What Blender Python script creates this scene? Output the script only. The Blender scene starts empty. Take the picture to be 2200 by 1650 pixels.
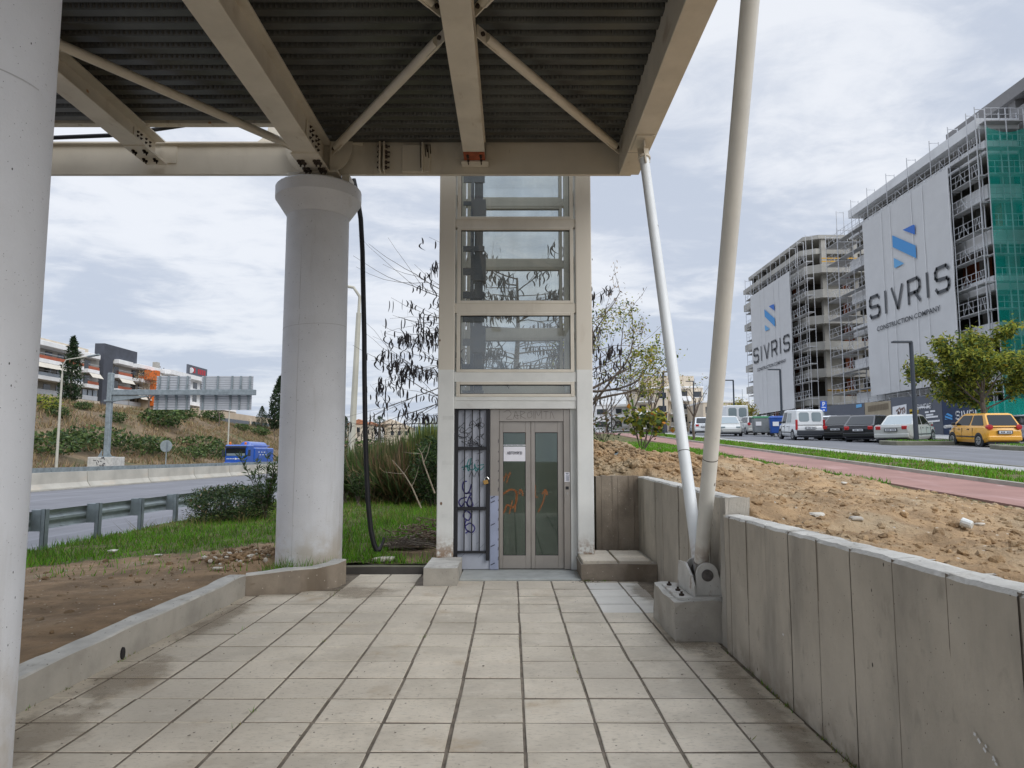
import bpy, math, random
import numpy as np
from mathutils import Vector, Matrix
R = math.radians
random.seed(7)
rng = np.random.default_rng(7)
S = bpy.context.scene
COL = S.collection
H = 1.55                     # eye height
F = 1520.0                   # focal length in photo pixels (2200 wide)
CP = 1 / math.sqrt(1.01); SP = .1 * CP

# ---------- measuring helpers: a photo direction met with a real plane of the place ----------
def ray(px, py):
    xc = (px - 1100) / F; yc = (825 - py) / F
    return (xc, CP - yc * SP, SP + yc * CP)
def onY(px, py, Y):
    a = ray(px, py); k = Y / a[1]; return Vector((a[0] * k, Y, H + a[2] * k))
def onX(px, py, X):
    a = ray(px, py); k = X / a[0]; return Vector((X, a[1] * k, H + a[2] * k))
def lerp(a, b, t): return a + (b - a) * t
def sst(a, b, x):
    t = min(1, max(0, (x - a) / (b - a))); return t * t * (3 - 2 * t)
def interp(x, xs, ys):
    return float(np.interp(x, xs, ys))
def U(a, b): return random.uniform(a, b)

# ---------- value noise for geometry ----------
_perm = np.random.default_rng(3).random((256, 256))
def vnoise(x, y):
    x0 = math.floor(x); y0 = math.floor(y); fx = x - x0; fy = y - y0
    fx = fx * fx * (3 - 2 * fx); fy = fy * fy * (3 - 2 * fy)
    a = _perm[x0 & 255, y0 & 255]; b = _perm[(x0 + 1) & 255, y0 & 255]
    c = _perm[x0 & 255, (y0 + 1) & 255]; d = _perm[(x0 + 1) & 255, (y0 + 1) & 255]
    return (a + (b - a) * fx) * (1 - fy) + (c + (d - c) * fx) * fy - .5
def fbm(x, y, o=4):
    s = 0; a = 1
    for i in range(o):
        s += a * vnoise(x * 2 ** i + 17 * i, y * 2 ** i + 31 * i); a *= .5
    return s

# ---------- materials ----------
def srgb(r, g, b):
    f = lambda c: (c / 255 / 12.92) if c / 255 <= .04045 else ((c / 255 + .055) / 1.055) ** 2.4
    return (f(r), f(g), f(b))
class NT:
    def __init__(s, name):
        s.m = bpy.data.materials.new(name); s.m.use_nodes = True
        s.t = s.m.node_tree; s.t.nodes.clear()
        s.out = s.n('ShaderNodeOutputMaterial')
    def n(s, typ, **kw):
        o = s.t.nodes.new(typ)
        for k, v in kw.items(): setattr(o, k, v)
        return o
    def l(s, a, b): s.t.links.new(a, b)
    def val(s, sock, v):
        if hasattr(v, 'is_output') or isinstance(v, bpy.types.NodeSocket): s.l(v, sock)
        else: sock.default_value = v
    def math(s, op, a, b=0., c=0., clamp=False):
        o = s.n('ShaderNodeMath', operation=op, use_clamp=clamp)
        s.val(o.inputs[0], a); s.val(o.inputs[1], b); s.val(o.inputs[2], c)
        return o.outputs[0]
    def maprange(s, v, a, b, c=0., d=1.):
        o = s.n('ShaderNodeMapRange'); o.interpolation_type = 'SMOOTHSTEP'
        s.val(o.inputs[0], v); s.val(o.inputs[1], a); s.val(o.inputs[2], b); s.val(o.inputs[3], c); s.val(o.inputs[4], d)
        return o.outputs[0]
    def mix(s, f, a, b, typ='MIX'):
        o = s.n('ShaderNodeMix', data_type='RGBA', blend_type=typ)
        s.val(o.inputs[0], f)
        for i, v in ((6, a), (7, b)):
            if isinstance(v, tuple): v = (*v[:3], 1)
            s.val(o.inputs[i], v)
        return o.outputs[2]
    def coord(s, stretch=None, which='Object'):
        c = s.n('ShaderNodeTexCoord').outputs[which]
        if stretch:
            m = s.n('ShaderNodeMapping'); m.inputs['Scale'].default_value = stretch
            s.l(c, m.inputs[0]); c = m.outputs[0]
        return c
    def noise(s, scale, detail=4, rough=.55, stretch=None, dist=0., which='Object'):
        o = s.n('ShaderNodeTexNoise'); o.inputs['Scale'].default_value = scale
        o.inputs['Detail'].default_value = detail; o.inputs['Roughness'].default_value = rough
        o.inputs['Distortion'].default_value = dist
        s.l(s.coord(stretch, which), o.inputs['Vector'])
        return o.outputs[0]
    def vor(s, scale, stretch=None, rnd=1.):
        o = s.n('ShaderNodeTexVoronoi'); o.inputs['Scale'].default_value = scale
        o.inputs['Randomness'].default_value = rnd
        s.l(s.coord(stretch), o.inputs['Vector'])
        return o.outputs['Distance']
    def xyz(s, which='Object'):
        o = s.n('ShaderNodeSeparateXYZ'); s.l(s.coord(None, which), o.inputs[0]); return o.outputs

def mat(name, col, rough=.7, metal=0., var=.12, vs=3., layers=(), bump=0., bs=40., island=0., spec=.4, transl=0., alpha=1., hook=None, bdist=.01, coat=0.):
    """layers: (kind, scale, lo, hi, colour[, stretch]) with kind noise / vor / zabove / zbelow."""
    t = NT(name)
    c = tuple(col)
    if var:
        n = t.noise(vs, 5, .6)
        f = t.maprange(n, .3, .7)
        c = t.mix(f, tuple(x * (1 - var) for x in col), tuple(min(1, x * (1 + var)) for x in col))
    if island:
        g = t.n('ShaderNodeNewGeometry')
        f = t.maprange(g.outputs['Random Per Island'], 0., 1., 1 - island, 1 + island)
        o = t.n('ShaderNodeVectorMath', operation='SCALE'); t.val(o.inputs[0], c if not isinstance(c, tuple) else c[:3]); t.val(o.inputs['Scale'], f)
        c = o.outputs[0]
    for L in layers:
        kind, sc, lo, hi, lc = L[:5]; st = L[5] if len(L) > 5 else None
        if kind == 'noise': f = t.maprange(t.noise(sc, 5, .6, st), lo, hi)
        elif kind == 'vor': f = t.maprange(t.vor(sc, st), lo, hi)
        elif kind == 'zabove': f = t.maprange(t.xyz()[2], lo, hi)
        elif kind == 'zbelow': f = t.math('MULTIPLY', t.maprange(t.xyz()[2], hi, lo), t.maprange(t.noise(sc, 5, .6, st), .35, .6))
        amt = L[6] if len(L) > 6 else 1.
        if amt != 1.: f = t.math('MULTIPLY', f, amt)
        c = t.mix(f, c, lc)
    if hook: c = hook(t, c)
    p = t.n('ShaderNodeBsdfPrincipled')
    t.val(p.inputs['Base Color'], (*c[:3], 1) if isinstance(c, tuple) else c)
    p.inputs['Roughness'].default_value = rough; p.inputs['Metallic'].default_value = metal
    p.inputs['Specular IOR Level'].default_value = spec
    if coat: p.inputs['Coat Weight'].default_value = coat; p.inputs['Coat Roughness'].default_value = .08
    if bump:
        b = t.n('ShaderNodeBump'); b.inputs['Strength'].default_value = bump; b.inputs['Distance'].default_value = bdist
        t.l(t.noise(bs, 6, .65), b.inputs['Height']); t.l(b.outputs[0], p.inputs['Normal'])
    sh = p.outputs[0]
    if transl:
        tr = t.n('ShaderNodeBsdfTranslucent'); t.val(tr.inputs[0], (*c[:3], 1) if isinstance(c, tuple) else c)
        mx = t.n('ShaderNodeMixShader'); mx.inputs[0].default_value = transl
        t.l(sh, mx.inputs[1]); t.l(tr.outputs[0], mx.inputs[2]); sh = mx.outputs[0]
    if alpha < 1:
        tp = t.n('ShaderNodeBsdfTransparent'); mx = t.n('ShaderNodeMixShader'); mx.inputs[0].default_value = alpha
        t.l(tp.outputs[0], mx.inputs[1]); t.l(sh, mx.inputs[2]); sh = mx.outputs[0]
    t.l(sh, t.out.inputs[0])
    return t.m
def glass(name, tint, refl=.1, dirt=.06, dirtcol=(.5, .52, .5)):
    t = NT(name)
    tp = t.n('ShaderNodeBsdfTransparent'); tp.inputs[0].default_value = (*tint, 1)
    gl = t.n('ShaderNodeBsdfGlossy'); gl.inputs['Roughness'].default_value = .02; gl.inputs[0].default_value = (.9, .93, .95, 1)
    lw = t.n('ShaderNodeLayerWeight'); lw.inputs[0].default_value = .25
    f = t.math('MULTIPLY_ADD', lw.outputs['Fresnel'], .7, refl, True)
    m1 = t.n('ShaderNodeMixShader'); t.l(f, m1.inputs[0]); t.l(tp.outputs[0], m1.inputs[1]); t.l(gl.outputs[0], m1.inputs[2])
    df = t.n('ShaderNodeBsdfDiffuse'); df.inputs[0].default_value = (*dirtcol, 1)
    m2 = t.n('ShaderNodeMixShader')
    t.l(t.math('MULTIPLY', t.maprange(t.noise(3, 5, .6, (1, 1, .35)), .25, .75, .4, 1.6), dirt), m2.inputs[0])
    t.l(m1.outputs[0], m2.inputs[1]); t.l(df.outputs[0], m2.inputs[2]); t.l(m2.outputs[0], t.out.inputs[0])
    return t.m

# ---------- mesh builder ----------
class MB:
    def __init__(s): s.v = []; s.f = []; s.m = []
    def add(s, vs, fs, m=0):
        o = len(s.v); s.v += [tuple(v) for v in vs]
        for f in fs: s.f.append([i + o for i in f]); s.m.append(m)
    def box(s, x0, x1, y0, y1, z0, z1, m=0):
        v = [(x0, y0, z0), (x1, y0, z0), (x1, y1, z0), (x0, y1, z0), (x0, y0, z1), (x1, y0, z1), (x1, y1, z1), (x0, y1, z1)]
        s.add(v, [(0, 3, 2, 1), (4, 5, 6, 7), (0, 1, 5, 4), (1, 2, 6, 5), (2, 3, 7, 6), (3, 0, 4, 7)], m); return s
    def bar(s, p, q, w, h, up=(0, 0, 1), m=0):
        p = Vector(p); q = Vector(q); d = (q - p).normalized(); u = Vector(up)
        r = d.cross(u)
        if r.length < 1e-4: r = d.cross(Vector((1, 0, 0)))
        r.normalize(); u = r.cross(d)
        r *= w / 2; u *= h / 2
        v = [p - r - u, p + r - u, p + r + u, p - r + u, q - r - u, q + r - u, q + r + u, q - r + u]
        s.add(v, [(0, 1, 2, 3), (7, 6, 5, 4), (0, 4, 5, 1), (1, 5, 6, 2), (2, 6, 7, 3), (3, 7, 4, 0)], m); return s
    def path(s, pts, r, n=8, m=0, caps=True):
        pts = [Vector(p) for p in pts]; k = len(pts)
        rs = r if isinstance(r, (list, tuple)) else [r] * k
        rings = []; ref = None
        for i, p in enumerate(pts):
            d = (pts[min(i + 1, k - 1)] - pts[max(i - 1, 0)])
            d = d.normalized() if d.length > 1e-9 else Vector((0, 0, 1))
            if ref is None:
                ref = d.cross(Vector((0, 0, 1)))
                if ref.length < 1e-3: ref = d.cross(Vector((1, 0, 0)))
            ref = (ref - d * ref.dot(d))
            if ref.length < 1e-6: ref = d.cross(Vector((0, 1, 0)))
            ref.normalize(); b = d.cross(ref)
            rings.append([p + (ref * math.cos(2 * math.pi * j / n) + b * math.sin(2 * math.pi * j / n)) * rs[i] for j in range(n)])
        v = [q for g in rings for q in g]; f = []
        for i in range(k - 1):
            for j in range(n):
                a = i * n + j; b2 = i * n + (j + 1) % n
                f.append((a, b2, b2 + n, a + n))
        if caps: f.append(tuple(range(n - 1, -1, -1))); f.append(tuple(range((k - 1) * n, k * n)))
        s.add(v, f, m); return s
    def tube(s, p, q, r, r2=None, n=10, m=0): return s.path([p, q], [r, r if r2 is None else r2], n, m)
    def lathe(s, prof, cx=0, cy=0, n=24, m=0, axis='z'):
        v = []; f = []
        for (r, z) in prof:
            for j in range(n):
                a = 2 * math.pi * j / n
                if axis == 'z': v.append((cx + r * math.cos(a), cy + r * math.sin(a), z))
                elif axis == 'y': v.append((cx + r * math.cos(a), z, cy + r * math.sin(a)))
                else: v.append((z, cx + r * math.cos(a), cy + r * math.sin(a)))
        for i in range(len(prof) - 1):
            for j in range(n):
                a = i * n + j; b = i * n + (j + 1) % n; f.append((a, b, b + n, a + n))
        f.append(tuple(range(n - 1, -1, -1))); f.append(tuple(range((len(prof) - 1) * n, len(prof) * n)))
        s.add(v, f, m); return s
    def prism(s, poly, ext, m=0):
        poly = [Vector(p) for p in poly]; e = Vector(ext); n = len(poly)
        v = poly + [p + e for p in poly]
        f = [tuple(range(n - 1, -1, -1)), tuple(range(n, 2 * n))]
        for i in range(n): j = (i + 1) % n; f.append((i, j, j + n, i + n))
        s.add(v, f, m); return s
    def quad(s, a, b, c, d, m=0): s.add([a, b, c, d], [(0, 1, 2, 3)], m); return s
    def ribbon(s, pts, w, n, m=0):
        """flat stroke of width w through pts, lying on a surface with normal n"""
        n = Vector(n); pts = [Vector(p) for p in pts]; L = []; Rr = []
        for i, p in enumerate(pts):
            d = (pts[min(i + 1, len(pts) - 1)] - pts[max(i - 1, 0)]).normalized()
            o = d.cross(n).normalized() * w / 2
            L.append(p + o); Rr.append(p - o)
        k = len(pts)
        s.add(L + Rr, [(i, i + 1, k + i + 1, k + i) for i in range(k - 1)], m); return s
    def build(s, name, mats, parent=None, smooth=False, bevel=0., seg=1, sharp=40):
        me = bpy.data.meshes.new(name)
        off = OFF.get(parent.name, Vector()) if parent else Vector()
        me.from_pydata([(x - off.x, y - off.y, z - off.z) for x, y, z in s.v], [], s.f)
        mats = mats if isinstance(mats, (list, tuple)) else [mats]
        for m in mats: me.materials.append(m)
        if len(mats) > 1: me.polygons.foreach_set('material_index', s.m)
        if smooth:
            me.polygons.foreach_set('use_smooth', [True] * len(me.polygons))
            me.set_sharp_from_angle(angle=R(sharp))
        me.update()
        return link(name, me, parent, bevel, seg)
OFF = {}
def link(name, me, parent=None, bevel=0., seg=1):
    o = bpy.data.objects.new(name, me); COL.objects.link(o)
    if parent:
        o.parent = parent; OFF[o.name] = OFF.get(parent.name, Vector())
    if bevel:
        b = o.modifiers.new('edge', 'BEVEL'); b.width = bevel; b.segments = seg; b.limit_method = 'ANGLE'; b.angle_limit = R(35)
    return o
def tag(o, label=None, cat=None, group=None, kind=None):
    if label: o['label'] = label
    if cat: o['category'] = cat
    if group: o['group'] = group
    if kind: o['kind'] = kind
    return o
def thing(name, label, cat, loc=(0, 0, 0), group=None):
    o = bpy.data.objects.new(name, None); COL.objects.link(o); o.location = loc; o.empty_display_size = .2
    OFF[o.name] = Vector(loc)
    return tag(o, label, cat, group)
def kids(o): return [c for c in ALLKIDS.get(o.name, ())]
ALLKIDS = {}
def dup(root, loc, rotz=0., label=None, scale=None, group=None):
    def cp(o, par):
        c = o.copy(); COL.objects.link(c)
        if par: c.parent = par
        for ch in list(o.children): cp(ch, c)
        return c
    r = cp(root, None); r.location = loc; r.rotation_euler = (0, 0, rotz)
    if scale: r.scale = (scale,) * 3 if not isinstance(scale, (tuple, list)) else scale
    if label: r['label'] = label
    if group: r['group'] = group
    return r
def npmesh(name, V, k, mats, parent=None, mi=None):
    """V: (n,k,3) array of n separate k-gons"""
    n = len(V); me = bpy.data.meshes.new(name)
    off = OFF.get(parent.name, Vector()) if parent else Vector()
    V = (np.asarray(V, float) - np.array(off)).reshape(-1, 3)
    me.vertices.add(n * k); me.vertices.foreach_set('co', V.astype(np.float32).ravel())
    me.loops.add(n * k); me.loops.foreach_set('vertex_index', np.arange(n * k, dtype=np.int32))
    me.polygons.add(n); me.polygons.foreach_set('loop_start', np.arange(0, n * k, k, dtype=np.int32))
    mats = mats if isinstance(mats, (list, tuple)) else [mats]
    for m in mats: me.materials.append(m)
    if mi is not None: me.polygons.foreach_set('material_index', np.asarray(mi, np.int32))
    me.update(calc_edges=True); me.validate()
    return link(name, me, parent)
def leaves(P, size, up=.3, aspect=.45, droop=0., dirs=None):
    """diamond leaves at points P"""
    P = np.asarray(P, float); n = len(P)
    sz = np.asarray(size) if np.ndim(size) else np.full(n, size) * rng.uniform(.6, 1.25, n)
    d = rng.normal(size=(n, 3)) if dirs is None else np.asarray(dirs) + rng.normal(size=(n, 3)) * .25
    if dirs is None: d[:, 2] = d[:, 2] * .6 + up - droop
    d /= np.linalg.norm(d, axis=1)[:, None]
    r = rng.normal(size=(n, 3)); s = np.cross(d, r); s /= np.linalg.norm(s, axis=1)[:, None]
    L = sz[:, None] * d; W = sz[:, None] * s * aspect * .5
    return np.stack([P, P + L * .45 + W, P + L, P + L * .45 - W], 1)
def blades(P, h, w, lean=.35, dirs=None):
    P = np.asarray(P, float); n = len(P)
    h = np.asarray(h) if np.ndim(h) else h * rng.uniform(.5, 1.2, n)
    a = rng.uniform(0, 2 * np.pi, n); s = np.stack([np.cos(a), np.sin(a), np.zeros(n)], 1)
    d = rng.normal(size=(n, 3)) * lean; d[:, 2] = 1
    if dirs is not None: d = d * .5 + dirs
    d /= np.linalg.norm(d, axis=1)[:, None]
    return np.stack([P - s * w / 2, P + s * w / 2, P + d * h[:, None]], 1)
def text_mesh(txt, size, name='lettering', depth=0., bold=0.):
    cu = bpy.data.curves.new(name, 'FONT'); cu.body = txt; cu.size = size; cu.align_x = 'CENTER'; cu.align_y = 'CENTER'
    cu.resolution_u = 3; cu.extrude = depth; cu.offset = bold * size
    o = bpy.data.objects.new(name, cu); COL.objects.link(o)
    dg = bpy.context.evaluated_depsgraph_get(); dg.update()
    me = bpy.data.meshes.new_from_object(o.evaluated_get(dg))
    bpy.data.objects.remove(o); bpy.data.curves.remove(cu)
    return me
def text_on(txt, size, center, ux, uz, mtl, name, parent, width=None, bold=0.):
    """lettering as a flat mesh lying on a surface: ux = reading direction, uz = up"""
    me = text_mesh(txt, size, bold=bold); ux = Vector(ux); uz = Vector(uz)
    xs = [v.co.x for v in me.vertices]; w = (max(xs) - min(xs)) or 1; cx = (max(xs) + min(xs)) / 2
    k = width / w if width else 1
    off = OFF.get(parent.name, Vector()) if parent else Vector()
    for v in me.vertices:
        p = Vector(center) + ux * (v.co.x - cx) * k + uz * v.co.y; v.co = p - off
    me.materials.clear(); me.materials.append(mtl)
    return link(name, me, parent)
# ---------- material library ----------
M = {}
def pits(scale, lo, hi): return ('vor', scale, hi, lo, (.1, .1, .1))
M['column'] = mat('painted_concrete', (.70, .71, .735), .75, var=.05, vs=1.4, bump=.25, bs=60,
                  layers=(('noise', 1.1, .5, .78, (.57, .57, .58), None, .6), ('noise', 2.4, .58, .74, (.50, .49, .475), (1.5, 1.5, .16), .55), ('vor', 16, .07, .045, (.05, .05, .055), (1, 1, .6)), ('noise', 26, .66, .72, (.40, .40, .41), (1, 1, 2.6), .55),
                          ('vor', 40, .085, .055, (.11, .11, .115), (1, 1, .8)), ('zbelow', 2.2, .1, .95, (.42, .35, .25), None, .75)))
M['cream'] = mat('cream_steel', (.63, .575, .475), .5, var=.08, vs=2,
                 layers=(('noise', 1.6, .54, .78, (.43, .35, .25), (1, 1, .35), .7), ('noise', 4.5, .62, .74, (.36, .27, .18), (1.6, .35, .6), .55), ('vor', 2.6, .075, .045, (.42, .2, .07), (1, .7, 1), .85),
                         ('noise', 14, .68, .78, (.3, .24, .17), None, .5)), bump=.06, bs=25)
M['cream_end'] = mat('cream_steel_cool', (.61, .56, .465), .5, var=.07, vs=1.2,
                     layers=(('noise', 2.2, .56, .8, (.4, .34, .27), (1, 1, .3), .55), ('noise', 10, .7, .8, (.2, .15, .1), (1, 1, .4), .6)), bump=.06, bs=25)
M['post'] = mat('lift_post_paint', (.71, .72, .70), .5, var=.05, vs=2.5,
                layers=(('zabove', 1, 2.69, 2.70, (.66, .62, .54)), ('vor', 3.1, .06, .04, (.16, .09, .05), (1, 1, .7)), ('noise', 2.5, .6, .8, (.45, .38, .3), (1, 1, .3), .5),
                        ('zbelow', 16, .22, .55, (.25, .15, .08), None, .9)), bump=.05)
M['frame'] = mat('lift_frame_paint', (.645, .605, .525), .5, var=.06, vs=2.5,
                 layers=(('noise', 3, .58, .8, (.4, .33, .26), (1, 1, .3), .5), ('noise', 12, .7, .82, (.25, .18, .12), None, .6)), bump=.05)
M['lintel'] = mat('lintel_paint', (.66, .67, .65), .5, var=.06, vs=3, layers=(('noise', 5, .6, .8, (.4, .36, .32), (.6, 1, 1), .5),))
M['strut'] = mat('strut_paint', (.70, .685, .63), .42, var=.06, vs=2,
                 layers=(('vor', 5, .07, .045, (.16, .12, .1), (1, 1, .6)), ('noise', 3, .6, .8, (.5, .46, .4), (1, 1, .3), .5), ('zbelow', 9, .02, .42, (.3, .2, .15), None, .8)))
M['strut2'] = mat('strut_paint_white', (.74, .77, .78), .4, var=.05, vs=2,
                  layers=(('vor', 4, .05, .03, (.2, .16, .13), (1, 1, .6)), ('zbelow', 9, .05, .35, (.33, .22, .17), None, .8)))
def deck_hook(t, c):
    x, y, z = t.xyz()[0:3]
    return c
def mk_deck():
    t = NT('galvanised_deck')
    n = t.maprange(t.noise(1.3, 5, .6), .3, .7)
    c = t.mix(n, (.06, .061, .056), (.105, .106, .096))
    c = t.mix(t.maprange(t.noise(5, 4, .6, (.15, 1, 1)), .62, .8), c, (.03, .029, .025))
    x, y = t.xyz()[0:2]
    fy = t.math('FRACT', t.math('DIVIDE', y, .21))
    band = t.math('MULTIPLY', t.maprange(fy, .34, .40), t.maprange(fy, .80, .74))
    sx = t.maprange(t.math('SINE', t.math('MULTIPLY', x, 2 * math.pi / .055)), -.2, .7)
    h = t.math('MULTIPLY', band, sx)
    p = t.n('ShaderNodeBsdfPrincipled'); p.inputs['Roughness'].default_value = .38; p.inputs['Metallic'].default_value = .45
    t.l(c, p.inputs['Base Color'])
    b = t.n('ShaderNodeBump'); b.inputs['Strength'].default_value = 1.; b.inputs['Distance'].default_value = .03
    t.l(h, b.inputs['Height']); t.l(b.outputs[0], p.inputs['Normal']); t.l(p.outputs[0], t.out.inputs[0])
    return t.m
M['deck'] = mk_deck()
M['tile'] = mat('paving_tile', (.60, .54, .445), .85, var=.12, vs=2.2, island=.08, bump=.3, bs=90,
                layers=(('noise', 1.0, .5, .75, (.41, .36, .285), None, .7), ('noise', 24, .52, .70, (.36, .32, .26), (1, 2.2, 1), .6), ('noise', 6, .52, .72, (.66, .61, .52), (1, 1.6, 1), .6), ('noise', 12, .62, .72, (.33, .28, .22), None, .55),
                        ('noise', 1.7, .58, .74, (.40, .29, .17), None, .6), ('noise', .55, .5, .66, (.40, .36, .30), None, .55), ('vor', 9, .07, .045, (.12, .1, .08)), ('vor', 26, .1, .06, (.25, .22, .18), None, .7)))
M['tile_new'] = mat('paving_tile_pale', (.67, .65, .60), .85, var=.06, vs=3, island=.05, bump=.25, bs=90,
                    layers=(('noise', 20, .62, .8, (.48, .47, .44), (1, 2.5, 1), .5),))
M['joint'] = mat('joint_mortar', (.20, .17, .135), .95, var=.3, vs=9, bump=.6, bs=60)
M['sill'] = mat('apron_cement', (.42, .44, .43), .8, var=.12, vs=4, bump=.2, bs=50, layers=(('noise', 6, .6, .8, (.27, .26, .24), None, .6),))
M['conc'] = mat('grey_concrete', (.40, .375, .33), .9, var=.16, vs=2.3, bump=.5, bs=45,
                layers=(('noise', 1.3, .52, .75, (.27, .24, .2), (1, 1, .5), .7), ('vor', 18, .09, .05, (.1, .09, .075)), ('noise', 14, .66, .76, (.17, .14, .11), None, .6)))
M['conc_top'] = mat('weathered_concrete', (.52, .51, .475), .92, var=.16, vs=4, bump=.7, bs=40,
                    layers=(('noise', 7, .58, .74, (.27, .245, .2), (1, .5, 1), .75), ('vor', 14, .12, .07, (.1, .09, .07))))
M['conc_brown'] = mat('stained_concrete', (.28, .235, .185), .92, var=.2, vs=2.6, bump=.5, bs=45,
                      layers=(('noise', 1.6, .5, .7, (.16, .125, .09), (1, 1, .5), .8), ('vor', 12, .1, .05, (.5, .45, .38))))
M['wall_conc'] = mat('board_marked_concrete', (.485, .44, .37), .88, var=.15, vs=1.3, bump=.4, bs=55,
                     layers=(('noise', 2.2, .48, .74, (.27, .25, .22), (1, 1, .3), .75), ('noise', 9, .58, .74, (.30, .27, .23), (1, 1, .6), .5), ('noise', 1.1, .62, .8, (.45, .42, .37), None, .5), ('vor', 7, .06, .035, (.07, .06, .05), (1, 1, .6)),
                             ('vor', 24, .09, .05, (.14, .125, .11)), ('zbelow', 5, .0, .22, (.27, .225, .175), None, .7)))
M['seam'] = mat('board_seam', (.20, .17, .135), .95, var=.3, vs=8)
M['dirt'] = mat('earth', (.25, .168, .095), .98, var=.3, vs=2.5, bump=1., bs=18, bdist=.04,
                layers=(('noise', 1.1, .5, .72, (.33, .25, .165), None, .75), ('noise', 9, .56, .75, (.12, .072, .036), None, .7), ('vor', 11, .13, .07, (.48, .42, .33))))
M['dirt_pale'] = mat('sandy_earth', (.355, .238, .13), .98, var=.3, vs=2.2, bump=1., bs=16, bdist=.05,
                     layers=(('noise', .8, .46, .7, (.44, .345, .225), None, .8), ('noise', 7, .56, .74, (.2, .115, .052), None, .7), ('vor', 8, .11, .06, (.55, .5, .42))))
M['soil'] = mat('soil_under_grass', (.10, .095, .035), .98, var=.35, vs=3, bump=.8, bs=20, bdist=.03, layers=(('noise', 1.2, .5, .7, (.16, .12, .06), None, .6),))
def grassm(name, col, island=.35, tr=.3, **k): return mat(name, col, .65, var=.25, vs=1.5, island=island, transl=tr, spec=.25, **k)
M['grass'] = grassm('grass_blade', (.115, .28, .016))
M['grass_y'] = grassm('grass_blade_dry', (.23, .2, .06))
M['straw'] = grassm('straw', (.26, .19, .10), .4, .15)
M['leaf_dark'] = grassm('leaf_dark', (.035, .065, .022), .45, .2)
M['leaf_mid'] = grassm('leaf_mid', (.075, .12, .03), .45, .3)
M['leaf_ole'] = grassm('leaf_oleander', (.085, .125, .05), .4, .2)
M['leaf_broom'] = grassm('broom_stem', (.10, .14, .048), .45, .2)
M['leaf_brown'] = grassm('broom_dry', (.22, .15, .085), .4, .1)
M['leaf_olive'] = grassm('leaf_olive', (.34, .36, .06), .4, .45)
M['leaf_yel'] = grassm('leaf_yellow', (.36, .27, .035), .4, .4)
M['leaf_or'] = grassm('leaf_orange', (.5, .2, .03), .35, .4)
M['leaf_cyp'] = grassm('cypress_leaf', (.026, .048, .02), .4, .1)
M['bark'] = mat('bark', (.13, .105, .085), .95, var=.3, vs=8, bump=.6, bs=30)
M['bark_pale'] = mat('bark_pale', (.36, .29, .22), .95, var=.2, vs=8)
M['pod'] = mat('seed_pod', (.022, .017, .018), .6, var=.3, vs=9, island=.4)
M['steel'] = mat('stainless', (.39, .36, .33), .34, .6, var=.07, vs=2, layers=(('noise', 3, .6, .8, (.25, .215, .19), (1, 1, .25), .6), ('noise', 9, .7, .8, (.3, .27, .25), None, .5)))
M['galv'] = mat('galvanised', (.36, .41, .42), .5, .35, var=.14, vs=4, layers=(('noise', 12, .62, .8, (.24, .28, .29), None, .6),))
M['galv_dark'] = mat('galvanised_weathered', (.25, .29, .31), .6, .3, var=.18, vs=3, layers=(('noise', 6, .58, .8, (.36, .4, .43), None, .6),))
M['black'] = mat('black_paint', (.018, .018, .022), .45, var=.1)
M['rubber'] = mat('black_rubber', (.012, .012, .015), .55, var=.1)
M['film'] = mat('grey_blue_panel', (.46, .49, .57), .45, var=.06, vs=3, layers=(('noise', 2.5, .6, .75, (.25, .28, .33), None, .5),))
M['film2'] = mat('film_blue', (.33, .37, .50), .45, var=.08, vs=4)
M['paper'] = mat('paper', (.80, .80, .86), .6, var=.03, vs=8)
M['ink'] = mat('ink', (.03, .03, .055), .7, var=0)
M['ink_grey'] = mat('ink_grey', (.18, .2, .26), .7, var=0)
M['brass'] = mat('brass', (.5, .3, .1), .35, .7, var=.1)
M['chrome'] = mat('chrome', (.7, .7, .7), .2, .9, var=0)
M['rust'] = mat('red_primer', (.30, .075, .03), .8, var=.25, vs=9)
M['bolt'] = mat('bolt_dark', (.06, .045, .035), .7, .4, var=.3, vs=20)
M['pin'] = mat('pin_steel', (.13, .12, .115), .55, .6, var=.25, vs=20)
M['spray_o'] = mat('spray_orange', (.48, .15, .035), .6, var=.2, vs=10, alpha=.45)
M['spray_v'] = mat('spray_violet', (.055, .045, .22), .6, var=.2, vs=10, alpha=.88)
M['spray_t'] = mat('spray_teal', (.04, .3, .3), .6, var=.2, vs=10, alpha=.8)
M['spray_k'] = mat('spray_black', (.03, .03, .04), .6, var=.2, vs=10, alpha=.88)
M['spray_g'] = mat('scratched_tag', (.24, .215, .2), .6, var=.2, vs=10, alpha=.8)
M['cabin'] = mat('cabin_panel', (.25, .32, .24), .4, .2, var=.1, vs=2)
M['cabin_d'] = mat('cabin_dark', (.08, .09, .08), .5, var=.1)
M['mast'] = mat('guide_rail_paint', (.10, .115, .14), .5, .2, var=.15, vs=5)
M['glass'] = glass('shaft_glass', (.84, .88, .88), .1, .15)
M['glass_door'] = glass('door_glass', (.50, .66, .56), .09, .06, (.3, .38, .32))
M['car_glass'] = mat('car_glass', (.014, .018, .021), .08, var=0, spec=.3)
M['car_glass_pale'] = mat('car_glass_pale', (.22, .27, .29), .08, var=0, spec=.8)
M['tyre'] = mat('tyre', (.018, .018, .018), .85, var=.15)
M['rim'] = mat('wheel_rim', (.42, .43, .44), .35, .6, var=.05)
M['red_light'] = mat('red_lens', (.42, .015, .02), .15, var=.1, spec=.7)
M['plate'] = mat('number_plate', (.62, .64, .66), .5, var=0)
M['plastic'] = mat('dark_plastic', (.035, .04, .05), .55, var=.05)
def paint(n, c, r=.28): return mat('car_paint_' + n, c, r, 0., var=.03, coat=.6)
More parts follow.
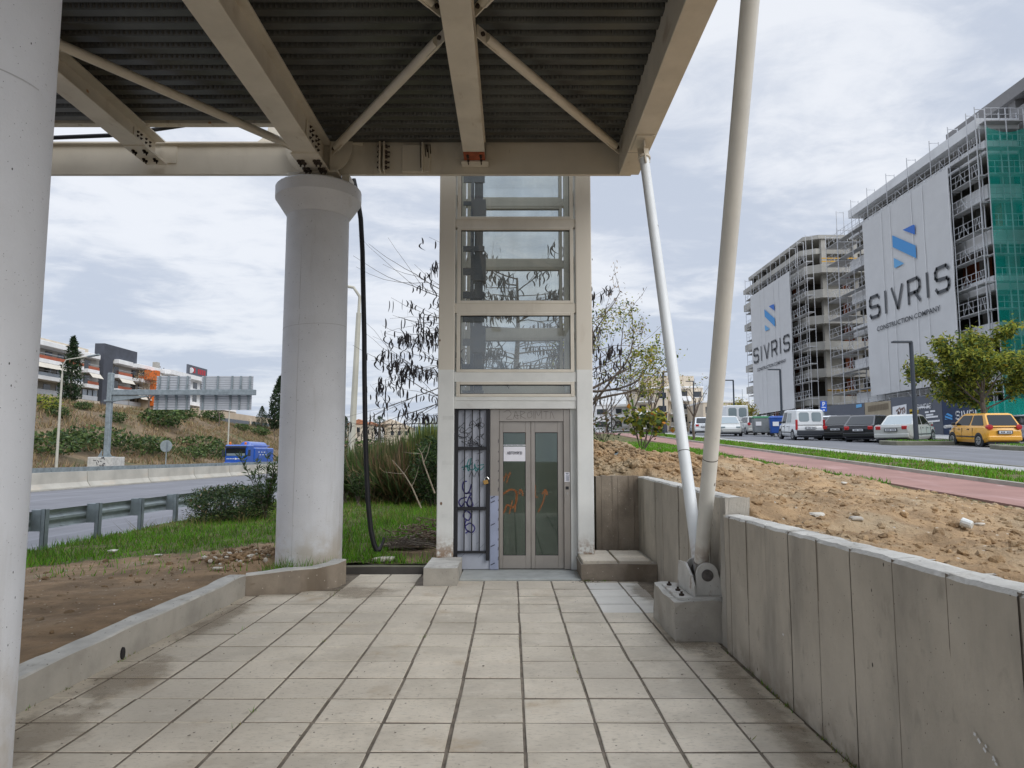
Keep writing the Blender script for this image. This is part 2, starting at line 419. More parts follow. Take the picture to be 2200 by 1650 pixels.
M['p_yellow'] = paint('yellow', (.72, .36, .035)); M['p_white'] = paint('white', (.70, .72, .73)); M['p_black'] = paint('black', (.012, .013, .018))
M['p_silver'] = paint('silver', (.46, .47, .45)); M['p_blue'] = paint('blue', (.015, .09, .42)); M['p_grey'] = paint('grey', (.3, .31, .33))
M['asphalt'] = mat('asphalt', (.155, .158, .168), .9, var=.1, vs=.5, bump=.3, bs=80, layers=(('noise', .35, .52, .75, (.20, .205, .225), (6, .25, 1), .8), ('noise', .8, .6, .8, (.1, .1, .115), (5, .15, 1), .6)))
M['asphalt_hw'] = mat('motorway_asphalt', (.155, .156, .168), .9, var=.1, vs=.5, bump=.3, bs=80, layers=(('noise', .5, .5, .7, (.22, .22, .24), (3, .06, 1), .8), ('noise', .9, .6, .75, (.1, .1, .12), (3, .06, 1), .6)))
M['path_red'] = mat('red_path', (.29, .165, .14), .92, var=.12, vs=.9, bump=.2, bs=60, layers=(('noise', .6, .52, .72, (.42, .27, .25), (2, .5, 1), .7), ('noise', 2.2, .64, .76, (.46, .36, .34), (1, .6, 1), .6)))
M['kerb'] = mat('kerbstone', (.36, .345, .305), .9, var=.15, vs=2, bump=.3, layers=(('noise', 1.3, .58, .75, (.2, .19, .15), None, .7),))
M['kerb_dark'] = mat('kerbstone_mossy', (.17, .165, .125), .9, var=.2, vs=2)
M['kerb_y'] = mat('kerbstone_sandy', (.48, .42, .29), .9, var=.12, vs=2)
M['pave'] = mat('pavement_slab', (.36, .36, .355), .9, var=.12, vs=1.5)
M['ground'] = mat('bare_ground', (.17, .145, .10), .98, var=.3, vs=.1)
M['white'] = mat('white_render', (.78, .785, .79), .8, var=.06, vs=.6)
M['offwhite'] = mat('cream_render', (.60, .525, .42), .85, var=.07, vs=.5)
M['beige'] = mat('beige_render', (.50, .41, .31), .85, var=.08, vs=.5)
M['greyw'] = mat('grey_render', (.36, .345, .315), .85, var=.08, vs=.5)
M['charcoal'] = mat('charcoal_cladding', (.065, .072, .09), .7, var=.12, vs=1)
M['sheet_shade'] = mat('sign_sheet_shaded', (.40, .42, .45), .55, .2, var=.05)  # sign sheet between the ribs, their shadow put into the darker grey
M['bracket'] = mat('bracket_paint', (.55, .54, .51), .55, var=.1, vs=6, layers=(('noise', 9, .56, .7, (.26, .17, .12), None, .8), ('vor', 22, .1, .06, (.12, .09, .07))))
M['form'] = mat('formwork_seam', (.50, .50, .505), .8, var=.1)
M['orange'] = mat('orange_cladding', (.62, .14, .02), .7, var=.08, vs=1)
M['terracotta'] = mat('terracotta_glass', (.38, .10, .045), .5, var=.12, vs=1)
M['awning'] = mat('awning_cloth', (.62, .58, .5), .85, var=.06, vs=1)
M['win'] = mat('window_glass_dark', (.03, .036, .045), .12, var=.2, vs=.4, spec=.7)
M['win_pale'] = mat('window_glass_pale', (.18, .21, .25), .15, var=.2, vs=.4, spec=.7)
M['bconc'] = mat('raw_concrete', (.40, .39, .36), .9, var=.16, vs=.35, layers=(('noise', .9, .56, .75, (.25, .235, .21), (1, 1, .4), .7),))
M['bconc_shade'] = mat('raw_concrete_shaded', (.07, .066, .06), .95, var=.15, vs=.4)  # same concrete, shade of the open floors put into its colour
M['brick'] = mat('hollow_brick', (.33, .10, .045), .9, var=.2, vs=.8, layers=(('noise', 2, .6, .75, (.24, .06, .03), None, .6),))
M['slab_white'] = mat('white_slab_edge', (.70, .71, .72), .8, var=.08, vs=.4)
M['taupe'] = mat('taupe_render', (.22, .215, .215), .85, var=.06, vs=.6)
M['scaf'] = mat('scaffold_steel', (.52, .53, .55), .5, .1, var=.1, vs=1)
M['plank'] = mat('scaffold_deck', (.42, .42, .42), .8, var=.12, vs=1)
M['banner'] = mat('banner_mesh', (.57, .575, .58), .8, var=.03, vs=.5, layers=(('noise', .9, .5, .8, (.62, .625, .63), (1, .3, 1.5), .6), ('noise', .5, .56, .8, (.50, .505, .51), (1, 2, .3), .5)))
M['seam_w'] = mat('banner_seam', (.70, .705, .71), .8, var=0)
M['logo1'] = mat('logo_blue_deep', (.045, .16, .52), .7, var=0); M['logo2'] = mat('logo_blue', (.07, .28, .60), .7, var=0); M['logo3'] = mat('logo_blue_light', (.14, .38, .66), .7, var=0)
M['logo_k'] = mat('logo_grey', (.075, .08, .088), .7, var=0)
M['net'] = mat('green_net', (.0, .42, .33), .8, var=.2, vs=.5, alpha=.52, transl=.2)
M['hoard'] = mat('grey_hoarding', (.10, .11, .135), .7, var=.06, vs=.5); M['hoard2'] = mat('navy_hoarding', (.012, .028, .075), .6, var=.06, vs=.5)
M['hoard3'] = mat('tan_hoarding', (.33, .28, .2), .8, var=.1, vs=.8)
M['signw'] = mat('sign_white', (.72, .73, .75), .6, var=0); M['signblue'] = mat('sign_blue', (.01, .08, .42), .5, var=0); M['signyel'] = mat('sign_yellow', (.5, .36, .04), .6, var=0)
M['pole_dark'] = mat('lamp_post_paint', (.045, .055, .07), .5, var=.06)
M['pole_conc'] = mat('pole_concrete', (.47, .455, .39), .85, var=.1, vs=1.5, layers=(('noise', 3, .62, .8, (.3, .29, .25), (1, 1, .3), .6),))
M['bin_blue'] = mat('bin_blue', (.015, .07, .30), .5, var=.08); M['bin_grey'] = mat('bin_grey', (.25, .27, .28), .5, .3, var=.08); M['bin_green'] = mat('bin_lid_green', (.02, .15, .06), .5, var=.05)
M['hyd'] = mat('hydrant_red', (.45, .02, .03), .45, var=.08)
M['signback'] = mat('aluminium_sign_back', (.50, .52, .55), .55, .2, var=.05, vs=2)
M['hill'] = mat('hillside', (.16, .115, .068), .98, var=.3, vs=.25, bump=1, bs=3, bdist=.2, layers=(('noise', .16, .52, .66, (.075, .085, .03), None, .8), ('noise', .5, .55, .72, (.24, .175, .10), None, .6)))
M['farhill'] = mat('distant_hill', (.075, .10, .105), 1., var=.2, vs=.004)
M['roof_red'] = mat('roof_tile', (.40, .17, .09), .9, var=.15, vs=1)
M['yellow_rail'] = mat('yellow_rail', (.6, .34, .05), .6, var=.1)
M['stone'] = mat('pale_stone', (.55, .52, .46), .9, var=.15, vs=14, bump=.4)
M['beacon'] = mat('orange_beacon', (.6, .16, .02), .3, var=0)
M['cupp'] = mat('plastic_cup', (.62, .64, .62), .3, var=.1, vs=20)
# =================== PAVED FORECOURT ===================
b = MB(); b.box(-3.05, 1.74, .2, 9.48, -.12, -.0085); tag(b.build('joint_bed', M['joint']), kind='structure')
b = MB()
X0 = .069; Y0 = 3.88; P = .411; P0_ = .411
for j in range(-9, 15):
    for i in range(-9, 6):
        ox = .009 * vnoise(j * .7 + i * .1, 3.3)
        x0 = X0 + i * P + ox; x1 = x0 + P; y0 = Y0 + j * P; y1 = y0 + P
        gx = .0095 + .004 * vnoise(i * 3.1, j * .45); gy = .0095 + .002 * vnoise(j * 1.7, i * .6)
        xlim = 1.71 - (.16 if 6.9 < y0 < 8.9 else 0) - .06 * abs(vnoise(j * .9, 8))
        x0 += gx; x1 -= gx; y0 += gy; y1 -= gy
        x1 = min(x1, xlim); x0 = max(x0, -2.99 + .05 * abs(vnoise(j * .8, 1)))
        ymax = 9.42 if x1 < -.95 else (8.93 if x0 > -.7 else 8.93)
        if -1.06 < (x0 + x1) / 2 < -.65 and y1 > 8.6: y1 = 8.6
        if x0 > .8: ymax = 8.9
        if x0 < -2.2: ymax = 8.0 + (x0 + 3) * .45
        y1 = min(y1, ymax)
        if x1 - x0 < .07 or y1 - y0 < .05: continue
        dz = U(-.0015, .0015) - (.0015 if random.random() < .06 else 0); e = .004; t = [U(-.0022, .0022) for _ in range(4)]
        new = 1 if (x0 > .88 and 7.25 < (y0 + y1) / 2 < 8.75)  else 0
        j4 = [U(-.003, .003) for _ in range(8)]
        lo = [(x0, y0, -.05), (x1, y0, -.05), (x1, y1, -.05), (x0, y1, -.05)]
        mid = [(x0 + j4[0], y0 + j4[1], -.004 + dz), (x1 + j4[2], y0 + j4[3], -.004 + dz), (x1 + j4[4], y1 + j4[5], -.004 + dz), (x0 + j4[6], y1 + j4[7], -.004 + dz)]
        top = [(x0 + e, y0 + e, dz + t[0]), (x1 - e, y0 + e, dz + t[1]), (x1 - e, y1 - e, dz + t[2]), (x0 + e, y1 - e, dz + t[3])]
        b.add(lo + mid, [(0, 1, 5, 4), (1, 2, 6, 5), (2, 3, 7, 6), (3, 0, 4, 7)], 2)
        b.add(mid + top, [(0, 1, 5, 4), (1, 2, 6, 5), (2, 3, 7, 6), (3, 0, 4, 7), (4, 5, 6, 7)], new)
tag(b.build('paving', [M['tile'], M['tile_new'], M['joint']]), kind='structure')
b = MB(); b.box(-.655, .86, 8.945, 9.75, -.05, .022); tag(b.build('entrance_apron', M['sill'], bevel=.008), kind='structure')
# soil washed onto the tiles by the kerb, leaf crumbs
pts = []; vv = []
for _ in range(620):
    r = random.random()
    if r < .3: x = -2.95 + abs(random.gauss(0, .16)); y = U(2.5, 7.9)
    elif r < .42: x = 1.66 - abs(random.gauss(0, .09)); y = U(1.8, 6.0)
    elif r < .52: x = random.gauss(-1.3, .6); y = random.gauss(3.9, .6)
    elif r < .7: x = random.gauss(.9, .1); y = random.gauss(8.86, .05)
    else: x = U(-2.8, 1.6); y = U(2.4, 8.8)
    if x < -2.95 or x > 1.68: continue
    s = U(.0025, .008) * (1 if random.random() < .9 else 1.7); a = U(0, 6.28); z = .0035
    vv.append([(x + s * math.cos(a + k * 1.57 + U(-.3, .3)), y + s * math.sin(a + k * 1.57), z + U(0, .006)) for k in range(4)])
tag(npmesh('fallen_crumbs', vv, 4, M['bark']), kind='stuff')
# thin soil wash against the left kerb
def mk_mud():
    t = NT('dried_mud'); p = t.n('ShaderNodeBsdfPrincipled'); p.inputs['Roughness'].default_value = .95
    t.l(t.mix(t.noise(9, 5, .6), (.25, .20, .14), (.36, .30, .225)), p.inputs['Base Color'])
    x, y = t.xyz('Generated')[0:2]
    r = t.math('POWER', t.math('ADD', t.math('POWER', t.math('MULTIPLY_ADD', x, 2., -1.), 2.), t.math('POWER', t.math('MULTIPLY_ADD', y, 2., -1.), 2.)), .5)
    f = t.maprange(t.math('ADD', r, t.math('MULTIPLY_ADD', t.noise(5, 6, .65), 1.5, -.75)), .35, .9, .42, 0.)
    tp = t.n('ShaderNodeBsdfTransparent'); mx = t.n('ShaderNodeMixShader'); t.l(f, mx.inputs[0]); t.l(tp.outputs[0], mx.inputs[1]); t.l(p.outputs[0], mx.inputs[2]); t.l(mx.outputs[0], t.out.inputs[0]); return t.m
M['mud'] = mk_mud()
for k, (cx, cy, rx, ry) in enumerate(((-2.72, 5.15, .36, .75), (-2.80, 6.9, .24, 1.1), (-2.7, 4.0, .4, .9), (1.52, 8.2, .22, .8), (1.58, 4.6, .2, 1.6), (-1.75, 8.2, .5, .5), (1.58, 6.1, .35, .5))):
    x0 = max(-2.96, cx - rx); x1 = min(1.70, cx + rx); b = MB(); b.quad((x0, cy - ry, .0042 + k * .0004), (x1, cy - ry, .0042 + k * .0004), (x1, cy + ry, .0042 + k * .0004), (x0, cy + ry, .0042 + k * .0004)); tag(b.build('dried_mud', M['mud']), kind='stuff')

# =================== KERB WALLS ON THE LEFT ===================
def strip_wall(name, pts, th, z0, ztop, mside, mtop, jit=.006, step=.14):
    """low cast wall along a polyline (left side = outer); ragged top edge"""
    P2 = [Vector((*p, 0)) for p in pts]; C = []; 
    for a, c in zip(P2, P2[1:]):
        n = max(1, int((c - a).length / step))
        C += [a.lerp(c, k / n) for k in range(n)]
    C.append(P2[-1]); zt = ztop if callable(ztop) else (lambda s: ztop)
    L = 0; rows = []
    for i, p in enumerate(C):
        d = (C[min(i + 1, len(C) - 1)] - C[max(i - 1, 0)]).normalized(); n = Vector((-d.y, d.x, 0))
        if i: L += (p - C[i - 1]).length
        z = zt(L) + jit * 1.5 * vnoise(L * 2.3, 4.1)
        q = p + n * th; e = .012
        jj = lambda k: jit * vnoise(L * 5 + k * 7, k * 3.3)
        rows.append([p + Vector((0, 0, z0)), Vector((p.x + jj(1), p.y, z - .012 + jj(2))), Vector((p.x + n.x * e, p.y + n.y * e, z + jj(3))),
                     q - n * e + Vector((0, 0, z + jj(4))), q + Vector((jj(5), 0, z - .014)), q + Vector((0, 0, z0))])
    b = MB(); v = [p for r in rows for p in r]; f = []; m = []
    for i in range(len(rows) - 1):
        for k in range(5):
            a = i * 6 + k; f.append((a, a + 6, a + 7, a + 1)); m.append(0 if k in (0, 4) else 1)
    f.append((0, 1, 2, 3, 4, 5)); m.append(0); e = (len(rows) - 1) * 6; f.append((e + 5, e + 4, e + 3, e + 2, e + 1, e)); m.append(0)
    o = 0; b.v = [tuple(p) for p in v]; b.f = [list(x) for x in f]; b.m = m
    return b.build(name, [mside, mtop])
k1 = strip_wall('kerb_wall', [(-2.99, .4), (-2.97, 4.4), (-2.94, 7.98)], .19, -.1, lambda s: .2 + .004 * s, M['conc'], M['conc_top'], .012)
tag(k1, 'long low grey concrete kerb wall between the tiles and the bare earth', 'kerb wall')
b = MB(); b.lathe([(.035, 0), (.035, .02)], 0, 0, 12, axis='x'); dh = b.build('drain_hole', M['black'], k1)
dh.location = (-2.958 - .012, 5.55, .05); dh.scale = (1, .8, 1.3)
k2 = strip_wall('kerb_wall', [(-2.95, 8.0), (-2.55, 8.12), (-2.25, 8.3), (-2.06, 8.55), (-2.02, 8.8)], .17, -.1, lambda s: .235 + .035 * s, M['conc_brown'], M['conc_top'], .014)
tag(k2, 'short brown stained kerb wall curving round the foot of the white column', 'kerb wall')
k3 = strip_wall('edging_kerb', [(-2.2, 9.46), (-1.04, 9.46)], .1, -.1, .1, mat('wet_concrete', (.075, .07, .065), .6, var=.2), M['kerb_dark'], .004)
tag(k3, 'thin dark wet edging kerb between the grass and the tiles by the lift', 'kerb')

# =================== BASE BLOCKS ===================
def rough_block(name, x0, x1, y0, y1, z0, z1, mats, label, cat, jit=.012, n=5, topm=1):
    b = MB()
    def g(fn, m):
        V = [[fn(i / n, k / n) for k in range(n + 1)] for i in range(n + 1)]
        o = len(b.v); b.v += [p for r in V for p in r]
        for i in range(n):
            for k in range(n): a = o + i * (n + 1) + k; b.f.append([a, a + n + 1, a + n + 2, a + 1]); b.m.append(m)
    def J(x, y, z):
        w = jit if z > z0 + .01 else jit * .4
        s = 1 if (x in (x0, x1)) + (y in (y0, y1)) + (z in (z0, z1)) >= 2 else .35
        return (x + w * s * fbm(y * 7 + z * 5, x * 3 + z * 9, 3), y + w * s * fbm(x * 7 + 5, z * 8 + y, 3), z + w * s * fbm(x * 6 + 3, y * 6 + 8, 3))
    L = lerp
    g(lambda u, v: J(L(x0, x1, u), y0, L(z0, z1, v)), 0); g(lambda u, v: J(x0, L(y1, y0, u), L(z0, z1, v)), 0)
    g(lambda u, v: J(x1, L(y0, y1, u), L(z0, z1, v)), 0); g(lambda u, v: J(L(x1, x0, u), y1, L(z0, z1, v)), 0)
    g(lambda u, v: J(L(x0, x1, u), L(y0, y1, v), z1), topm)
    return tag(b.build(name, mats), label, cat)
rough_block('plinth', -1.055, -.655, 8.61, 9.5, -.02, .203, [M['conc'], M['conc_top']], 'small square grey concrete plinth under the left post of the lift', 'plinth')
st = thing('step_block', 'low concrete step block topped with four pale tiles beside the lift', 'step', (1.3, 9.5, 0))
s_ = rough_block('base', .86, 1.8, 8.93, 10.18, -.02, .205, [M['conc_brown'], M['conc']], None, None, .016)
s_.parent = st; s_.location = (-1.3, -9.5, 0)
b = MB()
for (x0, x1) in ((.87, 1.30), (1.325, 1.72)):
    for (y0, y1) in ((8.95, 9.42), (9.43, 9.93)):
        b.box(x0 + U(0, .012), x1, y0, y1, .2, .24 + U(0, .004))
b.build('top_tile', M['tile'], st, bevel=.006)
rough_block('anchor_block', 1.355, 1.80, 6.06, 6.95, -.02, .33, [M['conc'], M['conc_top']], 'rough concrete anchor block carrying the pinned feet of the tubular struts', 'anchor block', .03, 7)

# =================== RETAINING WALLS ===================
def board_wall(name, xin, th, ya, yb, ztop, label, first, grp, pitch=.405):
    b = MB(); ys = [ya]; y = first
    while y < yb - .03:
        if y > ya + .03: ys.append(y)
        y += pitch
    ys.append(yb)
    for j in range(len(ys) - 1):
        y0 = ys[j] + .0022 + U(0, .0012); y1 = ys[j + 1] - .0022 - U(0, .0012); dx = U(-.003, .003); n = 12
        ln = U(-.006, .006)
        for k in range(n):
            a = lerp(y0, y1, k / n); c = lerp(y0, y1, (k + 1) / n)
            def T(yy): return ztop(yy) + .006 * fbm(yy * 2.1, 2.2, 2) + .007 * fbm(yy * 13, 7.7, 3)
            def E(yy): return xin + dx + .003 + .016 * max(0, fbm(yy * 9, 5.5, 3))
            za, zc = T(a), T(c); zm = .45
            b.quad((xin + dx, a, -.1), (xin + dx, c, -.1), (xin + dx + .003, c, zm), (xin + dx + .003, a, zm), 0)
            b.quad((xin + dx + .003, a, zm), (xin + dx + .003, c, zm), (E(c) - .002, c, zc - .018), (E(a) - .002, a, za - .018), 0)
            b.quad((E(a) - .002, a, za - .018), (E(c) - .002, c, zc - .018), (E(c) + .014, c, zc), (E(a) + .014, a, za), 1)
            b.quad((E(a) + .014, a, za), (E(c) + .014, c, zc), (xin + th * .55, c, zc + .006), (xin + th * .55, a, za + .006), 1)
            b.quad((xin + th * .55, a, za + .006), (xin + th * .55, c, zc + .006), (xin + th + .02 * fbm(c * 4, 1), c, zc - .01), (xin + th + .02 * fbm(a * 4, 1), a, za - .01), 1)
            b.quad((xin + th + .02 * fbm(a * 4, 1), a, za - .01), (xin + th + .02 * fbm(c * 4, 1), c, zc - .01), (xin + th, c, -.1), (xin + th, a, -.1), 0)
        # seam
        yq = ys[j + 1]; sw = U(.002, .0035)
        if j < len(ys) - 2:
            wob = [.003 * fbm(q * .9 + j, 3.3) for q in range(9)]
            for q in range(8):
                z0 = lerp(-.05, T(yq) - .003, q / 8); z1 = lerp(-.05, T(yq) - .003, (q + 1) / 8); w = sw + .006
                b.quad((xin + .0045, yq - w + wob[q], z0), (xin + .0045, yq + w + wob[q], z0), (xin + .0045, yq + w + wob[q + 1], z1), (xin + .0045, yq - w + wob[q + 1], z1), 2)
            b.quad((xin + .008, yq - .012, T(yq) - .004), (xin + .008, yq + .012, T(yq) - .004), (xin + th, yq + .012, T(yq) - .004), (xin + th, yq - .012, T(yq) - .004), 1)
    z = ztop(ya); b.quad((xin + .004, ya + .002, -.1), (xin + th, ya + .002, -.1), (xin + th, ya + .002, z), (xin + .004, ya + .002, z), 0)
    z = ztop(yb); b.quad((xin, yb, -.1), (xin, yb, z), (xin + th, yb, z), (xin + th, yb, -.1), 0)
    return tag(b.build(name, [M['wall_conc'], M['conc_top'], M['seam']]), label, 'retaining wall', grp)
def near_top(y): return 1.065 + .02 * sst(2, 5.5, y) * 0 + .006 * (5.8 - y)
w1 = board_wall('retaining_wall', 1.72, .2, .4, 5.83, near_top, 'long board marked concrete retaining wall running along the right of the tiles', 5.30 - .405 * 20, 'retaining walls')
w2 = board_wall('retaining_wall', 1.80, .2, 6.02, 10.2, lambda y: 1.19 + .013 * (y - 6), 'far stretch of vertical board marked wall behind the tubular struts', 7.78 - .41 * 4, 'retaining walls', .41)
b = MB()
n = 8
for k in range(n):
    x0 = lerp(1.2, 1.82, k / n); x1 = lerp(1.2, 1.82, (k + 1) / n); z = 1.245 + .012 * fbm(k * .9, 4)
    b.box(x0, x1 - (.0 if k % 3 else .004), 10.2 + .004 * (k % 3), 10.4, 0, z)
tag(b.build('retaining_wall', M['conc_brown']), 'short brown damp cross wall closing the corner right of the lift', 'retaining wall', 'retaining walls')
pl_ = rough_block('wall_pilaster', 1.738, 1.93, 5.845, 6.015, -.05, 1.195, [M['conc'], M['conc_top']], 'rough concrete pilaster where the near and far retaining walls meet', 'pilaster', .03, 9)
# chalky paint splashes on the near wall
b = MB()
for (y, z, s) in ((2.64, .36, .05), (2.66, .3, .035), (2.70, .5, .03), (2.62, .47, .02), (4.6, .42, .015)):
    for k in range(5):
        yy = y + U(-s, s); zz = z + U(-s, s) * .7; b.ribbon([(1.7125 - .0005 * k, yy, zz), (1.7125 - .0005 * k, yy + U(.004, s * .5), zz + U(-s, s) * .4)], .006 + s * .18, (1, 0, 0))
b.build('paint_splash', M['signw'], w1)

# =================== ROUND COLUMNS ===================
CX = -2.62
def column(Y, label):
    t = thing('round_column', label, 'column', (CX, Y, 0), 'round concrete columns')
    b = MB(); n = 48; prof = [(.415, -.2), (.415, .9), (.413, 2.2), (.41, 3.4), (.408, 4.72)]
    b.lathe(prof, CX, Y, n); b.build('shaft', M['column'], t, smooth=True)
    b = MB(); b.lathe([(.408, 4.722), (.56, 4.95), (.565, 4.96), (.565, 5.11), (.55, 5.13)], CX, Y, 32); b.build('capital', M['column'], t, smooth=True, sharp=20)
    b = MB(); b.box(CX - .3, CX + .3, Y - .3, Y + .3, 5.13, 5.165); b.box(CX - .24, CX + .24, Y - .24, Y + .24, 5.165, 5.24); b.box(CX - .33, CX + .33, Y - .34, Y + .34, 5.24, 5.274)
    b.build('bearing_plate', M['cream'], t)
    b = MB(); zz = [.25, .9, 2.2, 3.2, 3.4, 4.74]; rr = [np.interp(z, [-.2, .9, 2.2, 3.4, 4.76], [.415, .415, .413, .41, .408]) for z in zz]
    for k in range(5): b.ribbon([(CX - .10, Y - math.sqrt(rr[k] ** 2 - .01) - .0012, zz[k]), (CX - .10 + .004 * k, Y - math.sqrt(rr[k + 1] ** 2 - .01) - .0012, zz[k + 1])], .006, (0, 1, 0))
    for k in range(40):
        a0 = -math.pi * k / 40; a1 = -math.pi * (k + 1) / 40; b.quad(*[(CX + .4118 * math.cos(a), Y + .4118 * math.sin(a), z + .03 * math.cos(a)) for a, z in ((a0, 3.21), (a1, 3.21), (a1, 3.216), (a0, 3.216))])
    b.build('formwork_seam', M['form'], t)
    return t
column(3.15, 'white pitted concrete column cut off by the left edge of the photo')
column(9.3, 'white round concrete column with a flared capital left of the lift')

# =================== CANOPY STEELWORK ===================
def ibeam(name, x, w, y0, y1, z0, z1, label, m, tf=.018, tw=.014, group='longitudinal roof beams'):
    t = thing(name, label, 'steel beam', (x, (y0 + y1) / 2, z0), group)
    b = MB(); b.box(x - w / 2, x + w / 2, y0, y1, z0, z0 + tf); b.build('bottom_flange', m, t, bevel=.003)
    b = MB(); b.box(x - w / 2, x + w / 2, y0, y1, z1 - tf, z1); b.build('top_flange', m, t)
    b = MB(); b.box(x - tw / 2, x + tw / 2, y0, y1, z0 + tf, z1 - tf); b.build('web', m, t)
    return t
YD0 = -3.0
def bolts(mb, pts, r=.016, h=.04, d=(0, 0, -1)):
    for p in pts:
        p = Vector(p); D = Vector(d); mb.tube(p, p + D * h * .45, r * 1.3, n=6); mb.tube(p + D * h * .45, p + D * h, r * .6, n=6)
g1 = ibeam('column_beam', -2.57, .30, YD0, 9.13, 5.275, 5.70, 'deep cream roof beam ending on the white column capital', M['cream'], .022, .09)
b = MB(); b.box(-2.74, -2.40, 8.42, 9.12, 5.255, 5.274); b.build('splice_plate', M['cream'], g1)
b = MB(); bolts(b, [(-2.57 + sx * (.075 + dx), y, 5.255) for sx in (-1, 1) for y in (8.62, 8.70, 8.86, 8.94) for dx in (0, .05)], .02, .05); b.build('bolt_row', M['bolt'], g1)
b = MB(); b.box(-2.52, -2.508, 8.3, 9.0, 5.32, 5.64); b.build('web_plate', M['cream'], g1)
b = MB(); bolts(b, [(-2.508, y, z) for y in (8.42, 8.52, 8.68, 8.78) for z in (5.38, 5.46, 5.54, 5.6)], .014, .03, (1, 0, 0)); b.build('bolt_row', M['bolt'], g1)
gc = ibeam('centre_beam', -.49, .28, YD0, 9.05, 5.42, 5.70, 'rust spotted cream roof beam above the lift door', M['cream'], .016, .24)
b = MB(); b.box(-.628, -.352, 8.74, 9.12, 5.412, 5.4185); b.build('primer_plate', M['rust'], gc)
b = MB(); bolts(b, [(-.49 + sx * .085, y, 5.412) for sx in (-1, 1) for y in (8.82, 8.87, 8.97, 9.02)], .014, .045); b.build('bolt_row', M['bolt'], gc)
b = MB(); b.box(-.67, -.31, 8.98, 9.145, 5.385, 5.41); b.build('seat_bracket', M['cream'], gc, bevel=.004)
b = MB()
for sx in (-1, 1): b.prism([(-.49 + sx * .145, 9.13, 5.50), (-.49 + sx * .27, 9.13, 5.50), (-.49 + sx * .27, 9.13, 5.60), (-.49 + sx * .20, 9.13, 5.69), (-.49 + sx * .145, 9.13, 5.69)], (0, .012, 0))
b.build('gusset_plate', M['cream'], gc)
gl = ibeam('side_beam', -4.75, .28, YD0, 9.05, 5.42, 5.70, 'cream roof beam reaching the end beam beside the far left column', M['cream'], .016, .012)
b = MB(); b.box(-4.89, -4.61, 8.55, 9.12, 5.408, 5.4185); b.build('splice_plate', M['cream'], gl)
b = MB(); bolts(b, [(-4.75 + sx * (.07 + dx), y, 5.408) for sx in (-1, 1) for y in (8.66, 8.72, 8.92, 8.98) for dx in (0, .0)], .015, .045); b.build('bolt_row', M['bolt'], gl)
b = MB(); b.box(-4.744, -4.732, 8.5, 9.0, 5.46, 5.64); b.build('web_plate', M['cream'], gl)
b = MB(); bolts(b, [(-4.732, y, z) for y in (8.58, 8.66, 8.78, 8.88) for z in (5.5, 5.56, 5.61)], .012, .025, (1, 0, 0)); b.build('bolt_row', M['bolt'], gl)
b = MB(); b.prism([(-4.72, 9.14, 5.44), (-4.5, 9.14, 5.44), (-4.5, 9.14, 5.7), (-4.72, 9.14, 5.72)], (0, .01, 0)); b.build('gusset_plate', M['cream'], gl)
# box edge girder on the right
t = thing('edge_girder', 'broad cream box girder along the right edge of the canopy', 'steel beam', (1.565, 4.5, 5.28), 'longitudinal roof beams')
b = MB(); b.box(1.434, 1.70, YD0, 9.16, 5.282, 5.95); b.build('box_section', M['cream'], t, bevel=.006)
b = MB(); b.box(1.46, 1.675, 7.95, 8.35, 5.262, 5.2815); b.box(1.56, 1.574, 8.02, 8.3, 5.17, 5.262); b.build('strut_bracket', M['cream'], t)
b = MB(); b.box(1.433, 1.701, 8.45, 8.456, 5.2805, 5.2815); b.build('weld_line', M['bolt'], t)
t = thing('edge_girder', 'mostly hidden cream box girder on the left edge of the canopy', 'steel beam', (-6.7, 4.5, 5.28), 'longitudinal roof beams')
b = MB(); b.box(-6.83, -6.57, YD0, 9.13, 5.282, 5.95); b.build('box_section', M['cream'], t, bevel=.006)
# end beam
t = thing('end_beam', 'long cream cross beam resting on the column in front of the lift', 'steel beam', (-2.5, 9.3, 5.28))
b = MB(); b.box(-9.6, -2.45, 9.15, 9.163, 5.305, 5.70); b.box(-2.45, 1.434, 9.15, 9.163, 5.305, 5.775); b.build('web', M['cream_end'], t)
b = MB(); b.box(-9.6, 1.60, 9.148, 9.205, 5.285, 5.305); b.build('bottom_flange', M['cream_end'], t, bevel=.003)
b = MB(); b.box(-9.6, -2.0, 9.10, 9.45, 5.70, 5.722); b.build('top_flange', M['cream_end'], t)
b = MB()
for x in (-1.765, -1.71): b.box(x, x + .022, 9.02, 9.149, 5.30, 5.69)
b.build('flange_joint', M['cream'], t)
b = MB(); bolts(b, [(-1.688, 9.07, z) for z in (5.35, 5.42, 5.5, 5.56, 5.64)], .02, .06, (1, 0, 0)); bolts(b, [(-1.765, 9.07, z) for z in (5.35, 5.42, 5.5, 5.56, 5.64)], .02, .03, (-1, 0, 0)); b.build('bolt_row', M['bolt'], t)
b = MB(); b.box(-1.47, -1.1, 9.12, 9.15, 5.31, 5.69); b.box(-1.2, -1.185, 9.04, 9.12, 5.3, 5.69); b.build('cover_plate', M['cream_end'], t, bevel=.004)
b = MB()
for (x, z0, w) in ((-1.22, 5.33, .012), (-1.165, 5.52, .014), (-1.145, 5.58, .02), (-1.125, 5.50, .012), (-1.10, 5.56, .015)): b.ribbon([(x, 9.035 if x < -1.18 else 9.118, 5.69), (x + .004, 9.035 if x < -1.18 else 9.118, (5.69 + z0) / 2), (x + .012, 9.035 if x < -1.18 else 9.118, z0)], w, (0, 1, 0))
b.build('rust_drip', M['bolt'], t)
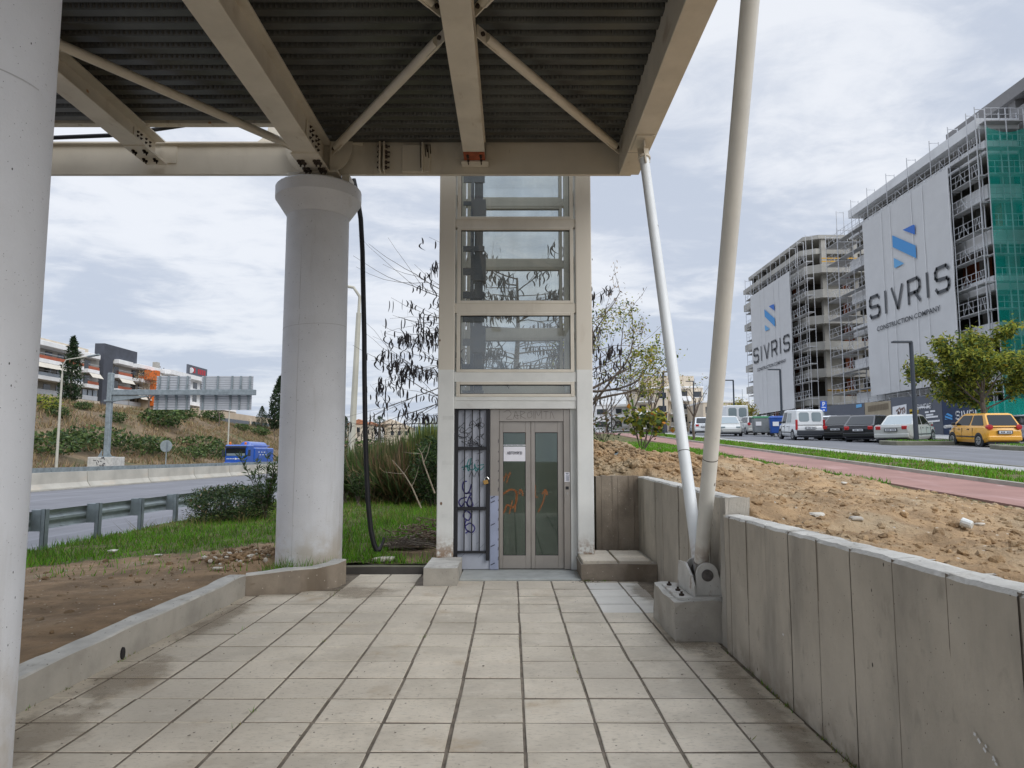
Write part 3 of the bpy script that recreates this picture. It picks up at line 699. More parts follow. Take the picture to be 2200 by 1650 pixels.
# curved gusset plates at the column node
b = MB(); n = 10
def gus(x, y, sx):
    poly = [(x, y, 5.3)] + [(x + sx * (.05 + .30 * (1 - math.cos(1.5708 * k / n))) if 0 else x + sx * (.06 + .24 * math.sin(1.5708 * k / n)), y, 5.3 + .4 * (1 - math.cos(1.5708 * k / n))) for k in range(n + 1)] + [(x, y, 5.7)]
    b.prism(poly, (0, .014, 0))
gus(-2.42, 9.05, 1); gus(-2.72, 9.05, -1)
b.build('node_gusset', M['cream_end'], t)
b = MB(); b.prism([(-2.9, 9.2, 5.27), (-2.36, 9.2, 5.27), (-2.4, 9.2, 5.17), (-2.84, 9.2, 5.17)], (0, .2, 0)); b.box(-2.27, -2.17, 9.12, 9.4, 5.08, 5.27); b.build('bearing_stiffener', M['cream_end'], t)
b = MB(); n = 12
poly = [(-3.55, 9.17, 5.7)] + [(-3.42 + .28 * math.sin(1.5708 * k / n) - .15, 9.17, 5.72 + .28 * (1 - math.cos(1.5708 * k / n))) for k in range(n + 1)] + [(-2.6, 9.17, 6.1), (-2.6, 9.17, 5.7)]
b.prism(poly, (0, .014, 0)); b.build('haunch_plate', M['cream_end'], t)
# roof deck: corrugated sheet
t = thing('roof_deck', 'dark corrugated metal deck forming the underside of the canopy', 'roof deck', (-2.5, 4.4, 5.7))
def corr(x0, x1, y0, y1, name):
    b = MB(); prof = [(0, 0.), (.26, 0.), (.40, .058), (.64, .058), (.78, 0.), (1, 0.)]
    pts = []; k0 = math.floor(y0 / .21); y = k0 * .21
    while y < y1:
        pts += [(y + u * .21, z) for u, z in prof[:-1]]; y += .21
    pts = [(a, z) for a, z in pts if y0 <= a <= y1]
    v = [(x0, a, 5.703 + z) for a, z in pts] + [(x1, a, 5.703 + z) for a, z in pts]; n = len(pts)
    b.add(v, [(i, n + i, n + i + 1, i + 1) for i in range(n - 1)])
    b.box(x0, x1, y0, y1, 5.775, 5.95)
    return b.build(name, M['deck'], t)
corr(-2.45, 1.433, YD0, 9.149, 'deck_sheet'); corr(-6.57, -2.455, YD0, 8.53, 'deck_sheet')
b = MB(); b.box(-6.57, -2.7, 8.535, 8.56, 5.70, 5.76); b.box(-6.57, -2.7, 8.56, 8.64, 5.70, 5.708)
for x in np.arange(-6.3, -2.8, .42): b.bar((x, 8.56, 5.69), (x + .05, 8.78, 5.80), .035, .02)
b.box(-6.57, -2.7, 8.76, 8.78, 5.79, 5.87); b.build('edge_trim', M['cream'], t)
# bracing tubes
def brace(p, q, label):
    p = Vector(p); q = Vector(q); d = (q - p).normalized(); t = thing('brace_tube', label, 'brace', p.lerp(q, .5), 'diagonal bracing tubes')
    b = MB(); b.tube(p + d * .12, q - d * .12, .052, n=16); b.build('tube', M['cream'], t, smooth=True)
    for a, s in ((p, 1), (q, -1)):
        b = MB(); b.bar(a - d * s * .02, a + d * s * .34, .012, .125, (0, 0, 1)); ep = b.build('end_plate', M['cream'], t)
        b = MB(); r = d.cross(Vector((0, 0, 1))); b.tube(a + d * s * .05 - r * .03, a + d * s * .05 + r * .03, .022, n=8); b.build('bolt', M['bolt'], ep)
zb = 5.55
brace((-2.36, 8.98, zb), (-.66, 6.42, zb), 'cream tube brace rising from the column node to the centre beam')
brace((1.40, 8.95, zb), (-.32, 6.36, zb), 'cream tube brace from the right girder corner to the centre beam')
brace((-2.78, 8.98, zb), (-4.62, 6.30, zb), 'cream tube brace on the left between column beam and side beam')
brace((-.66, 6.02, zb), (-2.42, 3.3, zb), 'upper left stub of the cross bracing at the centre beam')
brace((-.32, 6.02, zb), (1.40, 3.3, zb), 'upper right stub of the cross bracing at the centre beam')
# black cables
b = MB(); pts = [(-2.26, 9.75, 5.46), (-2.2, 9.75, 5.2), (-2.145, 9.75, 4.88), (-2.11, 9.75, 4.4), (-2.094, 9.75, 4.0), (-2.06, 9.75, 3.2), (-2.047, 9.75, 2.687), (-2.02, 9.75, 1.9), (-1.995, 9.75, 1.404), (-1.96, 9.75, .9), (-1.914, 9.75, .526), (-1.87, 9.75, .35), (-1.835, 9.76, .27), (-1.80, 9.78, .265), (-1.775, 9.82, .32), (-1.75, 9.86, .42)]
b.path(pts, [.034] * 13 + [.03, .022, .018], 10); tag(b.build('hanging_cable', M['rubber'], smooth=True), 'thick black cable hanging from the end beam down to the grass', 'cable')
b = MB(); b.path([(-6.6, 8.85, 5.63), (-5.9, 8.85, 5.662), (-5.25, 8.85, 5.69), (-4.65, 8.85, 5.77), (-4.2, 8.85, 5.84), (-3.9, 8.85, 5.9)], .028, 8); tag(b.build('slack_cable', M['rubber'], smooth=True), 'black cable slung across the gap between deck and end beam', 'cable')

# =================== STRUTS ON THE PINNED FOOT ===================
foot = Vector((1.672, 6.42, .50))
def strut(top, label, m, r=.06, side=0):
    d = (Vector(top) - foot).normalized(); t = thing('tubular_strut', label, 'strut', foot, 'tubular struts')
    b = MB(); b.tube(foot + d * .13, Vector(top) - d * .12, r, n=24); b.build('tube', m, t, smooth=True)
    a = foot + d * (1.12 if side else 1.15)
    b = MB(); b.tube(a, a + d * .006, r + .0015, n=24); b.build('weld_ring', M['bolt'], t)
    b = MB(); b.bar(foot, foot + d * .28, .02, .1, (1, 0, 0)); b.build('fork_plate', m, t)
    e = Vector(top); b = MB(); b.bar(e - d * .26, e + d * .04, .016, .16, (0, 1, 0)); b.bar(e - d * .2, e + d * .02, .13, .014, (0, 1, 0)); b.build('head_plate', M['cream'], t)
    b = MB(); b.tube(e - d * .15, e - d * .12, r * 1.35, n=16); b.build('collar', M['cream'], t, smooth=True)
strut((1.572, 8.17, 5.19), 'thin bright white strut leaning away to the end of the right girder', M['strut2'], .056)
strut((1.60, 4.22, 5.20), 'off white speckled strut rising steeply towards the camera', M['strut'], .0625, 1)
t = thing('pin_bracket', 'white welded steel bracket with a dark pin on the anchor block', 'bracket', (1.67, 6.4, .33))
b = MB(); b.box(1.40, 1.83, 6.12, 6.78, .326, .352); b.build('base_plate', M['bracket'], t, bevel=.004)
def lug(y):
    b = MB(); n = 14; poly = [(1.57, y, .352), (1.58, y, .53)] + [(1.675 - .095 * math.cos(math.pi * k / n), y, .53 + .095 * math.sin(math.pi * k / n)) for k in range(n + 1)] + [(1.80, y, .45), (1.80, y, .352)]
    b.prism(poly, (0, .026, 0)); return b.build('lug', M['bracket'], t, bevel=.003)
lug(6.2); lug(6.56)
b = MB(); b.prism([(1.535, 6.14, .352), (1.535, 6.72, .352), (1.535, 6.66, .58), (1.535, 6.42, .60), (1.535, 6.22, .52), (1.535, 6.14, .44)], (.022, 0, 0)); b.build('stiffener', M['bracket'], t, bevel=.003)
b = MB(); b.prism([(1.80, 6.14, .352), (1.80, 6.72, .352), (1.80, 6.6, .56), (1.80, 6.2, .5)], (.02, 0, 0)); b.build('stiffener', M['bracket'], t)
b = MB(); b.lathe([(.045, 6.185), (.05, 6.19), (.05, 6.62), (.045, 6.63)], 1.675, .52, 20, axis='y'); b.build('pin', M['pin'], t, smooth=True)
b = MB(); bolts(b, [(1.45, 6.2, .352), (1.45, 6.68, .352), (1.47, 6.42, .352)], .018, .035, (0, 0, 1)); b.build('anchor_bolt', M['bolt'], t)
# =================== GLASS LIFT ===================
L = thing('lift_shaft', 'tall glazed lift shaft with cream steel posts and steel doors', 'lift', (0.045, 10.6, 0))
YF, YB = 9.5, 11.75; ZT = 9.0
XL0, XL1, XR0, XR1 = -1.0, -.78, .872, 1.09
for (x0, x1, y0, y1, z0) in ((XL0, XL1, YF, YF + .22, .2), (XR0, XR1, YF, YF + .22, .24), (XL0, XL1, YB - .22, YB, 0), (XR0, XR1, YB - .22, YB, 0)):
    b = MB(); b.box(x0, x1, y0, y1, z0, ZT); b.build('corner_post', M['post'], L, bevel=.012, seg=2)
b = MB()
for z in (.72, 1.42, 2.02): b.box(-.93, -.785, YF - .003, YF, z, z + .05)
b.build('weld_patch', M['lintel'], L)
gz = [(2.368, 2.494), (2.702, 3.443), (3.65, 4.643), (4.834, 5.70), (5.9, 6.9), (7.1, 8.6)]
edges = [2.167] + [z for g in gz for z in g] + [ZT]
def window(fn, u0, u1, z0, z1, w=.05):
    """framed pane; fn(u, depth, z) -> point, depth measured inwards from the outer face"""
    b = MB()
    def bx(ua, ub, za, zb, d0, d1):
        q = [fn(ua, d0, za), fn(ub, d0, za), fn(ub, d1, za), fn(ua, d1, za), fn(ua, d0, zb), fn(ub, d0, zb), fn(ub, d1, zb), fn(ua, d1, zb)]
        b.add(q, [(0, 3, 2, 1), (4, 5, 6, 7), (0, 1, 5, 4), (1, 2, 6, 5), (2, 3, 7, 6), (3, 0, 4, 7)])
    bx(u0 - w, u0, z0 - w * .8, z1 + w * .8, .0, .09); bx(u1, u1 + w, z0 - w * .8, z1 + w * .8, .0, .09)
    bx(u0, u1, z0 - w * .8, z0, .001, .09); bx(u0, u1, z1, z1 + w * .8, .001, .09)
    fr = b.build('window_frame', M['frame'], L, bevel=.004)
    b = MB(); 
    def gk(ua, ub, za, zb): 
        q = [fn(ua, .030, za), fn(ub, .030, za), fn(ub, .030, zb), fn(ua, .030, zb)]; b.add(q, [(0, 1, 2, 3)])
    g = .008
    gk(u0, u1, z0, z0 + g); gk(u0, u1, z1 - g * 1.6, z1); gk(u0, u0 + g, z0, z1); gk(u1 - g, u1, z0, z1); b.build('gasket', M['black'], fr)
    b = MB(); b.add([fn(u0, .04, z0), fn(u1, .04, z0), fn(u1, .04, z1), fn(u0, .04, z1)], [(0, 1, 2, 3)]); b.build('pane', M['glass'], fr)
faces = {
    'f': (lambda u, d, z: (u, YF + .015 + d, z), -.705, .795),
    'b': (lambda u, d, z: (u, YB - .03 - d, z), -.705, .795),
    'l': (lambda u, d, z: (XL0 + .03 + d, u, z), YF + .28, YB - .28),
    'r': (lambda u, d, z: (XR1 - .03 - d, u, z), YF + .28, YB - .28)}
for k, (fn, u0, u1) in faces.items():
    for (z0, z1) in gz if k == 'f' else gz[1:] + [(.5, 2.3)]:
        window(fn, u0, u1, z0, z1)
# cross rails between the windows
for i in range(0, len(edges), 2):
    z0, z1 = edges[i], edges[i + 1]
    if i == 0: z0 = 2.24
    b = MB(); b.box(XL1 + .001, XR0 - .001, YF + .022, YF + .12, z0 + .036, z1 - .036); b.build('cross_rail', M['lintel'] if i <= 2 else M['frame'], L, bevel=.003)
    if i:
        b = MB(); b.box(XL1 + .001, XR0 - .001, YB - .13, YB - .035, z0 + .036, z1 - .036)
        for xx in ((XL0 + .035, XL0 + .12), (XR1 - .12, XR1 - .035)): b.box(*xx, YF + .221, YB - .221, z0 + .036, z1 - .036)
        b.build('cross_rail', M['frame'], L)
# guide rail mast inside
b = MB(); b.box(-.60, -.47, 11.05, 11.2, .1, 8.8); b.box(-.655, -.61, 11.0, 11.1, .1, 8.8)
for z in np.arange(2.5, 8.5, .38): b.box(-.78, -.44, 11.02, 11.06, z, z + U(.04, .12))
for z in (3.15, 4.3, 5.2): b.box(-.62, -.42, 10.98, 11.24, z, z + .42)
b.build('guide_mast', M['mast'], L)
# right recess plate, lintel
b = MB(); b.box(.79, .871, 9.60, 9.70, .03, 2.23); b.build('jamb_plate', M['lintel'], L)
b = MB(); b.box(-.779, .871, 9.53, 9.70, 2.17, 2.279); b.build('lintel', M['lintel'], L)
# service panel behind the grille
b = MB(); b.box(-.765, -.298, 9.64, 9.69, .03, 2.169); b.build('service_panel', M['film'], L)
b = MB()
for k in range(26):
    x = U(-.74, -.34); z = U(.1, 2.1); l = U(.03, .09); b.ribbon([(x, 9.6385, z), (x + l, 9.6385, z + l * .9)], .004, (0, 1, 0))
b.build('film_crease', M['ink_grey'], L)
# door surround
b = MB()
b.box(-.296, -.175, 9.62, 9.70, .03, 2.168); b.box(.70, .788, 9.62, 9.70, .03, 2.168); b.box(-.174, .699, 9.625, 9.70, 2.0, 2.168)
df = b.build('door_surround', M['steel'], L, bevel=.003)
b = MB(); b.box(-.2955, -.18, 9.617, 9.6195, .03, 1.0); b.build('protective_film', M['film2'], df)
b = MB()
for (z) in (.92, .62, .34, .1, .98): b.ribbon([(-.285, 9.6155, z - .012), (-.23, 9.6155, z + .015)], .012, (0, 1, 0))
for z in np.arange(.15, 1.75, .13): b.ribbon([(-.186, 9.6155, z), (-.183, 9.6155, z + U(.02, .05))], .007, (0, 1, 0))
b.build('film_print', M['ink'], df)
b = MB()       # scratched tag on the header
def curve(pts, y, w, mb, n=(0, 1, 0), k=6):
    """smooth stroke through pixel points on the plane Y=y"""
    Q = [onY(px, py, y) for px, py in pts]; out = []
    for i in range(len(Q) - 1):
        p0 = Q[max(i - 1, 0)]; p1 = Q[i]; p2 = Q[i + 1]; p3 = Q[min(i + 2, len(Q) - 1)]
        for j in range(k):
            t = j / k; out.append(.5 * ((2 * p1) + (p2 - p0) * t + (2 * p0 - 5 * p1 + 4 * p2 - p3) * t * t + (3 * p1 - p0 - 3 * p2 + p3) * t ** 3))
    out.append(Q[-1]); mb.ribbon(out, w, n)
for s in ([(1082, 886), (1092, 881), (1098, 890), (1088, 900), (1101, 901)], [(1103, 900), (1108, 884), (1113, 900), (1105, 893), (1116, 893)], [(1118, 882), (1119, 900)], [(1118, 884), (1128, 886), (1119, 893), (1130, 900)], [(1142, 884), (1134, 888), (1135, 898), (1143, 894), (1141, 886)],
          [(1147, 882), (1147, 900)], [(1150, 900), (1151, 883), (1157, 893), (1163, 883), (1164, 900)], [(1168, 884), (1178, 884)], [(1173, 884), (1173, 900)], [(1182, 900), (1184, 884), (1191, 900)]): curve(s, 9.6215, .006, b)
b.build('scratched_tag', M['spray_g'], df)
# sliding doors
def door(x0, x1, g0, g1, name='door_panel'):
    b = MB(); z0, z1 = .035, 1.998
    b.box(x0, g0, 9.66, 9.69, z0, z1); b.box(g1, x1, 9.66, 9.69, z0, z1); b.box(g0, g1, 9.6601, 9.69, z0, .207); b.box(g0, g1, 9.6601, 9.69, 1.853, z1)
    d = b.build(name, M['steel'], L, bevel=.003)
    b = MB(); b.box(g0, g1, 9.672, 9.674, .207, 1.853); b.build('pane', M['glass_door'], d)
    b = MB()
    for (a, c, e, f) in ((g0, g0 + .007, .207, 1.853), (g1 - .007, g1, .207, 1.853), (g0, g1, .207, .214), (g0, g1, 1.845, 1.853)): b.box(a, c, 9.6685, 9.6715, e, f)
    b.build('gasket', M['black'], d)
    return d
d1 = door(-.172, .254, -.122, .185); d2 = door(.258, .698, .312, .622)
b = MB()
curve([(1080, 1062), (1096, 1052), (1108, 1056), (1110, 1075), (1102, 1090), (1090, 1085), (1084, 1098), (1078, 1104)], 9.667, .026, b)
curve([(1110, 1056), (1106, 1100)], 9.667, .02, b); curve([(1116, 1062), (1117, 1052), (1122, 1056), (1123, 1066)], 9.667, .02, b); curve([(1096, 1014), (1088, 1038)], 9.667, .016, b); curve([(1088, 1016), (1082, 1034)], 9.667, .014, b); curve([(1080, 1026), (1098, 1018)], 9.667, .012, b); curve([(1101, 1075), (1094, 1104)], 9.667, .018, b)
b.build('orange_spray', M['spray_o'], d1)
b = MB(); curve([(1150, 1042), (1150, 1066), (1156, 1068)], 9.667, .018, b); curve([(1165, 1062), (1172, 1052), (1176, 1064)], 9.667, .022, b); curve([(1172, 1056), (1166, 1080), (1156, 1100)], 9.667, .018, b)
b.build('orange_spray', M['spray_o'], d2)
# cabin behind the doors
cab = MB(); cab.box(-.42, .86, 11.0, 11.03, .03, 2.2); cab.box(-.45, -.42, 9.74, 11.03, .03, 2.2); cab.box(.862, .87, 9.74, 11.03, .03, 2.2)
cb = cab.build('cabin_wall', M['cabin'], L)
b = MB(); b.box(-.45, .87, 9.72, 11.03, .0, .03); b.build('cabin_floor', M['cabin_d'], L)
b = MB(); b.box(-.45, .87, 9.72, 11.03, 2.2, 2.3); b.build('cabin_roof', M['lintel'], L)
b = MB(); b.tube((-.4, 10.93, .97), (.6, 10.93, .97), .02, n=8); b.tube((-.4, 10.93, 1.5), (.6, 10.93, 1.5), .008, n=6); b.build('handrail', M['steel'], L)
# landing control panel
b = MB(); b.box(.707, .781, 9.616, 9.6199, .9, 1.18); cp = b.build('control_panel', M['steel'], L, bevel=.002)
b = MB(); b.box(.721, .765, 9.613, 9.6159, 1.085, 1.125); b.build('floor_display', M['black'], cp)
b = MB(); b.box(.735, .753, 9.612, 9.6159, 1.018, 1.042); b.build('call_button', M['chrome'], cp, bevel=.002)
# barred grille
G = thing('grille_gate', 'black barred security gate with graffiti behind it left of the doors', 'gate', (-.53, 9.6, .2))
b = MB(); x0, x1 = -.772, -.305
for (a, c, e, f) in ((x0, x0 + .045, .15, 2.2), (x1 - .045, x1, .15, 2.2)): b.box(a, c, 9.585, 9.625, e, f)
for z in (2.155, 1.615, .81, .245): b.box(x0 + .045, x1 - .045, 9.587, 9.623, z, z + (.045 if z > .5 else .03))
b.build('gate_frame', M['black'], G, bevel=.003)
for k in range(1, 4):
    x = lerp(x0 + .03, x1 - .03, k / 4)
    b = MB(); b.box(x - .008, x + .008, 9.597, 9.613, .25, 2.17); b.build('bar', M['black'], G)
b = MB()
for z in (.35, 1.75, 2.1): b.tube((x0 - .004, 9.59, z), (x0 - .004, 9.59, z + .09), .012, n=8)
b.build('hinge', M['black'], G)
def spray(name, strokes, m, w, label, y=9.6375):
    b = MB()
    for s in strokes: curve(s, y, w, b)
    return b.build(name, m, L)
spray('graffiti', [[(1003, 1034), (996, 1036), (994, 1048), (1000, 1060), (1008, 1056), (1013, 1040)], [(1000, 1060), (1012, 1060), (1006, 1072), (1004, 1086), (1016, 1086), (1010, 1068)], [(1003, 1068), (990, 1072), (986, 1080), (992, 1088), (1000, 1078), (1010, 1092), (1014, 1082)], [(1012, 1090), (1000, 1098), (996, 1110), (1006, 1118), (1012, 1106), (1004, 1098)],
                   [(1002, 1116), (998, 1130), (1010, 1124), (1020, 1134), (1014, 1144), (1002, 1138), (998, 1124)], [(1000, 1146), (1008, 1140)]], M['spray_v'], .019, '')
spray('graffiti', [[(1008, 986), (1004, 1000), (1014, 1010), (1022, 1002)], [(992, 1004), (1004, 1002), (1016, 994)], [(1018, 1000), (1030, 1010), (1040, 1002)], [(1026, 1000), (1040, 998)], [(1020, 996), (1022, 1012), (1030, 1004)], [(995, 1010), (1002, 1000), (1007, 1012), (1012, 984)]], M['spray_t'], .014, '')
rs = random.Random(5); st_ = []
for k in range(24):
    x = rs.uniform(988, 1036); y = rs.uniform(902, 958); st_.append([(x, y), (x + rs.uniform(-10, 12), y + rs.uniform(-8, 8)), (x + rs.uniform(-6, 14), y + rs.uniform(-10, 12)), (x + rs.uniform(-8, 10), y + rs.uniform(-6, 10))])
st_ += [[(988, 928), (992, 918), (998, 924), (992, 930), (986, 924)], [(1000, 926), (1010, 918), (1014, 926), (1004, 932)], [(1018, 918), (1030, 908), (1040, 912), (1034, 920), (1022, 914)], [(1022, 990), (1028, 988), (1026, 994)], [(1026, 975), (1036, 972)], [(1008, 1025), (1014, 1012), (1018, 1024), (1026, 1012), (1030, 1030)]]
spray('graffiti', [[(min(1040, max(985, a)), c) for a, c in s] for s in st_], M['spray_k'], .007, '')
# padlock, notice, sticker: separate things
t = thing('padlock', 'brass padlock hanging on the black barred gate', 'padlock', (-.34, 9.575, 1.14))
p = onY(1044, 1036, 9.575); b = MB()
c_, s_ = math.cos(.3), math.sin(.3)
pr_ = lambda u, v: (p.x + u * c_ - v * s_, 9.56, p.z + u * s_ + v * c_)
b.prism([pr_(-.034, -.026), pr_(.03, -.026), pr_(.03, .03), pr_(-.034, .03)], (0, .024, 0)); b.build('body', M['brass'], t, bevel=.003)
b = MB(); b.path([Vector(pr_(-.0 + .028 * math.cos(a) + .02, .03 + .035 * math.sin(a))) + Vector((0, .012, 0)) for a in np.linspace(3.14, -.3, 9)], .006, 6); b.build('shackle', M['chrome'], t)
t = thing('paper_notice', 'white paper notice reading ΛΕΙΤΟΥΡΓΕΙ taped to the left door glass', 'notice', (.02, 9.667, 1.57))
b = MB(); x0, x1, z0, z1 = -.114, .183, 1.463, 1.66; n = 10
V = [[(lerp(x0, x1, i / n), 9.6655 - .004 * max(0, fbm(i * .6, k * .6)), lerp(z0, z1, k / n)) for k in range(n + 1)] for i in range(n + 1)]
b.v = [p for r in V for p in r]
b.f = [[i * (n + 1) + k, (i + 1) * (n + 1) + k, (i + 1) * (n + 1) + k + 1, i * (n + 1) + k + 1] for i in range(n) for k in range(n)]; b.m = [0] * len(b.f)
b.build('sheet', M['paper'], t, smooth=True)
text_on('ΛΕΙΤΟΥΡΓΕΙ', .05, (.034, 9.659, 1.571), (1, 0, 0), (0, 0, 1), M['ink'], 'lettering', t, width=.205, bold=.025)
b = MB(); b.box(x0 - .004, x1 + .004, 9.664, 9.666, 1.672, 1.687); b.build('tape_strip', M['signw'], t)
b = MB()
for k in range(26):
    xx = lerp(x0, x1 - .012, k / 26); 
    if k % 7 != 3: b.box(xx, xx + .008, 9.6633, 9.6639, 1.676, 1.684)
b.build('small_print', M['ink_grey'], t)
t = thing('instruction_sticker', 'small white instruction sticker above the lift call button', 'sticker', (.74, 9.618, 1.26))
b = MB(); b.box(.706, .779, 9.6165, 9.6195, 1.187, 1.315); b.build('sheet', M['paper'], t, bevel=.001)
b = MB()
b.box(.724, .762, 9.6155, 9.6163, 1.294, 1.304); b.box(.731, .755, 9.6155, 9.6163, 1.281, 1.285); b.box(.722, .774, 9.6155, 9.6163, 1.268, 1.272)
for k in range(11): b.box(.729, .729 + U(.036, .043), 9.6155, 9.6163, 1.2 + k * .0058, 1.2032 + k * .0058)
for z in (1.205, 1.222, 1.237, 1.252): b.lathe([(.0045, 9.6155), (.0045, 9.6163)], .715, z, 10, axis='y')
b.build('printed_lines', M['ink_grey'], t)
# =================== LAND ===================
def zp(y):      # the street plane climbs away from the camera
    return .4 + .049 * y if y < 60 else 3.34 + .033 * (y - 60)
def XP(y): return 6.5 + .03 * y
def WT(y): return interp(y, [-5, 2, 5.8, 6.2, 10, 12.8, 20, 37, 60], [1.0, 1.04, 1.05, 1.17, 1.25, 1.70, 1.84, 2.2, 3.3])
def zright(x, y):
    t = (x - 1.9) / (XP(y) - 1.9); a = max(WT(y), zp(y) - .02) ; z = lerp(a, zp(y) - .03, min(1, max(0, t)))
    return z
def zleft(x, y):
    if x < -3.1: z = .2 - .11 * sst(3.2, 7.2, -x)
    else: z = .12 + .05 * sst(10, 13, y)
    if x < -7.3: z -= .25 * sst(7.3, 7.8, -x)
    return z
def zland(x, y):
    if y < 10.4: return zleft(x, y) if x < 1.15 else zright(x, y)
    s = sst(-.9, 1.5, x) * sst(11.3, 13.2, y) if x < 1.15 else 1.
    return lerp(zleft(x, y), zright(max(x, 1.9), y), s)
def gridmesh(name, xs, ys, zf, m, skip=None, mfun=None, smooth=True):
    V = [(x, y, zf(x, y)) for x in xs for y in ys]; ny = len(ys); f = []; mi = []
    for i in range(len(xs) - 1):
        for k in range(ny - 1):
            x = (xs[i] + xs[i + 1]) / 2; y = (ys[k] + ys[k + 1]) / 2
            if skip and skip(x, y): continue
            a = i * ny + k; f.append((a, a + ny, a + ny + 1, a + 1)); mi.append(mfun(x, y) if mfun else 0)
    me = bpy.data.meshes.new(name); me.from_pydata(V, [], f)
    for q in (m if isinstance(m, (list, tuple)) else [m]): me.materials.append(q)
    if mfun: me.polygons.foreach_set('material_index', mi)
    if smooth: me.polygons.foreach_set('use_smooth', [True] * len(f))
    me.update(); return tag(link(name, me), kind='structure')
def is_dirt(x, y):
    n = .9 * fbm(x * .9, y * .7, 3)
    if x < -2.9 and y < 12.6:
        e = interp(x, [-7.5, -6.2, -4.8, -3.6, -2.9], [8.3, 9.2, 10.3, 11.2, 11.6]); return y < e + n
    return (x + 1.3) ** 2 / .5 + (y - 10.2) ** 2 / .5 < 1 + 2 * n or (x + 1.5) ** 2 + (y - 11.2) ** 2 < .12 + n * .3
ys1 = list(np.arange(-2, 12.5, .11)) + list(np.arange(12.6, 30, .3)) + [32, 36, 42, 50]
def lsk(x, y):
    if y < 8.05 and x > -3.12: return True
    if y < 9.5 and x > -2.2: return True
    if y < 8.9 and x > -3.12 + .0 and x > -2.9 + (y - 8.05) * -.2 and (x > -2.95) and y < 8.15 + (x + 2.95) * .55: return True
    return (-1.02 < x < 1.15 and y < 11.8) or (x > 1.15 and y < 10.35)
gridmesh('verge_ground', list(np.arange(-7.8, 1.95, .11)), ys1, lambda x, y: zland(x, y) + (.035 if is_dirt(x, y) else .05) * fbm(x * 2.2, y * 2.2, 4) - (.35 if x > 1.1 else 0), [M['soil'], M['dirt']], lsk, lambda x, y: 1 if is_dirt(x, y) else 0)
ys2 = list(np.arange(.5, 14, .05)) + list(np.arange(14, 20, .1)) + list(np.arange(20, 60, .5))
def clod(x, y):
    r = 1 if y < 10.35 else 1.3
    edge = sst(1.95, 2.3, x) if y < 10.3 else 1
    return (edge * r * (.10 * fbm(x * 1.5, y * 1.5, 3) + .06 * abs(fbm(x * 5, y * 5, 3)) + .055 * max(0, fbm(x * 11 + 4, y * 11, 3)) - .03)) * (1 - .8 * sst(XP(y) - .9, XP(y) - .05, x))
def is_grass_r(x, y): return y > 13.6 + 1.2 * fbm(x * .8, y * .5, 3) + (.35 * (x - 2.)) * 0 and y > interp(x, [1, 3, 4.5, 6, 8], [13.4, 13.8, 16.5, 20, 24]) or XP(y) - x < .28 + .25 * fbm(y * .8, 2.) and y > 9
gridmesh('earth_bank', list(np.arange(1.16, 8.6, .055)), ys2, lambda x, y: zright(max(x, 1.9), y) + clod(x, y) - (0 if y > 10.4 or x > 1.93 else .3), [M['dirt_pale'], M['soil']],
         lambda x, y: (x < 1.9 and y < 10.3) or x > XP(y) + .05 or (x < 1.9 and y > 12), lambda x, y: 1 if is_grass_r(x, y) else 0)
# ground that carries everything out to the horizon
b = MB(); b.quad((-4000, -300, -1.6), (400, -300, -1.6), (400, 6000, -1.6), (-4000, 6000, -1.6)); tag(b.build('open_ground', M['ground']), kind='structure')
ysS = [-6, 0, 6, 12, 20, 30, 45, 60, 80, 110, 150, 200, 260]
def strip(name, a, c, dz, m, label=None, edge=.2):
    b = MB()
    for y0, y1 in zip(ysS, ysS[1:]):
        p = [(a + .03 * y0, y0, zp(y0) + dz), (c + .03 * y0, y0, zp(y0) + dz), (c + .03 * y1, y1, zp(y1) + dz), (a + .03 * y1, y1, zp(y1) + dz)]
        b.quad(*p); lo = [(x, y, z - edge) for x, y, z in p]
        b.quad(lo[0], p[0], p[3], lo[3]); b.quad(p[1], lo[1], lo[2], p[2])
    return tag(b.build(name, m), kind='structure')
strip('street_ground', 6.0, 400, -.2, M['ground'])
strip('bike_path', 6.5, 8.33, 0, M['path_red']); strip('path_kerb', 8.33, 8.43, .07, M['kerb'])
strip('verge_soil', 8.43, 10.4, .03, M['soil']); strip('edging_stone', 10.4, 10.52, .05, M['kerb_y']); strip('sidewalk', 10.52, 11.42, .045, M['pave'])
strip('street_kerb', 11.42, 11.56, .06, M['kerb_dark']); strip('road', 11.56, 18.2, -.06, M['asphalt']); strip('parking_lane', 18.2, 23.6, -.055, mat('parking_asphalt', (.20, .20, .205), .9, var=.12, vs=.6))
strip('street_kerb', 23.6, 23.75, .07, M['kerb']); strip('sidewalk', 23.75, 34, .06, M['pave'])
for i, (x0, x1, y0, y1) in enumerate(((17.9, 23.0, 33.6, 35.2), (19.6, 24.5, 27.2, 29.6))):
    b = MB(); b.prism([(x0 + .3, y0, zp(y0) - .1), (x1, y0, zp(y0) - .1), (x1, y1, zp(y1) - .1), (x0 + .3, y1, zp(y1) - .1), (x0, (y0 + y1) / 2, zp(y0) - .06)], (0, 0, .24)); tag(b.build('kerb_island', M['kerb_dark'], bevel=.03), kind='structure')
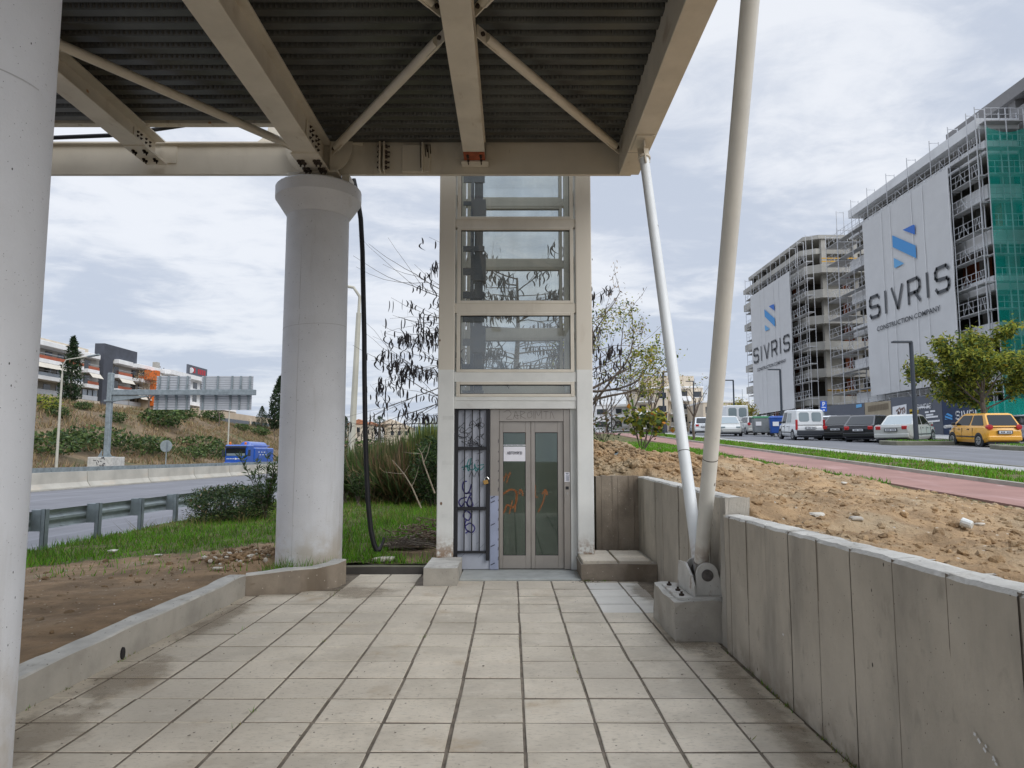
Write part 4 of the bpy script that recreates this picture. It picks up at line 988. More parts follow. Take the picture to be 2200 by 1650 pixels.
# motorway
b = MB(); b.quad((-22.2, -20, -.17), (-7.45, -20, -.17), (-7.45, 400, -.17), (-22.2, 400, -.17)); tag(b.build('motorway', M['asphalt_hw']), kind='structure')
b = MB(); b.quad((-36, -20, -.1), (-23.0, -20, -.1), (-23.0, 400, -.1), (-36, 400, -.1)); tag(b.build('motorway', M['asphalt_hw']), kind='structure')
b = MB(); b.box(-23.1, -22.1, -20, 400, -.5, -.12); tag(b.build('median_strip', M['kerb']), kind='structure')
b = MB(); b.quad((-8.05, -20, -.165), (-7.93, -20, -.165), (-7.93, 300, -.165), (-8.05, 300, -.165)); tag(b.build('lane_line', M['signw']), kind='structure')
def zhill(x, y):
    u = -x - 36.5
    top = interp(y, [0, 60, 140, 170, 230, 300], [10.5, 10.2, 10.6, 9.6, 9.4, 8.5])
    z = top * interp(u, [0, 3, 10, 22, 33, 40, 120], [0, .02, .24, .72, .95, 1, 1]) - .1
    return z + (.9 * fbm(x * .09, y * .09, 4) + .35 * fbm(x * .4, y * .4, 3)) * sst(1, 8, u) * (1 - .8 * sst(34, 42, u))
gridmesh('hillside', list(np.arange(-150, -75, 6)) + list(np.arange(-75, -36.4, 1.1)), list(np.arange(0, 60, 6)) + list(np.arange(60, 260, 1.6)) + list(np.arange(260, 420, 12)), zhill, M['hill'])
xs = list(np.linspace(-2600, 1400, 60))
gridmesh('far_ridge', xs, [2300, 2500, 2700, 3100], lambda x, y: {2300: -2, 2500: 60, 2700: 112, 3100: 128}[int(y)] * (1 + .22 * fbm(x * .003, y * .002, 4)) * (1 - .45 * sst(-300, 700, x)), M['farhill'])

# =================== GRASS AND GROUND COVER ===================
def scatter(n, fn):
    out = []
    while len(out) < n:
        p = fn()
        if p: out.append(p)
    return np.array(out)
def g_left():
    x = U(-7.4, -1.02); y = 8.3 + random.random() ** 1.6 * 17
    if is_dirt(x, y) and random.random() > .05: return None
    if lsk(x, y) or (x + 2.62) ** 2 + (y - 9.3) ** 2 < .2: return None
    return (x, y, zland(x, y) + .0)
P = scatter(36000, g_left); hs = np.array([.11 + .08 * fbm(x * 1.1, y * 1.1, 3) + (.05 if x > -3 else 0) for x, y, z in P]) * rng.uniform(.5, 1.25, len(P))
tag(npmesh('grass', blades(P, np.clip(hs, .03, .3), .013, .45), 3, [M['grass'], M['leaf_mid'], M['grass_y']], mi=rng.choice(3, len(P), p=[.76, .16, .08])), kind='stuff')
P = scatter(3200, g_left); P = P[(P[:, 0] < -1.2) & (P[:, 1] > 13.5)]
tag(npmesh('dry_grass', blades(P, .34, .011, .9), 3, M['grass_y']), kind='stuff')
def g_bank():
    y = 13 + random.random() ** 1.3 * 24; x = U(1.2, XP(y))
    if not is_grass_r(x, y) or y > 36: return None
    return (x, y, zright(max(x, 1.9), y) + clod(x, y))
P = scatter(15000, g_bank); tag(npmesh('grass', blades(P, .12, .026, .5), 3, M['grass']), kind='stuff')
def g_strip():
    y = 9 + random.random() ** 1.5 * 60; x = U(8.46, 10.38) + .03 * y
    if fbm(x * .8, y * .5, 3) < -.22: return None
    return (x, y, zp(y) + .03)
P = scatter(15000, g_strip); tag(npmesh('grass', blades(P, .11, .03, .5), 3, [M['grass'], M['grass_y']], mi=(rng.random(len(P)) < .16).astype(int)), kind='stuff')
def g_isl():
    if random.random() < .5: x = U(18.4, 22.8); y = U(33.7, 35.1)
    else: x = U(20.0, 24.4); y = U(27.3, 29.5)
    return (x, y, zp(y) + .1)
P = scatter(1800, g_isl); tag(npmesh('grass', blades(P, .13, .05, .5), 3, M['grass']), kind='stuff')
# clods and stones on the bank and on the earth at left
def rock(p, s, seed):
    r = random.Random(seed); n = []
    for k in range(8):
        n.append((p[0] + s * ((k & 1) - .5) * r.uniform(.5, 1.2), p[1] + s * ((k >> 1 & 1) - .5) * r.uniform(.5, 1.2), p[2] + s * ((k >> 2) - .35) * r.uniform(.35, .75)))
    return n
CUBE = [(0, 2, 3, 1), (4, 5, 7, 6), (0, 1, 5, 4), (2, 6, 7, 3), (0, 4, 6, 2), (1, 3, 7, 5)]
_g = (1 + 5 ** .5) / 2
ICV = [Vector(v).normalized() for v in ((-1, _g, 0), (1, _g, 0), (-1, -_g, 0), (1, -_g, 0), (0, -1, _g), (0, 1, _g), (0, -1, -_g), (0, 1, -_g), (_g, 0, -1), (_g, 0, 1), (-_g, 0, -1), (-_g, 0, 1))]
ICF = [(0, 11, 5), (0, 5, 1), (0, 1, 7), (0, 7, 10), (0, 10, 11), (1, 5, 9), (5, 11, 4), (11, 10, 2), (10, 7, 6), (7, 1, 8), (3, 9, 4), (3, 4, 2), (3, 2, 6), (3, 6, 8), (3, 8, 9), (4, 9, 5), (2, 4, 11), (6, 2, 10), (8, 6, 7), (9, 8, 1)]
def clump(mb, p, s, m=0):
    rot = Matrix.Rotation(U(0, 6.28), 3, (U(-1, 1), U(-1, 1), U(-1, 1) + .01)); sc = Vector((U(.4, .7), U(.35, .6), U(.28, .5))) * s
    mb.add([Vector(p) + Vector([a * c for a, c in zip(rot @ (v * U(.72, 1.2)), sc)]) for v in ICV], ICF, m)
b = MB()
for k in range(8500):
    y = 2.0 + random.random() ** 1.2 * 12.5; x = U(1.98, XP(y) - .05)
    if y > 12.2 and is_grass_r(x, y): continue
    s = min(.075, .0105 * (1 / max(.03, random.random())) ** .66) * (1 + .03 * y); clump(b, (x, y, zright(x, y) + clod(x, y)), s)
for k in range(1500):
    y = 10.4 + random.random() * 3.4; x = U(1.2, 3.2); s = U(.03, .12); clump(b, (x, y, zright(max(x, 1.9), y) + clod(x, y) + U(0, .03)), s)
tag(b.build('earth_clods', M['dirt_pale'], smooth=False), kind='stuff')
b = MB()
for k in range(900):
    y = U(3.2, 11.5); x = U(-7, -3.25)
    if not is_dirt(x, y): continue
    s = min(.09, .010 * (1 / max(.03, random.random())) ** .6); clump(b, (x, y, zland(x, y) + .004), s * 1.1, 0 if random.random() < .9 else 1)
for k in range(260):
    x = random.gauss(-3.5, .22); y = random.gauss(9.5, .35); clump(b, (x, y, zland(x, y) + .02 + U(0, .05)), U(.02, .09), random.choice((0, 0, 0, 0, 1)))
tag(b.build('rubble', [M['dirt'], M['stone']]), kind='stuff')
def stone(x, y, z, s, label, m=None, flat=.6):
    b = MB(); b.add(rock((0, 0, 0), s * .75, int(x * 100)), CUBE); o = b.build('stone', m or M['stone'], bevel=s * .16, seg=2); o.location = (x, y, z); o.scale = (1.2, 1, flat)
    return tag(o, label, 'stone')
def onbank(px, py):
    a = ray(px, py); y = 4.
    while y < 40:
        k = y / a[1]; x = a[0] * k; z = H + a[2] * k
        if z < zright(max(x, 1.9), y) + clod(x, y) + .01: return x, y, zright(max(x, 1.9), y) + clod(x, y)
        y += .03
    return 5, 9, 1
for (px, py, s, lab) in ((1757, 1105, .15, 'broken white stone on the sandy bank above the near wall'), (1813, 1040, .11, 'small white stone on the bank close to the red path'), (2105, 1127, .10, 'pale stone on the bank just above the plastic cup'), (1838, 1113, .14, 'grey stone half sunk in the sandy bank')):
    stone(*onbank(px, py), s, lab, M['stone'] if 'grey' not in lab else M['conc'])
for (px, py, y, s, lab) in ((468, 1233, 8.5, .14, 'round pale stone by the bend of the kerb wall'), (245, 1152, 10.6, .16, 'white stone lying in the grass behind the bare earth'), (338, 1195, 9.9, .13, 'flat pale stone at the edge of grass and bare earth'), (827, 1205, 9.75, .34, 'wide flat stone behind the dark edging kerb')):
    p = onY(px, py, y); stone(p.x, y, zland(p.x, y) + .02, s, lab, flat=.45)
x, y, z = onbank(2090, 1140)
t = thing('plastic_cup', 'crushed clear plastic cup lying on the sandy bank', 'cup', (x, y, z + .05))
b = MB(); b.lathe([(.028, 0), (.036, .01), (.04, .08), (.037, .085)], 0, 0, 12, axis='y'); o = b.build('cup_body', M['cupp']); o.parent = t; o.rotation_euler = (.3, 0, .7)
# debris in the grass left of the lift
t = thing('debris_heap', 'heap of dry roots and bark in the grass beside the lift', 'debris', (-1.35, 11.6, .2)); b = MB()
for k in range(220):
    p = (random.gauss(-1.35, .26), random.gauss(11.6, .25), .18 + abs(random.gauss(.1, .11))); d = Vector((U(-1, 1), U(-1, 1), U(-.2, .3))).normalized() * U(.05, .22)
    b.tube(p, Vector(p) + d, U(.004, .016), U(.002, .008), n=5)
tag(b.build('twigs', mat('dry_root', (.24, .175, .12), .95, var=.3, vs=12), t), kind='stuff')
b = MB()
for k in range(90): clump(b, (random.gauss(-1.3, .25), random.gauss(11.6, .22), .16 + abs(random.gauss(0, .07))), U(.03, .1))
tag(b.build('clods', M['conc_brown'], t), kind='stuff')
t = thing('old_log', 'weathered split log lying in the grass left of the lift', 'log', (-1.6, 10.8, .15)); b = MB()
for k in range(16):
    y = 10.62 + k * .022; b.path([(-1.95 + U(-.05, .1), y, .17 + U(0, .06)), (-1.62, y + .03, .22 + .05 * math.sin(k * .3)), (-1.25 + U(-.1, .1), y + .08, .17 + U(0, .06))], [.012, .022, .01], 5)
b.build('bark_strips', mat('log_bark', (.30, .255, .20), .95, var=.3, vs=12), t)
t = thing('dry_branches', 'bundle of thin dry branches beside the end of the black cable', 'branches', (-1.72, 10.3, .2)); b = MB()
for k in range(40):
    a = U(-.5, .8); p = Vector((-1.72, 10.35 + U(-.1, .1), .22)); b.path([p, p + Vector((U(-.15, .3), U(-.1, .1), U(0, .2))), p + Vector((U(-.1, .75), U(-.2, .2), U(-.05, .1)))], [.006, .004, .002], 4)
tag(b.build('twigs', M['bark'], t), kind='stuff')
# weeds in the joints and along the foot of the walls
P = []
for _ in range(90):
    r = random.random()
    if r < .45: c = (1.70, U(2.5, 6.0))
    elif r < .6: c = (U(.86, 1.2), 8.9)
    elif r < .8: c = (-2.96, U(3., 7.8))
    else: c = (X0 + P0_ * random.randint(-7, 3), U(3., 8.8))
    n_ = random.randint(2, 9); P += [(c[0] + random.gauss(0, .012), c[1] + random.gauss(0, .03), 0) for _ in range(n_)]
tag(npmesh('joint_weeds', blades(np.array(P), .035, .006, .7), 3, [M['grass'], M['grass_y']], mi=rng.integers(0, 2, len(P))), kind='stuff')

# =================== TREES AND SHRUBS ===================
def grow(mb, p, d, L, r, depth, tips, rs, spread=.6, up=.1, kids=3, seg=3, wob=.16, nside=5, taper=.55):
    pts = [Vector(p)]; dd = Vector(d).normalized(); rr = [r]
    for i in range(seg):
        dd = (dd + Vector((rs.gauss(0, wob), rs.gauss(0, wob), rs.gauss(0, wob) + up * .3))).normalized()
        pts.append(pts[-1] + dd * L / seg); rr.append(r * lerp(1, taper, (i + 1) / seg))
    mb.path(pts, rr, nside if r > .02 else 4, caps=False)
    if depth == 0:
        tips.append((pts, dd)); return
    for k in range(kids):
        t = rs.uniform(.35, 1.) if k else 1.; i = min(seg - 1, int(t * seg)); q = pts[i].lerp(pts[i + 1], t * seg - i) if t < 1 else pts[-1]
        nd = (dd + Vector((rs.gauss(0, spread), rs.gauss(0, spread), rs.gauss(0, spread) * .7 + up))).normalized()
        grow(mb, q, nd, L * rs.uniform(.55, .8), r * taper * rs.uniform(.6, .9), depth - 1, tips, rs, spread, up, kids, seg, wob, nside, taper)
def tippts(tips, n, jit, f0=.2):
    out = []; dr = []
    for _ in range(n):
        pts, d = random.choice(tips); t = U(f0, 1) * (len(pts) - 1); i = min(len(pts) - 2, int(t)); q = pts[i].lerp(pts[i + 1], t - i)
        out.append((q.x + random.gauss(0, jit), q.y + random.gauss(0, jit), q.z + random.gauss(0, jit))); dr.append(tuple(d))
    return np.array(out), np.array(dr)
# pod tree behind the lift
t = thing('pod_tree', 'bare tree hung with dark curled pods behind the lift shaft', 'tree', (.1, 13.6, .4), None)
rs = random.Random(11); b = MB(); tips = []
b.path([(.1, 13.6, .3), (.14, 13.6, 1.5), (.05, 13.65, 2.8), (.12, 13.6, 3.9), (.1, 13.6, 5.0)], [.09, .08, .06, .04, .02], 8, caps=False)
for k in range(26):
    h = 1.9 + 3.2 * k / 26; a = k * 2.4 + rs.uniform(-.4, .4); L_ = lerp(2.0, 1.05, k / 26) * rs.uniform(.75, 1.1)
    d = Vector((math.cos(a), math.sin(a) * .75, .18))
    if abs(math.cos(a)) < .35: d.x += .5 * rs.choice((-1, 1))
    grow(b, (.1, 13.6, h), d, L_, .016, 1, tips, rs, .35, .06, 3, 4, .14, 5, .5)
for k in range(12): grow(b, (-.2, 13.6, 2.2 + k * .2), (-1, rs.uniform(-.25, .25), rs.uniform(0, .2)), rs.uniform(1.3, 1.9) * (1.25 if k < 5 else 1), .013, 1, tips, rs, .3, .03, 4, 5, .12, 4, .5)
for k in range(8): grow(b, (.2, 13.6, 2.4 + k * .3), (1, rs.uniform(-.25, .25), rs.uniform(0, .2)), rs.uniform(.7, 1.0), .012, 1, tips, rs, .3, .03, 4, 4, .12, 4, .5)
for k in range(14): a = k * 2.1; grow(b, (.1, 13.6, 2.6 + k * .17), (math.cos(a) * .8, math.sin(a), .15), .85, .010, 1, tips, rs, .35, .05, 3, 4, .15, 4, .5)
b.build('trunk', M['bark'], t)
b = MB()
for pts, d in tips:
    for q in pts[1:]:
        if q.z < 1.95 or q.x > 2.0 or q.x < -2.95 + .42 * max(0, q.z - 2.6) + .25 * vnoise(q.z * 4, 2): continue
        for _ in range(rs.choice((0, 0, 1, 2, 4, 5, 7))):
            o = Vector((rs.gauss(0, .10), rs.gauss(0, .10), rs.gauss(0, .03))); Lp = rs.uniform(.11, .23); az_ = rs.uniform(0, 6.28); bd = rs.choice((.06, .12, .2, .3, .45)) * rs.choice((-1, 1)); tw = rs.uniform(-.6, .9); bx_ = Vector((math.cos(az_), math.sin(az_) * .5, 0)); s = Vector((bx_.x, bx_.y, 0)).normalized()
            p0 = q + o; n_ = 6; C = [p0 + bx_ * Lp * bd * (4 * u * (1 - u) + tw * u * u * 2) + Vector((0, 0, -Lp * u)) for u in [i / n_ for i in range(n_ + 1)]]
            W_ = [.003] + [.009 + .006 * math.sin(math.pi * i / n_) for i in range(1, n_)] + [.004]; v = [C[i] - s * W_[i] for i in range(n_ + 1)] + [C[i] + s * W_[i] for i in range(n_ + 1)]
            b.add(v, [(i, i + 1, i + n_ + 2, i + n_ + 1) for i in range(n_)])
b.build('seed_pods', M['pod'], t)
# robinia right of the lift
t = thing('robinia_tree', 'sparse robinia with yellow green leaves right of the lift shaft', 'tree', (1.55, 15.6, 1.7))
rs = random.Random(4); b = MB(); tips = []
b.path([(1.5, 15.6, 1.6), (1.52, 15.6, 2.3), (1.62, 15.6, 3.0)], [.06, .05, .045], 7, caps=False)
for (d, L_) in (((.55, .1, .62), 1.45), ((.12, 0, 1), 1.45), ((.3, -.2, .9), 1.4), ((.95, .1, .10), 1.25), ((-.5, .2, .9), 1.2), ((.8, .3, .32), 1.2), ((-.1, -.2, 1), 1.1), ((.7, -.1, .02), 1.1)):
    grow(b, (1.6, 15.6, rs.uniform(2.3, 3.0)), d, L_, .036, 2, tips, rs, .42, .14, 3, 4, .13, 6, .52)
for (x, d) in ((1.35, (-.05, 0, 1)), (1.5, (.2, 0, 1)), (1.6, (.35, .1, 1))): grow(b, (x, 15.5, 1.7), d, 1.5, .02, 2, tips, rs, .35, .15, 2, 4, .1, 5, .5)
b.build('trunk', M['bark'], t)
tl = [q for q in tips if q[0][0].z < 3.9 + .5 * rs.random() or rs.random() < .3]
P, D = tippts(tl, 3900, .09); npmesh('crown', leaves(P, .072, 0, .5, .35), 4, [M['leaf_olive'], M['leaf_mid'], M['leaf_yel']], t, rng.choice(3, len(P), p=[.5, .3, .2]))
P, D = tippts([q for q in tips if q[0][0].z > 3.6], 700, .06); tag(npmesh('dry_pods', leaves(P, .085, -.8, .26, .5), 4, M['leaf_brown'], t), kind='stuff')
# yellow leaved shrub on the grass bank
def shrub_at(px, py, y): p = onY(px, py, y); return p.x, y, zright(max(1.9, p.x), y)
x, y, z = shrub_at(1380, 948, 17.5)
t = thing('mulberry_sapling', 'young shrub with green yellow and orange leaves on the grass bank', 'shrub', (x, y, z)); rs = random.Random(8); b = MB(); tips = []
for k in range(7): a = k * .9; grow(b, (x + .04 * math.cos(a), y, z), (.55 * math.cos(a) + .12, .4 * math.sin(a), 1), .62, .017, 1, tips, rs, .35, .12, 3, 4, .1, 5, .6)
b.build('trunk', M['bark'], t)
P, D = tippts(tips, 330, .10, .1); P[:, 2] += .12; u = (P[:, 0] - x) / .8
npmesh('crown', leaves(P, .15, -.2, .85), 4, [M['leaf_mid'], M['leaf_olive'], M['leaf_yel'], M['leaf_or']], t, [int(rng.choice(4, p=[.56, .36, .06, .02] if v < .1 else [.40, .38, .15, .07])) for v in u])
x, y, z = shrub_at(1296, 942, 17.0)
t = thing('leafless_shrub', 'small brownish half bare shrub beside the right lift post', 'shrub', (x, y, z)); rs = random.Random(18); b = MB(); tips = []
for k in range(6): a = k * 1.1; grow(b, (x, y, z), (.5 * math.cos(a), .4 * math.sin(a), 1), .5, .012, 1, tips, rs, .4, .05, 3, 4, .14, 4, .6)
b.build('trunk', M['bark'], t)
P, D = tippts(tips, 170, .08); npmesh('crown', leaves(P, .09, -.1, .6), 4, [M['leaf_brown'], M['leaf_mid'], M['leaf_dark']], t, rng.integers(0, 3, len(P)))
# broom bushes between column and lift
def broom(x, y, h, w, n, label, mats, pr, seed):
    t = thing('broom_bush', label, 'bush', (x, y, zland(x, y)), 'broom bushes behind the grass'); q = np.random.default_rng(seed)
    base = np.stack([q.normal(x, w * .16, n), q.normal(y, w * .16, n), np.full(n, zland(x, y) + .02)], 1); a = q.uniform(0, 6.283, n); s = q.uniform(0, 1, n) ** .7
    st = q.uniform(.0, .62, n); hh = h * q.uniform(.55, 1.08, n); tip = base + np.stack([np.cos(a) * s * w * .62, np.sin(a) * s * w * .62, hh * (1 - .3 * s ** 2)], 1)
    p0 = base + (tip - base) * st[:, None]; bow = np.stack([np.cos(a), np.sin(a), np.zeros(n)], 1) * (s * w * .12)[:, None]
    mid = (p0 + tip) / 2 + bow; sd = np.cross(tip - p0, q.normal(size=(n, 3))); sd /= np.linalg.norm(sd, axis=1)[:, None]; wd = (.0035 + .004 * q.random(n))[:, None] * (y / 11)
    V = np.stack([p0 - sd * wd, p0 + sd * wd, mid + sd * wd, tip, mid - sd * wd], 1)
    npmesh('stems', V, 5, mats, t, q.choice(len(mats), n, p=pr))
    b = MB(); rs = random.Random(seed); tp = []
    for k in range(9): a = k * .7; grow(b, (x + .1 * math.cos(a), y + .1 * math.sin(a), zland(x, y)), (.4 * math.cos(a), .4 * math.sin(a), 1), h * .45, .016, 1, tp, rs, .4, .1, 3, 3, .12, 4)
    b.build('branches', M['bark'], t)
broom(-3.75, 21.0, 1.8, 2.0, 4200, 'dark green upright broom bush right behind the hanging cable', [M['leaf_broom'], M['leaf_mid'], M['leaf_brown']], [.62, .2, .18], 1)
broom(-3.0, 20.4, 1.85, 2.0, 4600, 'brownish broom bush with dead inner twigs in the middle of the gap', [M['leaf_brown'], M['leaf_broom']], [.48, .52], 2)
broom(-2.35, 20.8, 2.4, 1.7, 4200, 'tall bright green broom bush against the left lift post', [M['leaf_broom'], M['leaf_mid'], M['leaf_olive']], [.5, .3, .2], 3)
broom(-4.6, 22.5, 1.6, 2.2, 3000, 'low broom bush half hidden behind the white column', [M['leaf_broom'], M['leaf_brown']], [.6, .4], 4)
def bushmass(name, label, x, y, z0, rx, ry, h, n, size, mats, pr, seed, cat='bush', aspect=.4, stems=8, group=None):
    t = thing(name, label, cat, (x, y, z0), group); q = np.random.default_rng(seed)
    d = q.normal(size=(n, 3)); d /= np.linalg.norm(d, axis=1)[:, None]; r = q.uniform(.35, 1.05, n) ** .6
    lump = np.array([1 + .35 * fbm(v[0] * 2 + seed, v[1] * 2 + v[2] * 2, 3) for v in d]); P = d * (r * lump)[:, None] * np.array([rx, ry, h * .55]) + np.array([x, y, z0 + h * .5]); P[:, 2] = np.maximum(P[:, 2], z0 + .03)
    npmesh('foliage', leaves(P, size, .25, aspect), 4, mats, t, q.choice(len(mats), n, p=pr))
    b = MB(); rs = random.Random(seed); tp = []
    for k in range(stems): a = k * 2.4; grow(b, (x + .2 * rx * math.cos(a), y + .2 * ry * math.sin(a), z0), (.5 * math.cos(a), .5 * math.sin(a), 1), h * .5, .02 * max(1, h / 2), 1, tp, rs, .4, .1, 3, 3, .12, 4)
    b.build('branches', M['bark'], t); return t
bushmass('dark_shrub', 'dense dark green shrub tucked behind the left lift post', -2.0, 18.6, .2, .62, .5, 1.7, 3600, .11, [M['leaf_dark'], M['leaf_mid']], [.85, .15], 21)
bushmass('rounded_shrub', 'low round dark green shrub in front of the guardrail end', -6.15, 15.7, .08, .98, .75, .8, 8500, .085, [M['leaf_dark'], M['leaf_broom'], M['leaf_brown']], [.66, .27, .07], 22, aspect=.24)
# oleanders
def oleander(x, y, h, label, seed, n=7, w=.7):
    t = thing('oleander', label, 'shrub', (x, y, zland(x, y)), 'oleander shrubs along the guardrail'); rs = random.Random(seed); b = MB(); P = []; D = []
    for k in range(n):
        a = rs.uniform(0, 6.28); s = rs.uniform(.1, w); pts = [Vector((x + rs.gauss(0, .08), y + rs.gauss(0, .08), zland(x, y)))]; hh = h * rs.uniform(.6, 1.05)
        for i in range(1, 7): u = i / 6; pts.append(Vector((x + math.cos(a) * s * u ** 1.4, y + math.sin(a) * s * u ** 1.4, zland(x, y) + hh * u)))
        b.path(pts, [lerp(.013, .005, i / 6) for i in range(7)], 5, caps=False)
        for i in range(30):
            u = rs.uniform(.3, 1); j = min(5, int(u * 6)); q = pts[j].lerp(pts[j + 1], u * 6 - j)
            for m in range(3): aa = rs.uniform(0, 6.28); P.append(q); D.append((math.cos(aa) * .8, math.sin(aa) * .8, rs.uniform(.2, 1.1)))
    b.build('stems', M['bark'], t); npmesh('foliage', leaves(P, .16, 0, .17, 0, D), 4, [M['leaf_ole'], M['leaf_mid'], M['leaf_dark']], t, rng.integers(0, 3, len(P)))
oleander(-5.35, 15.5, 1.55, 'leggy oleander with lance leaves left of the white column', 31, 9, .62)
oleander(-4.95, 16.2, 1.4, 'leafy oleander peeping out just beside the column shaft', 32, 8, .5)
oleander(-4.75, 20.2, 1.6, 'oleander right of the column in front of the lamp mast', 33, 12, .7)
oleander(-4.05, 18.8, 1.0, 'small oleander between the column and the cable', 34, 8, .5)
for (pts, lab) in (([onY(905, 1092, 17), onY(885, 1046, 17), onY(868, 1018, 17), onY(843, 988, 17)], 'pale dead forked branch leaning left in the grass gap'), ([onY(934, 1060, 17), onY(910, 995, 17), onY(906, 975, 17), onY(898, 962, 17)], 'thin pale dead stick standing by the left lift post')):
    b = MB(); b.path(pts, [.02, .016, .012, .006], 5); p = Vector(pts[1])
    b.path([p, p + Vector((.1, 0, .25)), p + Vector((.16, 0, .5))], [.008, .006, .003], 4); p = Vector(pts[2]); b.path([p, p + Vector((-.3, 0, .02)), p + Vector((-.5, .1, .05))], [.006, .004, .002], 4); b.path([p, p + Vector((.12, 0, .2))], [.006, .003], 4)
    tag(b.build('dead_branch', M['bark_pale'], smooth=True), lab, 'branch', 'dead branches in the grass')
# =================== LEFT: GUARDRAIL, BARRIERS, GANTRY ===================
t = thing('guardrail', 'galvanised guardrail on posts at the edge of the near carriageway', 'guardrail', (-7.4, 30, -.15))
prof = [(0, .66), (.035, .645), (.06, .60), (.06, .575), (.005, .53), (.005, .49), (.06, .445), (.06, .42), (.035, .375), (0, .36)]
def wrail(x, y0, y1, par, dz=0, flip=1):
    b = MB(); yy = [y0, y1]
    v = [(x - flip * u, y, z + dz) for y in yy for u, z in prof] + [(x - flip * (u - .012), y, z + dz) for y in yy for u, z in prof]; n = len(prof)
    b.add(v, [(i, i + 1, n + i + 1, n + i) for i in range(n - 1)] + [(2 * n + i, 3 * n + i, 3 * n + i + 1, 2 * n + i + 1) for i in range(n - 1)]); return b.build('rail', M['galv'], par)
for y in np.arange(4.0, 62, 4.0): wrail(-7.52, y, y + 4.02, t)
ys = [9.75 + 1.45 * k for k in range(-2, 28)]
for y in ys:
    b = MB(); b.box(-7.36, -7.29, y, y + .006, -.25, .70); b.box(-7.36, -7.354, y, y + .10, -.25, .70); b.box(-7.296, -7.29, y, y + .10, -.25, .70); b.build('post', M['galv_dark'], t)
    b = MB(); b.box(-7.51, -7.36, y + .0, y + .10, .36, .69); b.build('spacer', M['galv_dark'], t)
# concrete barrier segments
def jersey():
    pr = [(-.30, 0), (-.30, .08), (-.13, .32), (-.085, .86), (.085, .86), (.13, .32), (.30, .08), (.30, 0)]
    b = MB(); b.prism([(x, 0.03, z) for x, z in pr], (0, 6.22, 0)); return b.build('concrete_barrier', M['jersey'])
M['jersey'] = mat('barrier_concrete', (.43, .41, .36), .9, var=.12, vs=.8, bump=.2, layers=(('noise', 1.5, .56, .76, (.5, .40, .3), (1, .35, 2), .55), ('noise', 2.2, .66, .76, (.26, .25, .23), None, .5)))
J0 = jersey(); J0.location = (-22.55, 25.1, -.17); tag(J0, None, 'barrier', 'concrete barrier segments in the median')
for k in range(9):
    o = J0 if k == 0 else J0.copy()
    if k: COL.objects.link(o)
    o.location = (-22.55, 25.1 + 6.3 * k, -.17); o['group'] = 'concrete barrier segments in the median'
    o['label'] = ['leftmost concrete barrier segment beside the speckled edge column', 'second concrete barrier segment counted from the left column', 'third concrete barrier segment below the gantry foot', 'fourth concrete barrier segment below the round sign', 'fifth concrete barrier segment in front of the blue truck'][k] if k < 5 else 'distant concrete barrier segment hidden behind shrubs and column'
t = thing('guardrail', 'dark far guardrail behind the concrete median barrier', 'guardrail', (-23.3, 60, -.1))
b = MB(); b.box(-23.35, -23.3, 15, 160, .66, .9); b.build('rail', M['galv_dark'], t)
b = MB()
for y in np.arange(16, 160, 4): b.box(-23.30, -23.22, y, y + .1, -.2, .82)
o = b.build('post', M['galv_dark'], t)
# sign gantry
GX, GY = -36.2, 63.5
t = thing('sign_gantry', 'grey steel cantilever gantry arm reaching over the far carriageway', 'gantry', (GX, GY, 0))
b = MB(); b.box(GX - 1.1, GX + 1.1, GY - 1, GY + 1, -.3, 1.35); pd = b.build('pedestal', M['conc_top'], t, bevel=.03)
b = MB(); r0 = random.Random(3)
for k in range(16):
    x = GX - .55 + r0.uniform(0, 1.1); z = r0.uniform(.35, 1.25); b.ribbon([(x, GY - 1.012, z), (x + r0.uniform(-.15, .2), GY - 1.012, z + r0.uniform(-.1, .2)), (x + r0.uniform(-.1, .2), GY - 1.012, z + r0.uniform(-.2, .1))], .06, (0, 1, 0))
b.build('graffiti', M['spray_k'], pd)
b = MB(); b.box(GX - .22, GX + .22, GY - .22, GY + .22, 1.35, 8.9); b.build('post', M['galv_dark'], t, bevel=.05)
b = MB(); b.box(GX - .5, GX + .5, GY - .5, GY + .5, 1.351, 1.42); b.prism([(GX - .6, GY - .28, 1.42), (GX - .27, GY - .28, 1.42), (GX - .27, GY - .28, 2.0)], (0, .04, 0)); b.prism([(GX + .6, GY - .28, 1.42), (GX + .27, GY - .28, 1.42), (GX + .27, GY - .28, 2.0)], (0, .04, 0)); b.box(GX - .34, GX + .34, GY - .34, GY + .34, 6.3, 6.45); b.build('flange', M['galv_dark'], t)
b = MB(); b.box(GX + .221, GX + 13.1, GY - .2, GY + .2, 6.9, 7.38); b.prism([(GX + .271, GY - .1, 6.3), (GX + .271, GY - .1, 6.85), (GX + 4.2, GY - .1, 6.85)], (0, .2, 0)); b.build('arm', M['galv_dark'], t, bevel=.02)
def panel(x0, x1, z0, z1, ribs, label):
    q = thing('road_sign_panel', label, 'road sign', ((x0 + x1) / 2, GY + .6, z0), 'backs of the gantry signs')
    b = MB(); b.box(x0, x1, GY + .62, GY + .66, z0, z1, 1); n = max(3, int((z1 - z0) / .22))
    for k in range(n + 1): z = lerp(z0, z1 - .13, k / n); b.box(x0 - .02, x1 + .02, GY + .585, GY + .619, z, z + .13)
    b.build('sheet', [M['signback'], M['sheet_shade']], q)
    for f in ribs:
        x = lerp(x0, x1, f); b = MB(); b.box(x - .07, x + .07, GY + .45, GY + .584, z0 - .0, z1); b.bar((x - .06, GY + .3, z0 - .5 if z0 > 7.3 else z1 + .1), (x, GY + .5, (z0 + z1) / 2), .09, .09); b.build('bracket', M['galv_dark'], q)
def gx(px): return onY(px, 840, GY + .6).x
